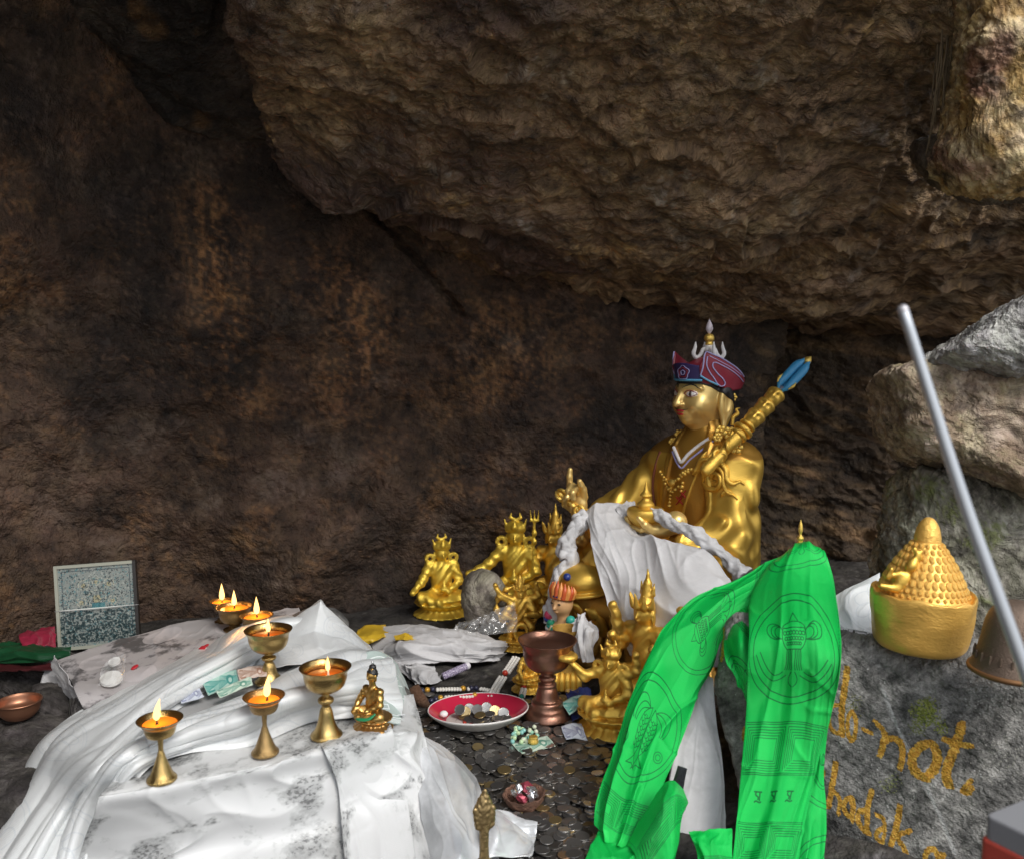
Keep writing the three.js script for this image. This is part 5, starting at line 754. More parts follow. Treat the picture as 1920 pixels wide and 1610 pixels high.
function butterLamp(label, p, R, h, kind, o = {}) {
  const t = thing('butter_lamp', label, 'lamp', p, o.turn ?? 0, 'lit brass butter lamps on the slabs'), m = o.mat ?? brass;
  const cupH = R * (kind === 1 ? 0.98 : 0.80), y0 = h - cupH, th = R * 0.05;
  const cup = kind === 1 ? [[R * 0.16, y0 - R * 0.04], [R * 0.42, y0 + R * 0.02], [R * 0.70, y0 + cupH * 0.22], [R * 0.82, y0 + cupH * 0.50], [R * 0.86, y0 + cupH * 0.78], [R * 0.99, h - R * 0.03], [R, h], [R * 0.95, h], [R * 0.82, h - R * 0.18], [R * 0.76, y0 + cupH * 0.45], [0, y0 + cupH * 0.25]]
    : [[R * 0.15, y0], [R * 0.55, y0 + R * 0.03], [R * 0.66, y0 + cupH * 0.28], [R * 0.74, y0 + cupH * 0.66], [R * 0.97, h - R * 0.05], [R, h], [R * 0.94, h], [R * 0.74, h - R * 0.20], [R * 0.62, y0 + cupH * 0.4], [0, y0 + cupH * 0.25]];
  part(t, 'cup', lathe(smoothProfile(cup, 60), 48), m);
  const fr = R * (kind === 1 ? 0.62 : 0.66), sh = y0;
  const stem = kind === 1 ? [[R * 0.17, y0 + R * 0.02], [R * 0.14, y0 - sh * 0.08], [R * 0.30, y0 - sh * 0.16], [R * 0.30, y0 - sh * 0.22], [R * 0.17, y0 - sh * 0.31], [R * 0.20, y0 - sh * 0.38]] : [[R * 0.15, y0 + R * 0.02], [R * 0.12, y0 - sh * 0.15], [R * 0.11, y0 - sh * 0.32], [R * 0.15, y0 - sh * 0.40]];
  part(t, 'stem', lathe(smoothProfile(stem, 30), 32), m);
  const f0 = y0 - sh * (kind === 1 ? 0.36 : 0.38), a = stem[stem.length - 1][0];
  part(t, 'foot', lathe(smoothProfile([[a, f0], [a * 1.25, f0 * 0.88], [fr * 0.55, f0 * 0.5], [fr * 0.78, f0 * 0.22], [fr * 0.98, f0 * 0.10], [fr, 0.002], [fr * 0.97, 0], [0, 0.0]], 40), 44), m);
  const by = h - R * (o.fill ?? 0.24), br = R * 0.80;
  part(t, 'butter', lathe([[0, by - R * 0.12], [br * 0.9, by - R * 0.10], [br, by], [br * 0.9, by + R * 0.008], [0, by]], 36), o.butter ?? butter);
  const fx = (o.fx ?? 0) * R, fz = (o.fz ?? 0) * R, fh = o.flame ?? R * 0.8;
  part(t, 'wick', taperTube([V(fx, by - R * 0.05, fz), V(fx + 0.0004, by + R * 0.12, fz), V(fx, by + R * 0.24, fz)], [0.0019, 0.0015, 0.0009], 8, 8), o.wax ? waxMat : wickMat);
  const F = lathe(smoothProfile([[0, 0], [fh * 0.11, fh * 0.10], [fh * 0.15, fh * 0.26], [fh * 0.12, fh * 0.50], [fh * 0.06, fh * 0.76], [0, fh]], 26), 18); const P = F.attributes.position; for (let i = 0; i < P.count; i++) { const q = P.getY(i) / fh; P.setX(i, P.getX(i) + (o.lean ?? 0) * q * q * fh); } F.computeVertexNormals();
  const fl = part(t, 'flame', F, flameMat, V(fx, by + R * 0.17, fz)); fl.castShadow = false;
  const L = new THREE.PointLight(new THREE.Color(1.0, 0.47, 0.13), o.power ?? 0.0026); L.position.set(fx, by + R * 0.17 + fh * 0.35, fz); L.castShadow = true; L.shadow.radius = 0.14; L.name = 'flame_light'; t.add(L);
  return t;
}
const onSlab = (px, py, y = TOP + 0.0075) => onY(px, py, y);
butterLamp('lit brass lamp with slim stem at the near corner of the front slab', onSlab(303, 1462, 0.149), 0.0288, 0.082, 0, { flame: 0.030, lean: 0.18, fx: -0.1, fz: 0.1, fill: 0.22 });
butterLamp('lit slim darker lamp in the middle of the front slab', onSlab(497, 1412, 0.150), 0.0285, 0.082, 0, { mat: brassDark, flame: 0.032, lean: 0.1, fx: 0.15, fill: 0.24 });
butterLamp('tallest brass goblet lamp, next to the black-haired figurine', onSlab(612, 1380, 0.150), 0.0370, 0.103, 1, { flame: 0.022, fx: 0.1, fill: 0.34, butter: butterDim, wax: true, power: 0.0012 });
butterLamp('round brass goblet lamp standing behind the scarves next to the banknotes', onY(505, 1278, 0.165), 0.0385, 0.088, 1, { flame: 0.024, fill: 0.30, butter: butterDim, power: 0.0016 });
butterLamp('smallest lit lamp at the back of the rear slab, furthest from the camera', onY(417, 1166, 0.15), 0.0255, 0.045, 0, { mat: brassDark, flame: 0.036, fill: 0.14, power: 0.0055 });
butterLamp('wide lit lamp on the rear slab between two others', onY(440, 1180, 0.15), 0.0360, 0.048, 1, { mat: brassDark, flame: 0.032, fill: 0.14, power: 0.0055 });
butterLamp('lit lamp on the rear slab half hidden by the upper scarf', onY(482, 1192, 0.152), 0.0320, 0.042, 1, { mat: brassDark, flame: 0.036, fill: 0.14, power: 0.0055 });

// ---------------------------------------------------------------- small black-haired figurine
{
  const o = { base: 0.17, baseR: 0.98, arms: [[[0.14, 0.39, 0], [0.19, 0.22, 0.05], [0.03, 0.13, 0.17]], [[-0.14, 0.39, 0], [-0.22, 0.23, 0.06], [-0.22, 0.08, 0.19]]], crown: 'bun', headY: 0.80, mat: new THREE.MeshPhysicalMaterial({ color: new THREE.Color().setRGB(0.55, 0.33, 0.10), metalness: 0.9, roughness: 0.28 }), baseMat: new THREE.MeshPhysicalMaterial({ color: new THREE.Color().setRGB(0.48, 0.27, 0.09), metalness: 0.85, roughness: 0.3 }), top: 1.02 };
  const t = deity('buddha_figurine', 'small bronze seated figurine with black hair and green sash on the front slab', o, onSlab(700, 1362, 0.151), -0.62, 0.098, 95), k = 0.098;
  const hair = netMesh((x, y, z) => { let h = smax(ell(x, y, z, [0, 0.825, 0.005], [0.084, 0.09, 0.092]), -(y - 0.80 - 0.9 * (z - 0.02)), 0.01); h = smax(ell(x, y, z, [0, 0.82, 0.008], [0.083, 0.092, 0.09]), 0.80 + 0.75 * (z - 0.02) - y, 0.01); return smin(h, ell(x, y, z, [0, 0.92, 0], [0.055, 0.05, 0.055]), 0.02) + 0.006 * Math.sin(x * 140) * Math.sin(y * 140) * Math.sin(z * 140); }, [-0.13, 0.7, -0.13], [0.13, 1.02, 0.15], 0.0075); hair.scale(k, k, k);
  part(t, 'hair', hair, blackPaint);
  const tip = new THREE.SphereGeometry(0.02, 12, 10); tip.scale(1, 1.6, 1); tip.translate(0, 0.985, 0); tip.scale(k, k, k); part(t, 'hair_jewel', tip, std([0.6, 0.6, 0.6], 0.3, { metalness: 0.8 }));
  const sash = taperTube([V(0.20, 0.30, 0.16), V(0.14, 0.235, 0.24), V(0.0, 0.21, 0.285), V(-0.1, 0.20, 0.27)], [0.02, 0.028, 0.03, 0.015], 20, 10, 0.6); sash.scale(k, k, k); part(t, 'sash', sash, std([0.02, 0.22, 0.09], 0.35));
}
// ---------------------------------------------------------------- things on the rear slab and beyond
{
  const t = thing('picture_plate', 'weathered framed print leaning on the cave wall', 'picture', at(188, 1212, 1.80), 0.12); t.rotation.set(-0.10, 0.14, 0.062); t.updateMatrixWorld();
  const w = 0.158, h = 0.172;
  const tx = canvasTex(512, 560, (g, W2, H2) => { const r = rng(12); g.fillStyle = '#868c88'; g.fillRect(0, 0, W2, H2); g.strokeStyle = '#4b5458'; g.lineWidth = 6; g.strokeRect(26, 26, W2 - 52, H2 - 52); g.strokeStyle = '#9aa09a'; g.lineWidth = 6; g.beginPath(); g.moveTo(60, 300); g.bezierCurveTo(70, 110, 220, 120, 256, 60); g.bezierCurveTo(292, 120, 442, 110, 452, 300); g.stroke();
    for (const [x, y, q] of [[170, 130, 34], [256, 110, 26], [342, 130, 34], [256, 230, 60], [150, 250, 30], [362, 250, 30]]) { g.lineWidth = 6; g.strokeStyle = '#a8a798'; g.beginPath(); g.arc(x, y, q, 0, 7); g.stroke(); g.fillStyle = '#a19a7d'; g.beginPath(); g.arc(x, y + 4, q * 0.5, 0, 7); g.fill(); }
    for (let i = 0; i < 5200; i++) { const x = r() * W2, y = r() * H2, s = 2 + r() * 8, d = Math.hypot((x - 256) / 230, (y - 330) / 230); if (r() > 1.1 - 0.35 * d && d > 0.6) continue; g.fillStyle = ['rgba(24,34,40,.55)', 'rgba(70,92,96,.5)', 'rgba(190,196,186,.4)', 'rgba(30,110,125,.45)', 'rgba(18,24,28,.5)'][Math.floor(r() * 5)]; g.fillRect(x, y, s, s * (0.4 + r())); }
    for (let i = 0; i < 900; i++) { g.fillStyle = 'rgba(22,40,44,.6)'; g.beginPath(); g.arc(r() * W2, 320 + r() * 220, 2 + r() * 7, 0, 7); g.fill(); } g.fillStyle = 'rgba(40,110,122,.6)'; g.fillRect(220, 262, 90, 34); g.fillStyle = '#dfe3dd'; g.fillRect(0, 296, W2, 7); });
  const frame = std([0.03, 0.028, 0.027], 0.5), edge = std([0.35, 0.36, 0.30], 0.5), bx = (a, b, c) => new THREE.BoxGeometry(a, b, c);
  part(t, 'backing', bx(w, h, 0.008), frame, V(0, h / 2, 0));
  part(t, 'print', new THREE.PlaneGeometry(w - 0.012, h - 0.012), new THREE.MeshPhysicalMaterial({ map: tx, roughness: 0.35 }), V(0, h / 2, 0.0046));
  for (const s of [-1, 1]) { part(t, 'frame_side', bx(0.006, h, 0.012), s > 0 ? frame : edge, V(s * (w / 2 - 0.003), h / 2, 0.0025)); part(t, 'frame_rail', bx(w - 0.0125, 0.006, 0.0115), edge, V(0, h / 2 + s * (h / 2 - 0.003), 0.0025)); }
  part(t, 'wire', ribbonTube([V(-w / 2 - 0.002, h * 0.47, 0.009), V(0, h * 0.463, 0.0095), V(w / 2 + 0.002, h * 0.472, 0.009)], 0.0007, 20, 6), std([0.7, 0.7, 0.7], 0.3, { metalness: 0.8 }));
}
{
  const darkStone = greyRock([0.035, 0.03, 0.028], [0.10, 0.09, 0.085], 7), put = (px, py, d, rx, rz, th, seed, label) => { const c = at(px, py, d), r = rng(seed), pts = []; for (let i = 0; i < 9; i++) { const a = i / 9 * Math.PI * 2, q = 0.82 + 0.3 * r(); pts.push([Math.cos(a) * rx * q, Math.sin(a) * rz * q]); } return solo('stone', paint(stone(pts, flat(c), th, { n: 90, m: 60, p: 2.7, amp: 0.013, seed }), darkStone), new THREE.MeshPhysicalMaterial({ vertexColors: true, roughness: 0.8, map: rep(grainMap, 3), bumpMap: rep(grainBump, 4), bumpScale: 0.004 }), label, 'stone', undefined); };
  put(40, 1278, 1.72, 0.15, 0.10, 0.10, 21, 'flat dark stone under the green and maroon cloths');
  put(98, 1335, 1.55, 0.042, 0.05, 0.085, 22, 'small dark stone between the copper bowl and the slab');
  put(185, 1245, 1.86, 0.13, 0.09, 0.12, 25, 'dark stone that the framed print stands on');
  put(20, 1392, 1.52, 0.20, 0.12, 0.10, 23, 'broad dark stone that carries the copper bowl');
  put(30, 1500, 1.32, 0.24, 0.12, 0.10, 24, 'dark stone on the floor under the lowest folds of the upper scarf');
  const silk = (c) => std(c, 0.38, { sheen: 0.3 });
  S('pink_cloth', [[[34, 1188, 0, 1.74], [65, 1180, 0, 1.76], [102, 1176, 0, 1.77]], [[36, 1198, 0, 1.70], [68, 1190, 0, 1.71], [103, 1192, 0, 1.73]], [[42, 1212, 0, 1.68], [72, 1210, 0, 1.68], [105, 1214, 0, 1.70]]], { nu: 40, nv: 30, fold: 0.006, folds: 2, seed: 81 }, silk([0.24, 0.016, 0.04]), 'crumpled pink cloth beside the framed print', 'cloth');
  S('green_cloth', [[[-20, 1208, 0, 1.70], [30, 1206, 0, 1.70], [80, 1212, 0, 1.68], [132, 1216, 0, 1.66]], [[-20, 1222, 0, 1.64], [30, 1222, 0, 1.63], [82, 1224, 0, 1.62], [132, 1224, 0, 1.62]], [[-20, 1244, 0, 1.63], [30, 1242, 0, 1.62], [82, 1240, 0, 1.61], [128, 1232, 0, 1.61]]], { nu: 60, nv: 40, fold: 0.008, folds: 3, along: true, seed: 84 }, silk([0.006, 0.05, 0.018]), 'dark green satin cloth below the pink cloth', 'cloth');
  S('maroon_cloth', [[[-10, 1244, 0, 1.64], [60, 1246, 0, 1.62], [120, 1238, 0, 1.61]], [[-10, 1256, 0, 1.60], [60, 1258, 0, 1.59], [110, 1256, 0, 1.59]]], { nu: 50, nv: 24, fold: 0.005, folds: 3, seed: 87 }, silk([0.05, 0.009, 0.011]), 'folded maroon cloth under the green satin', 'cloth');
  const copperDull = new THREE.MeshPhysicalMaterial({ color: new THREE.Color().setRGB(0.42, 0.20, 0.12), metalness: 0.85, roughness: 0.4 });
  const pot = thing('copper_bowl', 'small round copper bowl on the dark stones beside the rear slab', 'bowl', at(36, 1346, 1.48));
  part(pot, 'bowl', lathe(smoothProfile([[0, 0], [0.018, 0.001], [0.030, 0.012], [0.0335, 0.026], [0.035, 0.030], [0.033, 0.030], [0.028, 0.016], [0, 0.006]], 40), 40), copperDull);
  part(pot, 'rim', moved(new THREE.TorusGeometry(0.0345, 0.0016, 8, 48), 0, 0.030, 0, Math.PI / 2), copperDull);
}
// banknotes: generic pale green and pink paper with scroll work, no figures one could read
const noteTex = (a, b, seed) => canvasTex(256, 128, (g, w, h) => { const r = rng(seed); g.fillStyle = a; g.fillRect(0, 0, w, h); g.strokeStyle = b; g.lineWidth = 3; g.strokeRect(7, 7, w - 14, h - 14); g.lineWidth = 1.2; for (let k = 0; k < 26; k++) { g.beginPath(); for (let x = 10; x < w - 10; x += 4) g.lineTo(x, h / 2 + Math.sin(x * 0.06 + k * 0.24) * (8 + k * 1.6)); g.stroke(); } g.fillStyle = b; g.beginPath(); g.ellipse(w * 0.72, h * 0.52, 24, 34, 0, 0, 7); g.fill(); g.fillStyle = a; g.beginPath(); g.ellipse(w * 0.72, h * 0.47, 12, 16, 0, 0, 7); g.fill(); g.fillStyle = b; g.fillRect(20, 18, 50, 16); g.fillRect(20, h - 34, 34, 14); });
const noteMats = [['#a9c9bd', '#3f8d86', 1], ['#c5d3c3', '#5f8f7f', 2], ['#d7c6bb', '#a5806d', 3], ['#c9cfd8', '#8b8fa8', 4]].map(([a, b, s]) => new THREE.MeshPhysicalMaterial({ map: noteTex(a, b, s), roughness: 0.7 }));
const noteG = 'banknotes left as offerings';
function note(rows, m, label) { const o = solo('banknote', cloth(rows, { nu: 24, nv: 16, fold: 0.002, folds: 1, wrinkle: 0.0008, uvw: 1, uvl: 1, thick: 0.0004, seed: rows[0][0][0] }), noteMats[m], label, 'banknote', noteG); return o; }
note([[[378, 1278, 0.175], [410, 1264, 0.178], [442, 1254, 0.180]], [[384, 1290, 0.172], [416, 1278, 0.175], [446, 1268, 0.178]], [[390, 1303, 0.168], [420, 1292, 0.172], [448, 1282, 0.174]]], 0, 'teal banknote lying between the two white scarves');
note([[[404, 1296, 0.182], [438, 1280, 0.184], [470, 1268, 0.186]], [[408, 1302, 0.179], [440, 1288, 0.181], [472, 1276, 0.183]], [[412, 1308, 0.176], [444, 1295, 0.178], [474, 1283, 0.180]]], 1, 'pale green banknote overlapping the teal one');
note([[[444, 1254, 0.186], [472, 1249, 0.188], [498, 1246, 0.190]], [[446, 1264, 0.183], [474, 1259, 0.185], [499, 1256, 0.187]], [[449, 1275, 0.180], [476, 1270, 0.182], [500, 1266, 0.184]]], 2, 'pale pinkish banknote beside the stem of the round goblet lamp');
note([[[328, 1300, 0.168], [352, 1292, 0.170], [372, 1286, 0.172]], [[334, 1310, 0.165], [357, 1303, 0.167], [377, 1296, 0.169]], [[340, 1318, 0.163], [362, 1312, 0.165], [382, 1306, 0.166]]], 3, 'lilac-grey slip of paper money nearest the upper scarf');
{ // plastic packet with a white disc, red petals
  const t = thing('plastic_packet', 'clear plastic packet with a round white sweet on the dotted cloth', 'packet', V(0, 0, 0));
  const film = new THREE.MeshPhysicalMaterial({ color: 0xffffff, transmission: 0.8, roughness: 0.08, thickness: 0, ior: 1.45 });
  part(t, 'film', cloth([[[200, 1238, 0.172], [215, 1230, 0.176], [234, 1226, 0.172]], [[190, 1262, 0.164], [210, 1256, 0.176], [235, 1250, 0.166]], [[184, 1286, 0.155], [205, 1288, 0.160], [228, 1282, 0.156]]], { nu: 24, nv: 30, fold: 0.005, folds: 2, wrinkle: 0.004, wf: 16, thick: 0, seed: 3 }), film);
  part(t, 'disc', new THREE.CylinderGeometry(0.0175, 0.0175, 0.005, 28), std([0.7, 0.69, 0.66], 0.6), onY(208, 1272, 0.158), [0.35, 0, -0.1]);
  part(t, 'disc_piece', new THREE.CylinderGeometry(0.010, 0.010, 0.004, 20), std([0.8, 0.79, 0.77], 0.6), onY(214, 1240, 0.168), [0.4, 0, 0.1]);
  for (const [px, py, s] of [[252, 1250, 1], [378, 1216, 1.3], [386, 1210, 0.8]]) { const g = new THREE.SphereGeometry(0.006 * s, 14, 8); g.scale(1.2, 0.28, 0.8); const o = solo('flower_petal', moved(g, 0, 0, 0, 0.2, s, 0.2), std([0.42, 0.02, 0.03], 0.5), px < 300 ? 'single red petal beside the plastic packet on the dotted cloth' : s > 1 ? 'larger red petal by the upper scarf on the dotted cloth' : 'smaller red petal by the upper scarf on the dotted cloth', 'petal'); o.position.copy(onY(px, py, 0.1535)); }
}
// ---------------------------------------------------------------- stacked boulders on the right
function facing(px, py, d, yaw = 0, tilt = 0) { const w = V(Math.sin(yaw) * Math.cos(tilt), Math.sin(tilt), Math.cos(yaw) * Math.cos(tilt)).normalize(), u = V(0, 1, 0).cross(w).normalize(), v = w.clone().cross(u); return { o: at(px, py, d), u, v, w }; }
function toPlane(f, px, py) { const r = ray(px, py), t = f.o.clone().sub(EYE).dot(f.w) / r.dot(f.w), q = r.multiplyScalar(t).add(EYE).sub(f.o); return [q.dot(f.u), q.dot(f.v)]; }
function faceStone(f, px, th, o) { const pts = px.map(([a, b]) => toPlane(f, a, b)); return stone(pts, { ...f, o: f.o.clone().addScaledVector(f.w, -th / 2) }, th, o); }
const lichen = (base, light, moss, k = 1) => (x, y, z) => { const n = fbm(x * 8, y * 8, z * 8, 4), st = fbm(x * 30 + y * 8, y * 12 - x * 10, z * 20, 4, 0.6), sp = fbm(x * 110, y * 110, z * 110, 2); let c = mix3(base, light, smoothstep(n * 0.7 + st * 0.6 + sp * 0.35, -0.35, 0.55)); c = mix3(c, moss, k * 0.85 * smoothstep(fbm(x * 7 + 4, y * 7, z * 7, 4) + 0.4 * sp, 0.22, 0.5)); return mix3(c, base.map((q) => q * 0.35), 0.7 * smoothstep(st, 0.25, 0.6)); };
const roughRelief = (amp, seed, dir = 1) => (x, y, z) => amp * (0.9 * fbm(x * 5 + seed, y * 5, z * 5, 4) + 0.9 * (worley(x * 9 + seed, y * 12 + x * 5 * dir, z * 9)[0] - 0.5) + 0.5 * (ridged(x * 14 + y * 8 * dir, y * 20, z * 14 + seed, 3) - 0.5) + 0.28 * fbm(x * 60, y * 60, z * 60 + seed, 3, 0.65));
const stoneMat = new THREE.MeshPhysicalMaterial({ vertexColors: true, roughness: 0.7, map: rep(grainMap, 2.6), bumpMap: rep(grainBump, 3.2), bumpScale: 0.006 });
solo('boulder', paint(faceStone(facing(1830, 1060, 1.53, -0.15, 0.12), [[1742, 878], [1902, 896], [2072, 930], [2172, 1260], [1902, 1330], [1702, 1300], [1674, 1150], [1680, 1060], [1702, 960]], 0.24, { n: 170, m: 90, p: 4.5, relief: roughRelief(0.018, 4, -1) }), lichen([0.15, 0.145, 0.105], [0.52, 0.50, 0.42], [0.16, 0.19, 0.045])), stoneMat, 'mossy green-grey boulder standing behind the golden cone', 'boulder');
solo('boulder', paint(faceStone(facing(1830, 790, 1.45, -0.12, 0.16), [[1688, 690], [1711, 672], [1786, 668], [1996, 706], [2126, 740], [2166, 985], [1986, 938], [1916, 905], [1831, 872], [1756, 848], [1711, 795]], 0.24, { n: 170, m: 90, p: 6.5, relief: roughRelief(0.016, 8, 1) }), lichen([0.30, 0.215, 0.145], [0.60, 0.49, 0.38], [0.22, 0.22, 0.07], 0.35)), stoneMat, 'pinkish grey boulder resting on the mossy one', 'boulder');
solo('boulder', paint(faceStone(facing(1900, 610, 1.38, -0.08, 0.2), [[1796, 655], [1812, 636], [1910, 566], [1990, 522], [2120, 490], [2180, 700], [1990, 694], [1910, 690], [1835, 672]], 0.22, { n: 140, m: 80, p: 4.5, relief: roughRelief(0.013, 12, 1) }), lichen([0.34, 0.335, 0.325], [0.68, 0.67, 0.66], [0.12, 0.12, 0.11], 0.4)), stoneMat, 'pale grey pointed boulder on top of the stack', 'boulder');
solo('boulder', paint(faceStone(facing(1930, 120, 1.42, -0.12, 0.05), [[1858, -120], [1848, 60], [1824, 180], [1817, 255], [1844, 306], [1922, 330], [2032, 335], [2252, 300], [2252, -140]], 0.24, { n: 170, m: 90, p: 4, relief: roughRelief(0.024, 16, -1) }), (x, y, z) => { const n = fbm(x * 7, y * 7, z * 7, 4), sp = fbm(x * 60, y * 60, z * 60, 3); let c = mix3([0.46, 0.29, 0.10], [0.76, 0.61, 0.36], smoothstep(n + 0.5 * sp, -0.4, 0.5)); c = mix3(c, [0.28, 0.13, 0.10], 0.8 * smoothstep(fbm(x * 5 + 8, y * 5, z * 5, 3), 0.05, 0.5)); return mix3(c, [0.07, 0.05, 0.03], 0.8 * smoothstep(fbm(x * 12, y * 16 + x * 8, z * 12 + 5, 4), 0.25, 0.55)); }), stoneMat, 'ochre boulder catching daylight beside the overhang', 'boulder');
solo('boulder', paint(faceStone(facing(1890, 330, 1.56, -0.3, -0.2), [[1738, 262], [1732, 300], [1785, 362], [1855, 386], [2020, 384], [2100, 250], [1850, 230]], 0.30, { n: 110, m: 60, p: 2.6, relief: roughRelief(0.014, 20, 1) }), lichen([0.11, 0.085, 0.06], [0.22, 0.18, 0.13], [0.2, 0.13, 0.05], 0.4)), stoneMat, 'dark rounded rock wedged under the ochre boulder', 'boulder');
{ // dry root fibres hanging in the cleft
  const r = rng(91), gs = []; for (let i = 0; i < 46; i++) { const x = 1742 + r() * 40, y0 = 20 + r() * 110, y1 = y0 + 90 + r() * 110, d = 1.60 + r() * 0.04; gs.push(taperTube([at(x + 14, y0, d), at(x + 6 + r() * 8, (y0 + y1) / 2, d - 0.01), at(x - 12 + r() * 20, y1, d)], [0.0012, 0.0016, 0.0004], 8, 5)); }
  const o = solo('root_tuft', join(gs), std([0.16, 0.115, 0.065], 0.9), 'tuft of dry root fibres hanging in the cleft beside the ochre boulder', 'roots'); o.userData.kind = 'stuff';
}
const INSC = facing(1640, 1400, 1.26, -0.50, 0.16), before = (px, py, d, gap = 0.045) => { const r = ray(px, py); return Math.min(d, INSC.o.clone().sub(EYE).dot(INSC.w) / r.dot(INSC.w) - gap); };
// the inscribed boulder: hand-painted gold letters on its face
{
  const f = INSC, th = 0.30;
  const outline = [[1348, 1168], [1362, 1150], [1450, 1164], [1570, 1186], [1700, 1214], [1830, 1242], [2010, 1282], [2150, 1500], [2100, 1800], [1700, 1850], [1395, 1780], [1380, 1560], [1352, 1400], [1322, 1296], [1338, 1225]];
  const g = faceStone(f, outline, th, { n: 220, m: 120, p: 8, planar: true, relief: (x, y, z) => 0.0085 * (fbm(x * 6 + 3, y * 6, z * 6, 4) + 0.5 * (ridged(x * 10 + y * 6, y * 12, z * 9, 3) - 0.5) + 0.32 * fbm(x * 55, y * 55, z * 55, 3, 0.62)) });
  const P = outline.map(([a, b]) => toPlane(f, a, b)), x0 = Math.min(...P.map((p) => p[0])), x1 = Math.max(...P.map((p) => p[0])), y0 = Math.min(...P.map((p) => p[1])), y1 = Math.max(...P.map((p) => p[1])), CW = 2048, CH = Math.round(2048 * (y1 - y0) / (x1 - x0)) > 2048 ? 2048 : Math.round(2048 * (y1 - y0) / (x1 - x0)), k = CW / (x1 - x0);
  const uv = g.attributes.uv; for (let i = 0; i < uv.count; i++) uv.setXY(i, (uv.getX(i) - x0) / (x1 - x0), (uv.getY(i) - y0) / (y1 - y0));
  const C = (px, py) => { const [a, b] = toPlane(f, px, py); return [(a - x0) / (x1 - x0) * CW, CH - (b - y0) / (y1 - y0) * CH]; };
  const gaps = [], tex = canvasTex(CW, CH, (c) => {
    const img = c.createImageData(CW, CH), D = img.data;
    for (let j = 0; j < CH; j++) for (let i = 0; i < CW; i++) { const q = ((j >> 1) % 1024) * 1024 + ((i >> 1) % 1024), a = tileA[q], b = tileB[((j * 0.9 | 0) % 1024) * 1024 + ((i + j * 0.6 | 0) % 1024)], e = tileA[((j * 0.35 + 200 | 0) % 1024) * 1024 + ((i * 0.35 + 90 | 0) % 1024)]; let v = 124 + (a - 0.5) * 150 + (b - 0.5) * 190 + (e - 0.5) * 130; v = clamp(v, 26, 215); const o = (j * CW + i) * 4; D[o] = v * 1.0; D[o + 1] = v * 0.985; D[o + 2] = v * 0.955; D[o + 3] = 255; }
    c.putImageData(img, 0, 0);
    const r = rng(44);
    const spots = (px, py, rad, n, cols, s) => { for (let i = 0; i < n; i++) { const a = r() * 6.3, q = rad * Math.sqrt(r()) * (0.4 + 0.6 * r()), [x, y] = C(px + Math.cos(a) * q, py + Math.sin(a) * q); c.fillStyle = cols[Math.floor(r() * cols.length)]; c.globalAlpha = 0.35 + 0.5 * r(); c.beginPath(); c.ellipse(x, y, s * (0.5 + r()), s * (0.4 + r() * 0.7), r() * 3, 0, 7); c.fill(); } c.globalAlpha = 1; };
    spots(1735, 1335, 34, 420, ['#7f8a2c', '#9aa238', '#5d6a22', '#8b9040'], 5); spots(1765, 1365, 20, 80, ['#7f8a2c', '#9aa238'], 4); spots(1720, 1365, 22, 80, ['#8a9140', '#6c7630'], 4); spots(1600, 1320, 30, 90, ['#7c7c45', '#8b8a5c'], 4); spots(1670, 1470, 26, 90, ['#7c8448', '#959a60'], 4); spots(1860, 1300, 60, 320, ['#a9a9a6', '#bdbcb8', '#8e8e8b'], 5); spots(1880, 1420, 70, 220, ['#9c9a90', '#b3b1a8'], 5);
    for (let i = 0; i < 160; i++) spots(1330 + r() * 600, 1190 + r() * 430, 3, 2, ['#e8e8e6', '#cfcfcb', '#2a2927'], 3);
    const veins = (list, n, w) => { for (let m = 0; m < n; m++) { c.strokeStyle = `rgba(190,190,188,${0.12 + 0.2 * r()})`; c.lineWidth = w * (0.4 + r()); c.beginPath(); list.forEach(([a, b], i) => { const [x, y] = C(a + (r() - 0.5) * 9, b + (r() - 0.5) * 9); i ? c.lineTo(x, y) : c.moveTo(x, y); }); c.stroke(); } };
    veins([[1655, 1290], [1672, 1340], [1700, 1400], [1735, 1470], [1765, 1530], [1790, 1600]], 16, 7);
    // brush strokes of gold paint
    const stroke = (list, w) => { const cv = new THREE.CatmullRomCurve3(list.map(([a, b]) => V(...C(a, b), 0))), n = Math.max(10, Math.round(cv.getLength() / 1.6)); for (let i = 0; i <= n; i++) { const p = cv.getPoint(i / n); for (let m = 0; m < 5; m++) { const W2 = 0.74 * w * k / 1336 * (0.92 + 0.16 * n3(i * 0.05, m, w)), jx = (r() - 0.5) * W2 * 0.9, jy = (r() - 0.5) * W2 * 0.9; if (r() < 0.10) continue; c.fillStyle = ['#cb962c', '#d8a63a', '#b9831f', '#e0b850', '#cf9c33', '#a87620'][Math.floor(r() * 6)]; c.globalAlpha = 0.75; c.beginPath(); c.arc(p.x + jx, p.y + jy, W2 * (0.18 + 0.14 * r()), 0, 7); c.fill(); } } c.globalAlpha = 1; };
    const A = stroke;
    A([[1590, 1252], [1584, 1290], [1579, 1335], [1580, 1378]], 13); A([[1577, 1322], [1562, 1322], [1555, 1345], [1560, 1366], [1572, 1374], [1580, 1366]], 9); // d
    A([[1598, 1332], [1591, 1346], [1592, 1378], [1598, 1388], [1605, 1372], [1604, 1345], [1598, 1333]], 9); // o
    A([[1618, 1366], [1636, 1374]], 9);
    A([[1640, 1350], [1655, 1366], [1660, 1378]], 10); A([[1661, 1374], [1655, 1400], [1651, 1416]], 12); A([[1656, 1392], [1676, 1384], [1690, 1396], [1692, 1420], [1687, 1442]], 12); // n
    A([[1714, 1412], [1710, 1430], [1722, 1452], [1736, 1458], [1752, 1440], [1758, 1416], [1746, 1396], [1728, 1400], [1715, 1414]], 17); // o
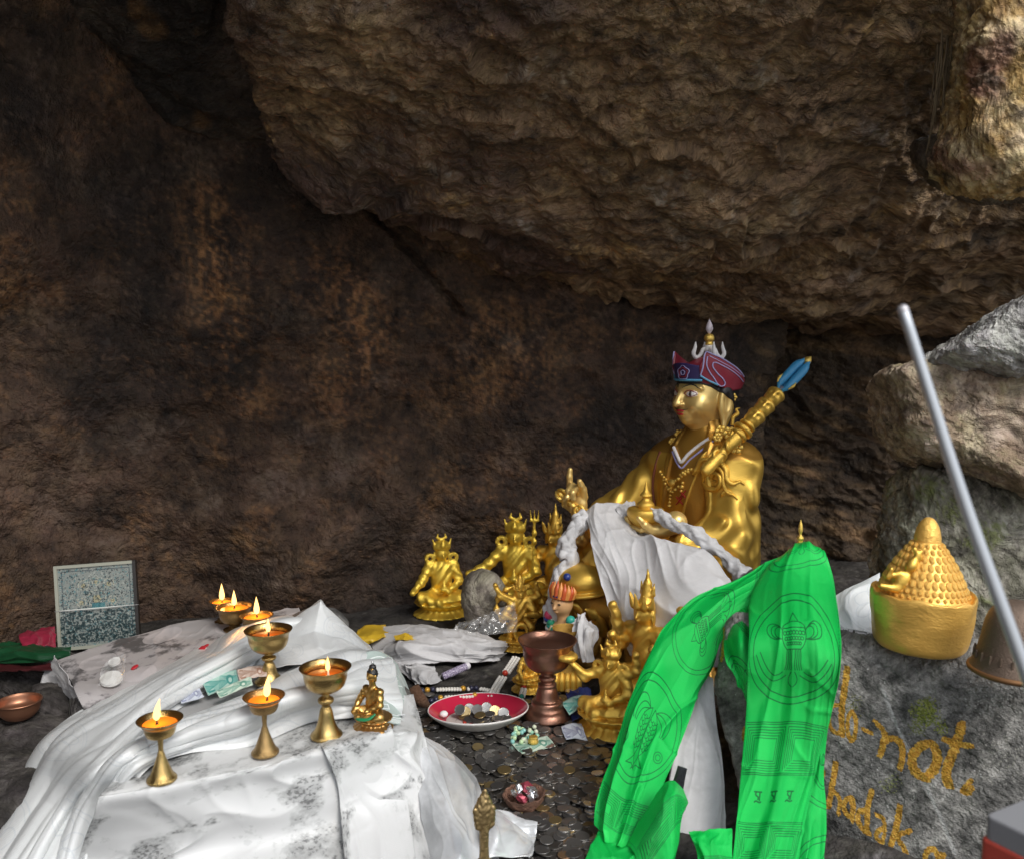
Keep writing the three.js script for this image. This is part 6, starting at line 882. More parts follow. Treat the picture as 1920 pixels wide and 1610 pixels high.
    A([[1804, 1358], [1796, 1388], [1784, 1420], [1774, 1456], [1781, 1472]], 17); A([[1770, 1386], [1790, 1394], [1822, 1398]], 12); // t
    A([[1822, 1462], [1812, 1474], [1806, 1484], [1816, 1486], [1824, 1474]], 10); // .
    A([[1545, 1446], [1543, 1456]], 9);
    A([[1568, 1428], [1562, 1470], [1554, 1512]], 12); A([[1560, 1478], [1574, 1494], [1573, 1526]], 9); // h
    A([[1596, 1494], [1586, 1500], [1583, 1516], [1594, 1530], [1602, 1512], [1598, 1494], [1600, 1540]], 10); // a
    A([[1635, 1482], [1628, 1512], [1626, 1560]], 11); A([[1624, 1518], [1612, 1522], [1610, 1540], [1622, 1556], [1630, 1562]], 11); // d
    A([[1644, 1528], [1656, 1534], [1658, 1552], [1648, 1556], [1644, 1568], [1654, 1578], [1660, 1556]], 9); // a
    A([[1688, 1512], [1682, 1546], [1670, 1588]], 12); A([[1708, 1556], [1690, 1562], [1684, 1568], [1696, 1590], [1706, 1612]], 10); // k
    A([[1558, 1580], [1557, 1630]], 11); A([[1608, 1630], [1612, 1598], [1628, 1592], [1642, 1612], [1644, 1640]], 11); A([[1736, 1630], [1738, 1596], [1752, 1590], [1762, 1606], [1770, 1600]], 11);
    A([[1349, 1182], [1347, 1210], [1348, 1240]], 10); A([[1396, 1365], [1393, 1388]], 8);
  });
  const hb = texOf(1024, (x, y, i) => { const v = clamp(0.5 + (tileA[i] - 0.5) * 1.3 + (tileB[i] - 0.5) * 1.6, 0, 1); return [v, v, v]; });
  solo('inscribed_boulder', g, new THREE.MeshPhysicalMaterial({ map: tex, roughness: 0.62, color: new THREE.Color().setRGB(0.92, 0.92, 0.92), bumpMap: rep(hb, 3), bumpScale: 0.007 }), 'grey boulder with hand-painted gold words on its face', 'boulder');
}
// ---------------------------------------------------------------- golden cone of scales
{
  const p = at(1722, 1214, 1.27), t = thing('scaled_cone', 'golden cone covered in scales rising from a plain gold cup', 'ornament', p, 0.2); t.rotation.z = -0.05;
  const m = new THREE.MeshPhysicalMaterial({ color: new THREE.Color().setRGB(0.84, 0.49, 0.11), metalness: 0.5, roughness: 0.36, bumpMap: rep(grainBump, 0.5), bumpScale: 0.0012 });
  const cup = lathe(smoothProfile([[0, 0], [0.050, 0.0], [0.060, 0.006], [0.066, 0.03], [0.0695, 0.06], [0.0715, 0.082], [0.0695, 0.0835], [0.066, 0.08], [0.060, 0.075]], 60), 72), P = cup.attributes.position;
  for (let i = 0; i < P.count; i++) { const x = P.getX(i), y = P.getY(i), z = P.getZ(i), a = Math.atan2(z, x), q = 1 + 0.030 * n3(Math.cos(a) * 1.3, Math.sin(a) * 1.3, y * 16) - 0.02 * Math.max(0, Math.cos(2.5 * a + 0.6)); P.setXYZ(i, x * q, y + (y > 0.05 ? 0.004 * n3(Math.cos(a) * 2, Math.sin(a) * 2, 3) : 0), z * q); } cup.computeVertexNormals();
  part(t, 'cup', cup, m);
  const prof = (f) => lerp(0.0635, 0.0155, Math.pow(f, 0.92)) + 0.006 * Math.sin(f * Math.PI);
  part(t, 'core', lathe(smoothProfile([[0, 0.06], ...Array.from({ length: 12 }, (_, i) => [prof(i / 11), lerp(0.076, 0.160, i / 11)]), [0.016, 0.163]], 60), 56), m);
  part(t, 'tip', lathe(smoothProfile([[0.0185, 0.152], [0.0175, 0.165], [0.013, 0.180], [0.006, 0.189], [0, 0.191]], 24), 32), m);
  const sc = new THREE.SphereGeometry(1, 10, 8), rows = [[0.10, 40, 0.0028, 0.0032], [0.19, 40, 0.0036, 0.0045], [0.32, 34, 0.0044, 0.0066], [0.45, 31, 0.0042, 0.0064], [0.58, 27, 0.0040, 0.0062], [0.70, 23, 0.0038, 0.0058], [0.81, 19, 0.0034, 0.0048], [0.90, 16, 0.003, 0.004]];
  rows.forEach(([q, n, a, b], ri) => { for (let i = 0; i < n; i++) { const an = (i + ri * 0.5) / n * Math.PI * 2, R = prof(q); const o = part(t, 'scale', sc, m, V(Math.sin(an) * R, lerp(0.076, 0.160, q), Math.cos(an) * R)); o.scale.set(a, b, 0.0026); o.rotation.order = 'YXZ'; o.rotation.set(-0.55, an, 0.12); } });
  const fig = netMesh((x, y, z) => { let d = ell(x, y, z, [0, 0.03, 0], [0.015, 0.022, 0.012]); d = smin(d, ell(x, y, z, [-0.002, 0.062, 0.002], [0.010, 0.012, 0.010]), 0.006); d = smin(d, cap(x, y, z, [-0.002, 0.072, 0], [0.0, 0.092, 0], 0.007, 0.003), 0.005); d = smin(d, cap(x, y, z, [-0.012, 0.04, 0.002], [-0.028, 0.026, 0.004], 0.006, 0.004), 0.005); d = smin(d, cap(x, y, z, [-0.028, 0.026, 0.004], [-0.030, 0.040, 0.006], 0.004), 0.004); d = smin(d, cap(x, y, z, [-0.004, 0.014, 0.004], [-0.030, 0.006, 0.006], 0.008, 0.005), 0.006); return smin(d, cap(x, y, z, [0.005, 0.08, 0], [-0.012, 0.09, 0], 0.004), 0.004); }, [-0.05, -0.01, -0.03], [0.04, 0.11, 0.03], 0.0018);
  part(t, 'relief_figure', fig, gold, V(-0.057, 0.080, 0.014), [0, -0.3, -0.45]).scale.setScalar(0.8);
}
{ // bronze bell at the frame edge
  const p = at(1902, 1262, 1.13), t = thing('bronze_bell', 'dull bronze bell standing on the inscribed boulder', 'bell', p), m = new THREE.MeshPhysicalMaterial({ color: new THREE.Color().setRGB(0.20, 0.145, 0.11), metalness: 0.75, roughness: 0.5, bumpMap: rep(fineBump, 3), bumpScale: 0.0008 });
  part(t, 'body', lathe(smoothProfile([[0, 0.0], [0.050, 0.0], [0.053, 0.006], [0.050, 0.012], [0.046, 0.022], [0.040, 0.045], [0.035, 0.070], [0.026, 0.086], [0.012, 0.094], [0, 0.095]], 60), 56), m);
  part(t, 'rim', moved(new THREE.TorusGeometry(0.052, 0.0035, 10, 60), 0, 0.005, 0, Math.PI / 2), std([0.24, 0.12, 0.05], 0.5, { metalness: 0.6 }));
  for (let i = 0; i < 22; i++) { const a = i / 22 * Math.PI * 2; part(t, 'relief_bar', new THREE.CapsuleGeometry(0.0016, 0.010, 4, 8), m, V(Math.sin(a) * 0.0468, 0.024, Math.cos(a) * 0.0468), [0.2, a, 0]); }
}
// ---------------------------------------------------------------- green scarf with printed emblems
const inkDraw = {
  ring(c, x, y, r) { c.lineWidth = 5; c.beginPath(); c.ellipse(x, y, r, r, 0, 0, 7); c.stroke(); c.beginPath(); c.ellipse(x, y, r * 0.87, r * 0.87, 0, 0, 7); c.stroke(); },
  vase(c, x, y, s) { c.save(); c.translate(x, y); c.scale(s, s); c.lineWidth = 4.5 / s; const B = (f) => { c.beginPath(); f(); c.stroke(); };
    B(() => { c.moveTo(-55, -40); c.bezierCurveTo(-70, -10, -60, 30, -38, 52); c.lineTo(38, 52); c.bezierCurveTo(60, 30, 70, -10, 55, -40); c.closePath(); }); B(() => { c.moveTo(-58, -40); c.bezierCurveTo(-50, -75, 50, -75, 58, -40); }); B(() => { c.moveTo(-22, -68); c.lineTo(0, -105); c.lineTo(22, -68); });
    for (let i = -3; i <= 3; i++) { B(() => { c.arc(i * 16, -18, 8, 0, 7); }); B(() => { c.arc(i * 14, 6, 7, 0, 7); }); B(() => { c.arc(i * 11, 28, 6, 0, 7); }); }
    for (const q of [-1, 1]) { for (const w of [1, 0.72, 0.46]) B(() => { c.moveTo(q * 58, -30); c.bezierCurveTo(q * (60 + 90 * w), -120 * w - 30, q * (80 + 110 * w), 40 * w - 20, q * 62, 6); }); for (let i = 0; i < 4; i++) B(() => { c.moveTo(q * (8 + i * 9), 54); c.bezierCurveTo(q * (14 + i * 10), 90, q * (2 + i * 11), 110, q * (12 + i * 12), 140); }); B(() => { c.moveTo(q * 60, 150); c.bezierCurveTo(q * 120, 190, q * 150, 120, q * 175, 60); }); B(() => { c.moveTo(q * 40, 165); c.bezierCurveTo(q * 130, 225, q * 165, 150, q * 195, 70); }); B(() => { c.moveTo(q * 10, 150); c.bezierCurveTo(q * 40, 190, q * 20, 205, q * 5, 215); }); } c.restore(); },
  fish(c, x, y, s) { c.save(); c.translate(x, y); c.scale(s, s); c.lineWidth = 4.5 / s; const B = (f) => { c.beginPath(); f(); c.stroke(); };
    for (const q of [-1, 1]) { B(() => { c.moveTo(q * 12, -120); c.bezierCurveTo(q * 110, -70, q * 80, 60, q * 20, 120); c.bezierCurveTo(-q * 5, 60, q * 0, -50, q * 12, -120); }); B(() => { c.moveTo(q * 20, 120); c.lineTo(q * 70, 170); c.lineTo(q * 20, 160); c.lineTo(-q * 12, 185); c.closePath(); }); for (let i = 0; i < 6; i++) for (let j = 0; j < 3; j++) B(() => { c.arc(q * (22 + j * 17), -70 + i * 28 + (j % 2) * 10, 11, 0, Math.PI); }); for (const w of [1, 0.7, 0.45]) B(() => { c.moveTo(q * 30, -110); c.bezierCurveTo(q * 90 * w + q * 30, -190 * w, q * (150 * w + 40), -90, q * (90 + 40 * w), -10); }); B(() => { c.arc(q * 150, 80, 30, 0, 7); }); B(() => { c.arc(q * 150, 80, 16, 0, 7); }); } c.restore(); },
  key(c, x0, y0, w, h) { c.lineWidth = 4; for (const o of [0, h]) for (let k = 0; k < 2; k++) { c.beginPath(); c.moveTo(x0, y0 + o + k * 9); c.lineTo(x0 + w, y0 + o + k * 9); c.stroke(); } const n = 2, cw = w / n; for (let i = 0; i < n; i++) { for (let q = 0; q < 5; q++) { const a = x0 + i * cw + 10 + q * 12, b = y0 + 22 + q * 12, e = cw - 20 - q * 24, f = h - 36 - q * 24; if (e < 8 || f < 8) continue; c.beginPath(); c.moveTo(a, b + f); c.lineTo(a, b); c.lineTo(a + e, b); c.lineTo(a + e, b + f); c.lineTo(a + 14, b + f); c.stroke(); } } },
  marks(c, x, y, s) { c.lineWidth = 9; for (let i = 0; i < 3; i++) { const q = x + i * s; c.beginPath(); c.moveTo(q, y - 22); c.lineTo(q + 40, y - 22); c.moveTo(q + 10, y - 22); c.bezierCurveTo(q - 4, y + 8, q + 30, y - 6, q + 22, y + 18); c.moveTo(q + 30, y - 22); c.lineTo(q + 32, y + 24); c.moveTo(q + 4, y + 34); c.bezierCurveTo(q + 14, y + 16, q + 30, y + 46, q + 42, y + 32); c.stroke(); } },
};
const greenTex = (draw, seed) => canvasTex(512, 2048, (c, w, h) => { const r = rng(seed); c.fillStyle = '#0cc955'; c.fillRect(0, 0, w, h); for (let i = 0; i < 2600; i++) { c.globalAlpha = 0.05 + 0.05 * r(); c.fillStyle = r() > 0.5 ? '#18cc60' : '#04a843'; c.fillRect(r() * w, r() * h, 30 + r() * 120, 1.5); } c.globalAlpha = 1; c.strokeStyle = '#067034'; c.fillStyle = '#067034'; c.lineCap = 'round'; draw(c, w, h); c.lineWidth = 3; c.strokeStyle = '#0d8a48'; for (const x of [14, w - 14]) { c.setLineDash([6, 8]); c.beginPath(); c.moveTo(x, 0); c.lineTo(x, h); c.stroke(); } c.setLineDash([]); }, true);
const greenOf = (tex) => new THREE.MeshPhysicalMaterial({ map: tex, roughness: 0.33, metalness: 0.22, bumpMap: rep(weaveBump, 12, 60), bumpScale: 0.0002 });
const D5 = (rows, gap) => rows.map((q, i) => q.map(([a, b, d]) => [a, b, 0, b > 1170 ? before(a, b, d, gap) : d]));
const D4 = (rows) => rows.map((q) => q.map(([a, b, d]) => [a, b, 0, d]));
{
  const front = greenTex((c, w, h) => { const Y = (t) => t * h; inkDraw.ring(c, w * 0.55, Y(0.15), 235); inkDraw.vase(c, w * 0.6, Y(0.13), 0.8); inkDraw.ring(c, w / 2, Y(0.455), 244); inkDraw.vase(c, w / 2, Y(0.43), 1.0); inkDraw.key(c, 20, Y(0.612), w - 40, 235); inkDraw.marks(c, 110, Y(0.785), 110); inkDraw.key(c, 20, Y(0.86), w - 40, 200); }, 3);
  const back = greenTex((c, w, h) => { const Y = (t) => t * h; inkDraw.key(c, 20, Y(0.10), w - 40, 150); c.save(); c.translate(w / 2, Y(0.36)); c.rotate(Math.PI); inkDraw.vase(c, 0, 20, 0.95); c.restore(); inkDraw.ring(c, w / 2, Y(0.36), 244); inkDraw.ring(c, w / 2, Y(0.665), 244); inkDraw.fish(c, w / 2, Y(0.665), 0.95); inkDraw.key(c, 20, Y(0.82), w - 40, 190); }, 5);
  const t = thing('green_scarf', 'bright green satin scarf with printed emblems draped over the boulder', 'scarf');
  const mf = greenOf(front), mb = greenOf(back);
  part(t, 'front_fall', cloth(D5([
    [[1452, 1066, 1.53], [1480, 1044, 1.53], [1510, 1034, 1.53], [1542, 1046, 1.53]],
    [[1444, 1062, 1.465], [1482, 1026, 1.462], [1512, 1016, 1.462], [1546, 1034, 1.465]],
    [[1408, 1116, 1.42], [1452, 1090, 1.405], [1512, 1076, 1.40], [1564, 1088, 1.42]],
    [[1405, 1200, 1.375], [1460, 1195, 1.35], [1520, 1195, 1.345], [1577, 1222, 1.375]],
    [[1400, 1320, 1.305], [1455, 1318, 1.29], [1510, 1318, 1.28], [1560, 1334, 1.30]],
    [[1391, 1440, 1.255], [1440, 1440, 1.24], [1488, 1440, 1.235], [1534, 1440, 1.245]],
    [[1383, 1540, 1.215], [1425, 1540, 1.205], [1466, 1540, 1.20], [1510, 1540, 1.205]],
    [[1372, 1640, 1.175], [1410, 1640, 1.168], [1450, 1640, 1.163], [1488, 1640, 1.17]]], 0.055), { nu: 90, nv: 200, fold: 0.010, folds: 2.4, seed: 102, wrinkle: 0.005, wf: 8, uvw: 1, uvl: -1, thick: 0.0008, damp: (s, q) => 0.4 + 0.6 * smoothstep(q, 0.3, 0.9) }), mf);
  part(t, 'side_fall', cloth(D4([
    [[1500, 1026, 1.475], [1505, 1040, 1.47], [1510, 1056, 1.465], [1512, 1076, 1.455]],
    [[1440, 1050, 1.475], [1446, 1072, 1.455], [1440, 1102, 1.44], [1420, 1134, 1.43]],
    [[1386, 1084, 1.48], [1376, 1112, 1.45], [1370, 1152, 1.43], [1360, 1184, 1.425]],
    [[1302, 1126, 1.48], [1302, 1168, 1.44], [1314, 1216, 1.415], [1338, 1250, 1.41]],
    [[1240, 1188, 1.45], [1252, 1228, 1.415], [1278, 1272, 1.385], [1312, 1300, 1.385]],
    [[1192, 1290, 1.39], [1208, 1322, 1.355], [1240, 1356, 1.335], [1282, 1384, 1.335]],
    [[1152, 1410, 1.33], [1168, 1428, 1.295], [1204, 1448, 1.275], [1248, 1464, 1.28]],
    [[1124, 1500, 1.275], [1140, 1522, 1.24], [1172, 1540, 1.22], [1210, 1546, 1.222]],
    [[1118, 1548, 1.245], [1132, 1576, 1.212], [1158, 1586, 1.195], [1186, 1580, 1.192]]]), { nu: 90, nv: 220, fold: 0.009, folds: 2, seed: 107, wrinkle: 0.005, wf: 8, uvw: 1, uvl: -1, thick: 0.0008 }), mb);
  part(t, 'inner_fold', cloth(D5([
    [[1440, 1068, 1.50], [1452, 1074, 1.49], [1460, 1082, 1.47]],
    [[1396, 1108, 1.49], [1408, 1120, 1.47], [1414, 1130, 1.44]],
    [[1358, 1166, 1.46], [1384, 1190, 1.44], [1408, 1220, 1.40]],
    [[1362, 1230, 1.42], [1386, 1262, 1.40], [1406, 1300, 1.35]],
    [[1380, 1275, 1.39], [1394, 1300, 1.37], [1404, 1330, 1.33]]], 0.035), { nu: 40, nv: 60, fold: 0.006, folds: 1.5, seed: 111, wrinkle: 0.002, uvw: 0.6, uvl: -0.4, thick: 0.0008 }), mb);
  part(t, 'under_fall', cloth(D5([
    [[1512, 1330, 1.315], [1540, 1380, 1.31], [1556, 1340, 1.31]], [[1498, 1450, 1.275], [1522, 1450, 1.262], [1545, 1446, 1.27]], [[1488, 1540, 1.235], [1516, 1540, 1.222], [1548, 1540, 1.235]], [[1478, 1640, 1.195], [1508, 1640, 1.185], [1544, 1640, 1.20]]], 0.03), { nu: 40, nv: 90, fold: 0.006, folds: 2, seed: 117, wrinkle: 0.0015, uvw: 0.5, uvl: -0.45, thick: 0.0008 }), mf);
  part(t, 'curled_end', cloth(D4([
    [[1176, 1585, 1.195], [1232, 1492, 1.215], [1262, 1462, 1.225], [1284, 1478, 1.235]], [[1192, 1600, 1.17], [1236, 1524, 1.165], [1266, 1490, 1.175], [1288, 1500, 1.21]], [[1208, 1650, 1.145], [1238, 1610, 1.14], [1264, 1570, 1.15], [1276, 1545, 1.185]], [[1225, 1690, 1.14], [1242, 1690, 1.135], [1258, 1650, 1.15], [1262, 1610, 1.18]]]), { nu: 50, nv: 60, fold: 0.005, folds: 1.6, seed: 121, wrinkle: 0.0015, uvw: 0.7, uvl: -0.3, thick: 0.0008 }), mb);
  part(t, 'floor_end', cloth(D4([
    [[1124, 1556, 1.235], [1150, 1580, 1.21], [1186, 1580, 1.20], [1205, 1570, 1.20]], [[1106, 1590, 1.20], [1140, 1608, 1.18], [1180, 1610, 1.17], [1212, 1600, 1.165]], [[1080, 1650, 1.16], [1124, 1660, 1.14], [1170, 1660, 1.13], [1215, 1660, 1.12]]]), { nu: 50, nv: 40, fold: 0.006, folds: 2, seed: 127, wrinkle: 0.002, uvw: 0.8, uvl: -0.15, thick: 0.0008 }), mb);
  part(t, 'loose_corner', cloth(D5([
    [[1292, 1560, 1.19], [1328, 1556, 1.185], [1372, 1552, 1.19]], [[1304, 1590, 1.17], [1336, 1586, 1.16], [1374, 1590, 1.17]], [[1312, 1640, 1.15], [1342, 1640, 1.14], [1372, 1640, 1.15]]], 0.05), { nu: 40, nv: 40, fold: 0.005, folds: 2, seed: 131, wrinkle: 0.0015, uvw: 0.5, uvl: -0.15, thick: 0.0008 }), mb);
}
S('white_scarf', D4([
  [[1296, 1262, 1.46], [1316, 1262, 1.45], [1334, 1270, 1.43]], [[1276, 1340, 1.41], [1306, 1350, 1.395], [1346, 1372, 1.385]], [[1258, 1440, 1.36], [1306, 1448, 1.345], [1358, 1458, 1.345]], [[1246, 1545, 1.31], [1302, 1545, 1.295], [1362, 1545, 1.30]], [[1238, 1660, 1.26], [1300, 1660, 1.25], [1366, 1660, 1.255]]]), { nu: 50, nv: 110, fold: 0.009, folds: 1.5, seed: 141, wrinkle: 0.0015 }, cottonW, 'plain white scarf hanging straight down between the two green falls');
S('white_scarf', D4([
  [[1562, 1118, 1.43], [1600, 1096, 1.43], [1650, 1074, 1.44]], [[1562, 1150, 1.40], [1604, 1136, 1.39], [1652, 1126, 1.40]], [[1576, 1178, 1.375], [1610, 1182, 1.365], [1650, 1190, 1.37]]]), { nu: 50, nv: 50, fold: 0.004, folds: 1.5, seed: 145, wrinkle: 0.0015 }, satinW, 'white satin scarf hanging behind the golden cone');
{ const r = rng(17), gs = []; for (let i = 0; i < 60; i++) { const x = 1576 + r() * 76, y = 1176 + (x - 1576) * 0.14; gs.push(taperTube([at(x, y, 1.369), at(x + (r() - 0.5) * 8, y + 8, 1.362), at(x + (r() - 0.5) * 14, y + 14 + r() * 6, 1.36)], [0.0009, 0.0008, 0.0004], 6, 5)); } const o = solo('scarf_fringe', join(gs), cottonW, 'white thread fringe below the scarf behind the golden cone', 'fringe'); o.userData.kind = 'stuff'; }
{ // small gilt stupa hidden by the green scarf, its spike showing
  const p = at(1501, 1012, 1.50); const base = 0.262, h = p.y - base, t = thing('gilt_spire', 'thin gold spike poking out above the green scarf', 'ornament', V(p.x, base, p.z));
  part(t, 'dome', lathe(smoothProfile([[0, 0], [0.035, 0], [0.036, h * 0.25], [0.026, h * 0.5], [0.012, h * 0.72], [0.010, h * 0.9], [0.006, h * 0.96], [0.003, h]], 40), 32), gold);
  part(t, 'spike', lathe(smoothProfile([[0.003, h - 0.004], [0.0058, h + 0.004], [0.0022, h + 0.009], [0.0036, h + 0.016], [0.003, h + 0.026], [0, h + 0.036]], 24), 20), goldBright);
  const kn = solo('gilt_bud', lathe(smoothProfile([[0, 0], [0.012, 0], [0.010, 0.05], [0.004, 0.075], [0.0055, 0.082], [0, 0.088]], 20), 20), goldBright, 'tiny gold knob at the fold of the green scarf', 'ornament'); const q = at(1470, 1042, 1.50); kn.position.set(q.x, q.y - 0.084, q.z);
}
solo('dark_rod', taperTube([at(1280, 1438, 1.27), at(1272, 1470, 1.265), at(1258, 1540, 1.255), at(1240, 1640, 1.24), at(1228, 1700, 1.22)], [0.007, 0.0095, 0.0095, 0.009, 0.009], 40, 16), new THREE.MeshPhysicalMaterial({ color: new THREE.Color().setRGB(0.022, 0.024, 0.03), roughness: 0.5, bumpMap: rep(grainBump, 1, 3), bumpScale: 0.004 }), 'black rod standing inside the curled end of the green scarf', 'rod');
// ---------------------------------------------------------------- close to the lens
{
  const a = at(1694, 582, 0.56), b = at(1812, 950, 0.555), c = at(1925, 1262, 0.545), e = at(2075, 1700, 0.53), f = V(e.x + 0.1, 0.0, e.z - 0.02);
  const t = thing('metal_rod', 'slim bare metal rod slanting up close to the camera', 'rod');
  part(t, 'shaft', taperTube([a, b, c, e, f], [0.0034, 0.0040, 0.0044, 0.0046, 0.0046], 60, 18), std([0.50, 0.52, 0.55], 0.42, { metalness: 0.75 }));
  part(t, 'tip', new THREE.SphereGeometry(0.0036, 18, 12), std([0.52, 0.5, 0.52], 0.45, { metalness: 0.6 }), a);
}
{
  const top = at(1915, 1553, 0.66), t = thing('red_post', 'red painted post with a grey top at the bottom corner', 'post', V(top.x + 0.03, 0, top.z - 0.01), 0.5), hgt = top.y;
  const bx = (w, h, d) => { const s = new THREE.Shape(); const r = 0.004; s.moveTo(-w / 2 + r, -d / 2); s.lineTo(w / 2 - r, -d / 2); s.quadraticCurveTo(w / 2, -d / 2, w / 2, -d / 2 + r); s.lineTo(w / 2, d / 2 - r); s.quadraticCurveTo(w / 2, d / 2, w / 2 - r, d / 2); s.lineTo(-w / 2 + r, d / 2); s.quadraticCurveTo(-w / 2, d / 2, -w / 2, d / 2 - r); s.lineTo(-w / 2, -d / 2 + r); s.quadraticCurveTo(-w / 2, -d / 2, -w / 2 + r, -d / 2); const g = new THREE.ExtrudeGeometry(s, { depth: h, bevelEnabled: true, bevelSize: 0.002, bevelThickness: 0.002, bevelSegments: 2 }); g.rotateX(-Math.PI / 2); return g; };
  part(t, 'shaft', bx(0.066, hgt - 0.022, 0.066), new THREE.MeshPhysicalMaterial({ color: new THREE.Color().setRGB(0.42, 0.055, 0.035), roughness: 0.6, bumpMap: rep(fineBump, 8), bumpScale: 0.0006 }));
  part(t, 'cap', bx(0.062, 0.016, 0.062), std([0.20, 0.20, 0.21], 0.8), V(0, hgt - 0.0195, 0));
}
// ---------------------------------------------------------------- offerings on the floor
const copper = new THREE.MeshPhysicalMaterial({ color: new THREE.Color().setRGB(0.33, 0.17, 0.12), metalness: 0.92, roughness: 0.30, bumpMap: rep(fineBump, 1.5), bumpScale: 0.0004 });
{
  const t = thing('copper_chalice', 'tall dark copper chalice standing on the coins', 'chalice', onY(1026, 1342, 0.012), 0), R = 0.056;
  part(t, 'cup', lathe(smoothProfile([[0.012, 0.088], [0.028, 0.092], [0.040, 0.102], [0.0455, 0.118], [0.047, 0.134], [0.054, 0.146], [R, 0.149], [0.0535, 0.149], [0.0445, 0.140], [0.036, 0.136], [0, 0.134]], 70), 56), copper);
  part(t, 'stem', lathe(smoothProfile([[0.014, 0.090], [0.012, 0.082], [0.016, 0.078], [0.0165, 0.074], [0.0125, 0.068], [0.0175, 0.064], [0.0175, 0.060], [0.0155, 0.056]], 50), 44), copper);
  part(t, 'foot', lathe(smoothProfile([[0.0165, 0.058], [0.019, 0.052], [0.022, 0.038], [0.0235, 0.034], [0.029, 0.031], [0.031, 0.022], [0.033, 0.018], [0.040, 0.013], [0.044, 0.006], [0.0445, 0.0], [0, 0]], 80), 52), copper);
}
{
  const c = onY(897, 1342, 0.016), t = thing('enamel_plate', 'red and white enamel plate holding coins', 'plate', c); t.rotation.set(-0.09, 0, 0.03); t.updateMatrixWorld(true);
  const white = std([0.70, 0.68, 0.65], 0.3, { clearcoat: 0.4, clearcoatRoughness: 0.15 }), red = std([0.52, 0.02, 0.06], 0.28, { clearcoat: 0.5, clearcoatRoughness: 0.1 });
  part(t, 'dish', lathe(smoothProfile([[0, -0.010], [0.055, -0.010], [0.066, -0.007], [0.085, 0.005], [0.0945, 0.013], [0.0955, 0.015], [0.0945, 0.016]], 50), 80), white);
  part(t, 'red_well', lathe(smoothProfile([[0.0935, 0.0158], [0.085, 0.0085], [0.068, -0.003], [0.060, -0.0055], [0.0525, -0.0063]], 40), 80), red);
  part(t, 'pale_centre', lathe([[0.061, -0.0046], [0.0545, -0.0056], [0.03, -0.0058], [0, -0.0058]], 64), new THREE.MeshPhysicalMaterial({ color: new THREE.Color().setRGB(0.62, 0.56, 0.54), roughness: 0.5, map: rep(soiled, 1) }));
  part(t, 'rim_line', moved(new THREE.TorusGeometry(0.0945, 0.0011, 8, 90), 0, 0.0158, 0, Math.PI / 2), std([0.75, 0.72, 0.7], 0.3));
}
// coins
const coinGeo = lathe([[0, 0.0007], [0.0088, 0.0007], [0.0092, 0.00095], [0.0101, 0.00095], [0.0105, 0.0006], [0.0105, -0.0006], [0.0101, -0.00095], [0.0092, -0.00095], [0.0088, -0.0007], [0, -0.0007]], 22);
const coinMats = [[0.30, 0.29, 0.28, 0.28], [0.20, 0.195, 0.19, 0.34], [0.46, 0.445, 0.42, 0.24], [0.44, 0.33, 0.16, 0.30], [0.19, 0.18, 0.175, 0.42], [0.40, 0.26, 0.16, 0.36]].map(([a, b, c, q]) => new THREE.MeshPhysicalMaterial({ color: new THREE.Color().setRGB(a, b, c), metalness: 0.85, roughness: q, bumpMap: rep(fineBump, 0.25), bumpScale: 0.0002 }));
const coinPick = (r) => { const q = r(); return q < 0.3 ? 0 : q < 0.55 ? 1 : q < 0.72 ? 2 : q < 0.80 ? 3 : q < 0.95 ? 4 : 5; };
{ // in the plate
  const r = rng(404), plate = scene.getObjectByName('enamel_plate'), spots = [[862, 1330, 0.020, 'steep'], [880, 1328, 0.018, 'steep'], [912, 1326, 0.022, 'steep'], [928, 1332, 0.020, 'steep'], [890, 1342, 0.012], [902, 1346, 0.014], [912, 1342, 0.016], [924, 1350, 0.012], [872, 1334, 0.016, 'steep'], [895, 1330, 0.024, 'steep'], [944, 1336, 0.018, 'steep'], [880, 1348, 0.010], [932, 1346, 0.016], [900, 1340, 0.02], [938, 1340, 0.014], [950, 1346, 0.013], [896, 1352, 0.013], [908, 1356, 0.012], [870, 1342, 0.010], [940, 1352, 0.010], [918, 1338, 0.021]];
  spots.forEach(([px, py, y, k], i) => { const o = part(scene, 'coin', coinGeo, coinMats[i % 5], onY(px, py, y + 0.006)); tag(o, 'coin lying in the red and white enamel plate', 'coin', 'coins in the enamel plate'); o.rotation.set(k ? 0.75 + 0.2 * r() : 0.15 * r() + 0.05, 0, (r() - 0.5) * 0.4); });
  // red and pale crumbs of offering
  const gs = []; for (let i = 0; i < 26; i++) { const px = 862 + r() * 80, py = 1350 + r() * 12; const g = new THREE.IcosahedronGeometry(0.002 + 0.002 * r(), 0); g.scale(1.6, 0.5, 1); g.rotateY(r() * 6); const p = onY(px, py, 0.0135); g.translate(p.x, p.y, p.z); gs.push(g); }
  solo('petal_crumbs', join(gs), std([0.42, 0.05, 0.03], 0.6), 'red petal crumbs at the front of the enamel plate', 'petals').userData.kind = 'stuff';
  const w = solo('cotton_wad', moved(new THREE.IcosahedronGeometry(0.008, 2), 0, 0, 0, 0, 0, 0, V(1, 0.75, 1)), std([0.8, 0.78, 0.77], 0.9), 'white cotton wad at the edge of the enamel plate', 'cotton'); w.position.copy(onY(832, 1338, 0.022));
}
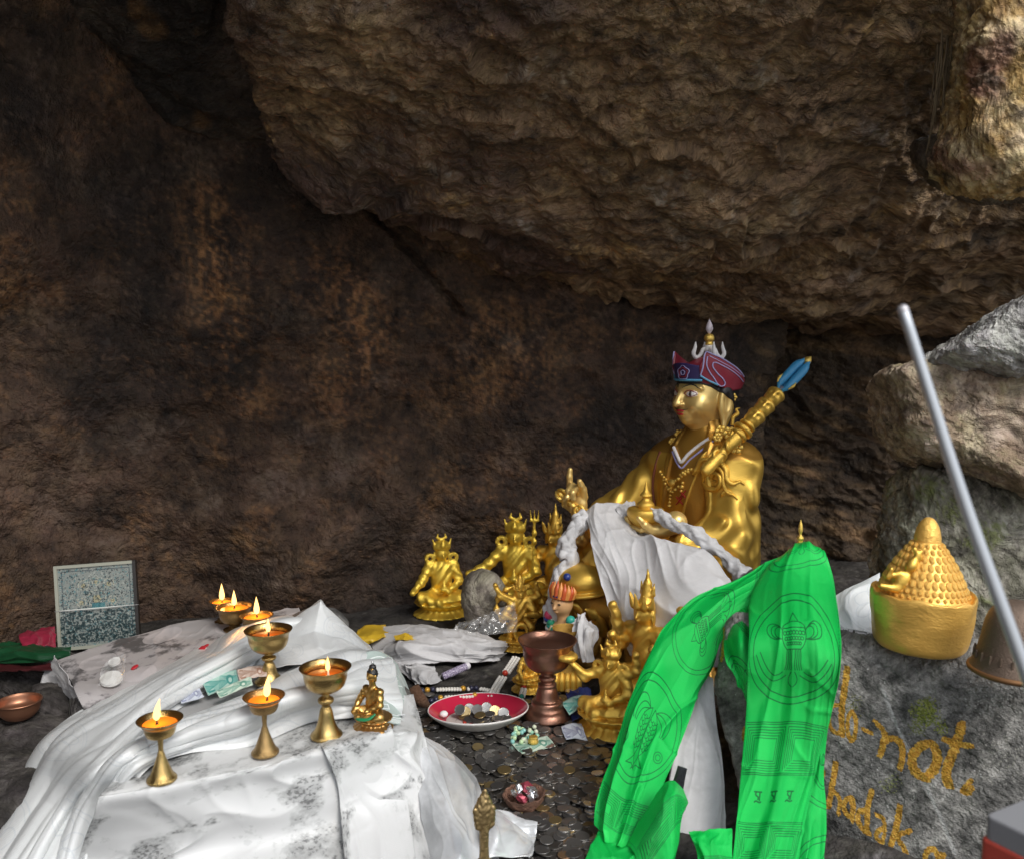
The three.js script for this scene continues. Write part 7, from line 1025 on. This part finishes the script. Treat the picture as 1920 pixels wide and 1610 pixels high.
{ // on the floor: the nearest 300 one by one, the bed below them as one mass
  const r = rng(777), inside = (px, py) => { if (py < 1300 || py > 1640) return false; const left = py < 1390 ? 775 : py < 1450 ? lerp(790, 880, (py - 1390) / 60) : lerp(880, 915, clamp((py - 1450) / 60, 0, 1)), right = py < 1380 ? 1110 : lerp(1140, 1100, (py - 1380) / 230); return px > left - 14 && px < right + 20 && !(py < 1366 && px > 805 && px < 985) && !(py > 1560 && px < 1010); };
  const list = []; while (list.length < 740) { const px = 770 + r() * 380, py = 1300 + Math.pow(r(), 0.85) * 320; if (!inside(px, py)) continue; const p = onY(px, py, 0); list.push([p.x, p.z, r()]); }
  list.sort((a, b) => b[1] - a[1]);
  const near = list.filter((_, i) => i % 5 < 2).slice(0, 300), set = new Set(near), M = new THREE.Matrix4(), E = new THREE.Euler(), Q = new THREE.Quaternion();
  const bed = new THREE.InstancedMesh(coinGeo, coinMats[1], list.length - near.length + 500); bed.name = 'coin_bed'; bed.userData = { label: 'dense bed of dull coins covering the cave floor', category: 'coins', kind: 'stuff' }; let b = 0; const col = new THREE.Color();
  const place = (x, z, lift, tilt) => { E.set((r() - 0.35) * tilt, r() * 6.3, (r() - 0.5) * tilt); Q.setFromEuler(E); return V(x, floorY(x, z) + 0.004 + lift, z); };
  const add = (x, z, lift, tilt) => { const p = place(x, z, lift, tilt); M.compose(p, Q, V(1, 1, 1).multiplyScalar(0.86 + 0.28 * r())); bed.setMatrixAt(b, M); const q = 0.55 + 0.75 * r(); bed.setColorAt(b, col.setRGB(q * 1.05, q, q * 0.94)); b++; };
  for (const c of list) if (!set.has(c)) add(c[0], c[1], 0.001 + 0.003 * r(), 0.22);
  for (let i = 0; i < 500; i++) { const c = list[Math.floor(r() * list.length)]; add(c[0] + (r() - 0.5) * 0.04, c[1] + (r() - 0.5) * 0.05, -0.001 + 0.002 * r(), 0.25); }
  bed.count = b; scene.add(bed);
  for (const c of near) { const p = place(c[0], c[1], 0.004 + 0.0035 * r(), 0.30), o = part(scene, 'coin', coinGeo, coinMats[coinPick(r)], p); o.quaternion.copy(Q); o.scale.setScalar(0.88 + 0.26 * r()); tag(o, 'loose coin on the coin-covered floor between the white cloth and green scarf', 'coin', 'loose coins on the cave floor'); }
  // grit and ash between the coins and at the front
  const gr = new THREE.InstancedMesh(new THREE.IcosahedronGeometry(0.0022, 0), std([0.55, 0.53, 0.50], 0.9), 900); gr.name = 'ash_crumbs'; gr.userData = { label: 'pale ash and grit on the floor at the front', category: 'grit', kind: 'stuff' };
  for (let i = 0; i < 900; i++) { const px = 780 + r() * 380, py = 1370 + Math.pow(r(), 0.5) * 250, p = onY(px, py, 0.004); p.y = floorY(p.x, p.z) + 0.004 + (py < 1560 ? 0.004 * r() : 0); Q.setFromEuler(E.set(r() * 6, r() * 6, r() * 6)); M.compose(p, Q, V(0.3 + r() * 1.3, 0.3 + r() * 0.6, 0.3 + r() * 1.2)); gr.setMatrixAt(i, M); const q = r() < 0.45 ? 0.12 + 0.2 * r() : 0.5 + 0.6 * r(); gr.setColorAt(i, col.setRGB(q, q * 0.97, q * 0.94)); }
  scene.add(gr);
}
// bead strands
const bead = new THREE.SphereGeometry(0.0036, 10, 8), pearl = std([0.72, 0.69, 0.64], 0.35), amber = std([0.60, 0.32, 0.04], 0.3, { metalness: 0.3 }), coral = std([0.5, 0.04, 0.02], 0.35), turq = std([0.04, 0.34, 0.26], 0.35), jet = std([0.03, 0.03, 0.06], 0.3), cord = std([0.1, 0.06, 0.05], 0.9);
function strand(label, path, pattern, lift = 0.014, rows = 2) {
  const t = thing('bead_necklace', label, 'beads', V(0, 0, 0), 0, 'bead necklaces left as offerings'), pts = path.map(([a, b, y]) => onY(a, b, y ?? lift)), cv = new THREE.CatmullRomCurve3(pts), L = cv.getLength();
  part(t, 'string', new THREE.TubeGeometry(cv, 40, 0.0008, 6), cord);
  const white = []; let s = 0.002, k = 0;
  while (s < L) { const q = cv.getPointAt(s / L), kind = pattern[k % pattern.length]; k++;
    if (kind === 'w') { const tn = cv.getTangentAt(s / L), side = V(-tn.z, 0, tn.x).normalize(); for (let m = 0; m < rows; m++) white.push(moved(bead, q.x + side.x * (m - (rows - 1) / 2) * 0.0068, q.y + (m % 2) * 0.0008, q.z + side.z * (m - (rows - 1) / 2) * 0.0068)); s += 0.0058; }
    else { const R = kind === 'a' ? 0.0058 : kind === 'c' ? 0.0062 : 0.0052; part(t, kind === 'a' ? 'amber_bead' : kind === 'c' ? 'coral_bead' : kind === 't' ? 'turquoise_bead' : 'black_bead', new THREE.SphereGeometry(R, 14, 10), { a: amber, c: coral, t: turq, j: jet }[kind], q.clone().add(V(0, 0.002, 0))); s += R * 1.9; } }
  const o = part(t, 'white_beads', join(white), pearl); o.userData.kind = 'stuff';
}
strand('bead necklace with black and amber spacers lying furthest behind the enamel plate', [[790, 1296, 0.012], [820, 1293, 0.014], [862, 1292, 0.014], [905, 1292, 0.014], [930, 1300, 0.012]], [...'jajwwwwwwwwwawjjwwwwwwww']);
strand('white bead necklace with amber spacers lying against the back rim of the enamel plate', [[798, 1318, 0.012], [835, 1308, 0.016], [870, 1306, 0.018], [900, 1305, 0.016], [925, 1310, 0.012]], [...'jjjawwwwwwwwwwajja']);
strand('thick white bead strand hanging down with a red bead', [[968, 1232, 0.055], [955, 1252, 0.04], [942, 1270, 0.028], [930, 1290, 0.02], [922, 1306, 0.018]], [...'wwwwwwwwcwwwwwwwwww'], 0.02, 3);
strand('short white bead strand curving beside the copper chalice foot', [[990, 1262, 0.03], [984, 1280, 0.022], [980, 1300, 0.016], [972, 1316, 0.014], [956, 1312, 0.014]], [...'wwwwwwwwcwwwwwwt'], 0.02, 2);
{ // loose green glass beads and a gold cap on a banknote
  const r = rng(15), t = thing('glass_beads', 'little heap of pale green glass beads in front of the chalice', 'beads', V(0, 0, 0)), g = new THREE.SphereGeometry(0.0042, 14, 10), ms = [std([0.50, 0.66, 0.38], 0.15), std([0.30, 0.55, 0.40], 0.15), std([0.62, 0.66, 0.50], 0.15), std([0.25, 0.52, 0.48], 0.15)];
  for (let i = 0; i < 30; i++) { const p = onY(960 + r() * 48, 1362 + r() * 30, 0.016 + 0.004 * r()); part(t, 'bead', g, ms[i % 4], p); }
  note([[[960, 1394, 0.014], [992, 1387, 0.015], [1026, 1380, 0.014]], [[968, 1404, 0.014], [1002, 1396, 0.016], [1034, 1388, 0.014]], [[976, 1414, 0.013], [1010, 1406, 0.014], [1042, 1398, 0.013]]], 1, 'pale green banknote on the coins in front of the chalice');
  const cap2 = solo('gold_cap', lathe(smoothProfile([[0, 0.0], [0.0085, 0], [0.009, 0.003], [0.0075, 0.009], [0.008, 0.011], [0.006, 0.012], [0, 0.0118]], 24), 28), goldBright, 'small gold cap standing on the banknote before the chalice', 'cap'); cap2.position.copy(onY(1000, 1392, 0.018));
}
S('blue_cloth', [[[1062, 1300, 0.03], [1082, 1290, 0.035], [1108, 1290, 0.03]], [[1066, 1318, 0.024], [1086, 1312, 0.03], [1110, 1312, 0.022]], [[1072, 1350, 0.014], [1088, 1345, 0.018], [1106, 1335, 0.014]]], { nu: 40, nv: 40, fold: 0.006, folds: 2, seed: 203, wrinkle: 0.002 }, std([0.018, 0.028, 0.12], 0.5), 'navy blue cloth crumpled behind the ornate gold deity', 'cloth');
note([[[1052, 1318, 0.036], [1072, 1306, 0.04], [1090, 1302, 0.038]], [[1060, 1328, 0.034], [1078, 1318, 0.038], [1094, 1312, 0.036]], [[1068, 1340, 0.030], [1084, 1330, 0.034], [1098, 1322, 0.032]]], 0, 'folded blue-green banknote on the navy cloth');
note([[[1052, 1362, 0.016], [1070, 1356, 0.018], [1090, 1356, 0.016]], [[1056, 1374, 0.015], [1076, 1370, 0.018], [1096, 1372, 0.015]], [[1062, 1386, 0.012], [1082, 1384, 0.014], [1102, 1388, 0.012]]], 3, 'dirty grey banknote at the foot of the ornate gold deity');
{ // clay cup with foil
  const c = onY(984, 1516, 0.004), t = thing('clay_cup', 'small brown clay cup filled with crumpled silver foil', 'cup', c, 0.4); t.rotation.z = 0.06;
  const g = lathe(smoothProfile([[0, 0], [0.014, 0.0005], [0.024, 0.008], [0.0305, 0.020], [0.032, 0.026], [0.030, 0.026], [0.025, 0.018], [0.016, 0.008], [0, 0.006]], 40), 44), P = g.attributes.position; for (let i = 0; i < P.count; i++) { const x = P.getX(i), y = P.getY(i), z = P.getZ(i), q = 1 + 0.06 * n3(x * 60, y * 60, z * 60); P.setXYZ(i, x * q, y + (y > 0.02 ? 0.0025 * n3(x * 90, 3, z * 90) : 0), z * q); } g.computeVertexNormals();
  part(t, 'cup', g, new THREE.MeshPhysicalMaterial({ color: new THREE.Color().setRGB(0.20, 0.10, 0.065), roughness: 0.7, bumpMap: rep(grainBump, 0.6), bumpScale: 0.004 }));
  const foil = std([0.75, 0.75, 0.77], 0.22, { metalness: 0.9 }), foilR = std([0.40, 0.07, 0.10], 0.3, { metalness: 0.5 }), r = rng(61);
  for (let i = 0; i < 7; i++) { const q = new THREE.IcosahedronGeometry(0.011, 1), p = q.attributes.position; for (let k = 0; k < p.count; k++) { const x = p.getX(k), y = p.getY(k), z = p.getZ(k), s = 0.7 + 0.6 * Math.abs(n3(x * 160 + i * 7, y * 160, z * 160)); p.setXYZ(k, x * s, y * s * 0.9, z * s * 0.6); } q.computeVertexNormals(); const a = i * 1.1; part(t, 'foil', q, i % 3 === 2 ? foilR : foil, V(Math.cos(a) * 0.013, 0.022 + 0.006 * r(), Math.sin(a) * 0.013), [r() * 3, r() * 3, r() * 3]); }
}
{ // brass hand bell, its handle standing up at the front edge
  const base = onY(908, 1700, 0.0), t = thing('hand_bell', 'tarnished brass hand bell with upright handle beside the satin scarf', 'bell', base), m = new THREE.MeshPhysicalMaterial({ color: new THREE.Color().setRGB(0.34, 0.24, 0.11), metalness: 0.8, roughness: 0.42, bumpMap: rep(grainBump, 0.8), bumpScale: 0.003 });
  const topY = (() => { const d = base.distanceTo(V(EYE.x, 0, EYE.z)); const r = ray(905, 1480); return EYE.y + r.y * (d / Math.hypot(r.x, r.z)); })();
  part(t, 'bell', lathe(smoothProfile([[0, 0.001], [0.036, 0.0], [0.036, 0.005], [0.030, 0.02], [0.026, 0.036], [0.016, 0.046], [0, 0.048]], 40), 40), m);
  const h0 = 0.044, L = topY - h0, hs = (f) => h0 + f * L;
  part(t, 'knuckle', lathe(smoothProfile([[0.006, hs(0)], [0.013, hs(0.04)], [0.009, hs(0.10)], [0.012, hs(0.13)], [0.0065, hs(0.18)]], 30), 24), m);
  part(t, 'shaft', lathe(smoothProfile([[0.0065, hs(0.16)], [0.0058, hs(0.35)], [0.0068, hs(0.55)], [0.009, hs(0.62)]], 24), 20), m);
  part(t, 'crown', netMesh((x, y, z) => { let d = ell(x, y, z, [0, 0.018, 0], [0.0125, 0.026, 0.008]); d = smin(d, cap(x, y, z, [0, 0.03, 0], [0.001, 0.048, 0], 0.0065, 0.003), 0.006); for (const s of [-1, 1]) d = smin(d, cap(x, y, z, [s * 0.009, 0.004, 0.002], [s * 0.011, 0.026, 0.002], 0.004), 0.003); return d + 0.0009 * n3(x * 160, y * 120, z * 160); }, [-0.025, -0.015, -0.02], [0.025, 0.06, 0.02], 0.0013), m, V(0, topY - 0.050, 0), [0, 0.3, 0]);
}
{ // stone wrapped in clear plastic
  const f = facing(912, 1135, 2.10, 0.1, 0.05);
  const t = thing('wrapped_stone', 'rounded grey stone half wrapped in clear plastic film', 'stone'), th = 0.10;
  const out = [[872, 1100], [884, 1082], [905, 1074], [930, 1084], [950, 1108], [962, 1140], [960, 1175], [920, 1184], [875, 1178], [866, 1140]];
  part(t, 'stone', paint(faceStone(f, out, th, { n: 80, m: 40, p: 2.6, amp: 0.008, seed: 5 }), greyRock([0.20, 0.18, 0.15], [0.38, 0.35, 0.29])), stoneMat);
  part(t, 'film', cloth(D4([[[862, 1168, 2.045], [890, 1160, 2.02], [925, 1146, 2.02], [966, 1128, 2.05]], [[852, 1180, 2.03], [890, 1174, 2.0], [928, 1166, 2.0], [970, 1158, 2.04]], [[858, 1192, 2.02], [892, 1190, 1.985], [930, 1188, 1.985], [968, 1184, 2.03]]]), { nu: 60, nv: 40, fold: 0.006, folds: 5, wrinkle: 0.008, wf: 22, thick: 0, seed: 9 }), new THREE.MeshPhysicalMaterial({ color: 0xffffff, transmission: 0.86, roughness: 0.1, thickness: 0, ior: 1.5 }));
}
{ // wrapped stick, wooden peg
  const a = onY(830, 1268, 0.014), b = onY(876, 1248, 0.03), t = thing('wrapped_tube', 'short tube wrapped in lilac patterned paper by the crumpled cloth', 'tube');
  const tx = canvasTex(128, 128, (g, w, h) => { const r = rng(2); g.fillStyle = '#a79fb5'; g.fillRect(0, 0, w, h); for (let i = 0; i < 240; i++) { g.fillStyle = ['#6f5a80', '#d8d2de', '#8b7f9c', '#4b3c5c'][Math.floor(r() * 4)]; g.beginPath(); g.arc(r() * w, r() * h, 2 + r() * 5, 0, 7); g.fill(); } }, true);
  part(t, 'wrap', taperTube([a, a.clone().lerp(b, 0.5), b], [0.0078, 0.0082, 0.0078], 20, 16), new THREE.MeshPhysicalMaterial({ map: rep(tx, 2, 3), roughness: 0.5 }));
  part(t, 'cap', new THREE.SphereGeometry(0.008, 14, 10), std([0.7, 0.68, 0.72], 0.4), b);
  solo('wooden_peg', taperTube([onY(774, 1290, 0.045), onY(786, 1308, 0.03), onY(806, 1326, 0.008)], [0.014, 0.012, 0.005], 20, 14), new THREE.MeshPhysicalMaterial({ color: new THREE.Color().setRGB(0.13, 0.065, 0.035), roughness: 0.6, bumpMap: rep(grainBump, 0.4, 1), bumpScale: 0.004 }), 'brown wooden peg between the printed scarf and the plate', 'peg');
}
// ---------------------------------------------------------------- white scarves on the large statue
S('lap_scarf', D4([
  [[1092, 958, 2.000], [1120, 946, 2.020], [1165, 944, 2.040], [1188, 966, 2.020], [1200, 990, 1.990]],
  [[1104, 985, 1.940], [1136, 980, 1.930], [1172, 985, 1.930], [1196, 1008, 1.920], [1240, 1012, 1.900]],
  [[1112, 1030, 1.890], [1150, 1030, 1.870], [1196, 1022, 1.870], [1250, 1012, 1.840], [1318, 1034, 1.820]],
  [[1124, 1080, 1.850], [1165, 1082, 1.820], [1220, 1070, 1.790], [1290, 1060, 1.760], [1362, 1076, 1.760]],
  [[1138, 1120, 1.820], [1180, 1124, 1.780], [1236, 1110, 1.740], [1310, 1100, 1.700], [1388, 1108, 1.700]],
  [[1152, 1160, 1.790], [1186, 1158, 1.760], [1240, 1150, 1.710], [1316, 1142, 1.670], [1400, 1150, 1.670]],
  [[1168, 1198, 1.775], [1204, 1204, 1.74], [1250, 1206, 1.69], [1320, 1204, 1.65], [1404, 1206, 1.65]],
  [[1190, 1232, 1.765], [1220, 1244, 1.73], [1260, 1250, 1.68], [1330, 1250, 1.64], [1410, 1250, 1.64]],
]), { nu: 130, nv: 150, fold: 0.014, folds: 2.6, seed: 303, wrinkle: 0.0028, wf: 5 }, cottonW, 'broad white scarf spread over the large statue\'s lap and knee');
function twisted(list, rad, tw, seed, seg = 120) { // a cloth wrung into a rope
  const pts = list.map(ctl), c = new THREE.CatmullRomCurve3(pts), fr = c.computeFrenetFrames(seg, false), R = (t) => { const x = t * (rad.length - 1), i = Math.min(Math.floor(x), rad.length - 2), f = x - i; return lerp(rad[i], rad[i + 1], f * f * (3 - 2 * f)); }, n = 36;
  return gridGeometry(n, seg, (i, j) => { const t = j / seg, a = i / n * Math.PI * 2, r = R(t) * (0.80 + 0.20 * Math.abs(Math.sin(a * 1.5 + t * tw)) + 0.10 * Math.sin(a * 4 - t * tw * 1.6) + 0.12 * n3(Math.cos(a) * 1.2 + seed, Math.sin(a) * 1.2, t * 14)); return c.getPointAt(t).addScaledVector(fr.normals[j], Math.cos(a) * r).addScaledVector(fr.binormals[j], Math.sin(a) * r); }, (i, j) => [i / n * 0.1, j / seg * 0.4]);
}
solo('twisted_scarf', twisted([[1222, 958, 0, 1.94], [1240, 968, 0, 1.91], [1262, 984, 0, 1.88], [1300, 998, 0, 1.84], [1330, 1020, 0, 1.82], [1356, 1040, 0, 1.81], [1378, 1064, 0, 1.80], [1398, 1082, 0, 1.78]], [0.008, 0.016, 0.013, 0.012, 0.017, 0.016, 0.011, 0.018, 0.022], 26, 5), cottonW, 'white scarf twisted like a rope from the bowl across the robe', 'scarf');
solo('knotted_scarf', twisted([[1096, 966, 0, 2.0], [1084, 986, 0, 1.975], [1070, 1002, 0, 1.96], [1062, 1030, 0, 1.95], [1068, 1052, 0, 1.94], [1052, 1070, 0, 1.935], [1046, 1096, 0, 1.93], [1040, 1130, 0, 1.92], [1032, 1170, 0, 1.92]], [0.018, 0.022, 0.015, 0.022, 0.023, 0.013, 0.013, 0.017, 0.022, 0.014], 30, 8), cottonW, 'white scarf knotted on the raised wrist, hanging to the painted figurine', 'scarf');
S('hanging_scarf', D4([[[1042, 1062, 1.95], [1052, 1058, 1.935], [1060, 1064, 1.95]], [[1030, 1100, 1.95], [1044, 1098, 1.93], [1054, 1100, 1.95]], [[1026, 1150, 1.95], [1040, 1150, 1.93], [1052, 1150, 1.95]], [[1022, 1200, 1.95], [1036, 1200, 1.935], [1050, 1200, 1.95]]]), { nu: 30, nv: 60, fold: 0.006, folds: 2, seed: 311 }, cottonW, 'loose white scarf tail below the knot beside the painted figurine');
S('crumpled_cloth', D4([[[1082, 1152, 1.84], [1096, 1150, 1.83], [1108, 1164, 1.84]], [[1076, 1180, 1.82], [1098, 1180, 1.79], [1120, 1188, 1.81]], [[1074, 1206, 1.81], [1096, 1214, 1.78], [1114, 1216, 1.80]], [[1086, 1230, 1.80], [1100, 1242, 1.785], [1112, 1238, 1.79]]]), { nu: 50, nv: 60, fold: 0.010, folds: 2.6, seed: 317, wrinkle: 0.003, wf: 9 }, cottonW, 'bunched white rag hanging on the throne beside the copper chalice', 'cloth');
S('wrist_scarf', D4([[[1156, 948, 2.04], [1180, 938, 2.05], [1194, 946, 2.04]], [[1154, 958, 2.0], [1176, 952, 1.99], [1190, 960, 2.0]], [[1160, 972, 1.98], [1180, 970, 1.97], [1196, 976, 1.98]]]), { nu: 40, nv: 30, fold: 0.007, folds: 3, seed: 323, wrinkle: 0.003, wf: 12 }, cottonW, 'ruched bit of white scarf behind the offering bowl');
renderer.render(scene, camera);
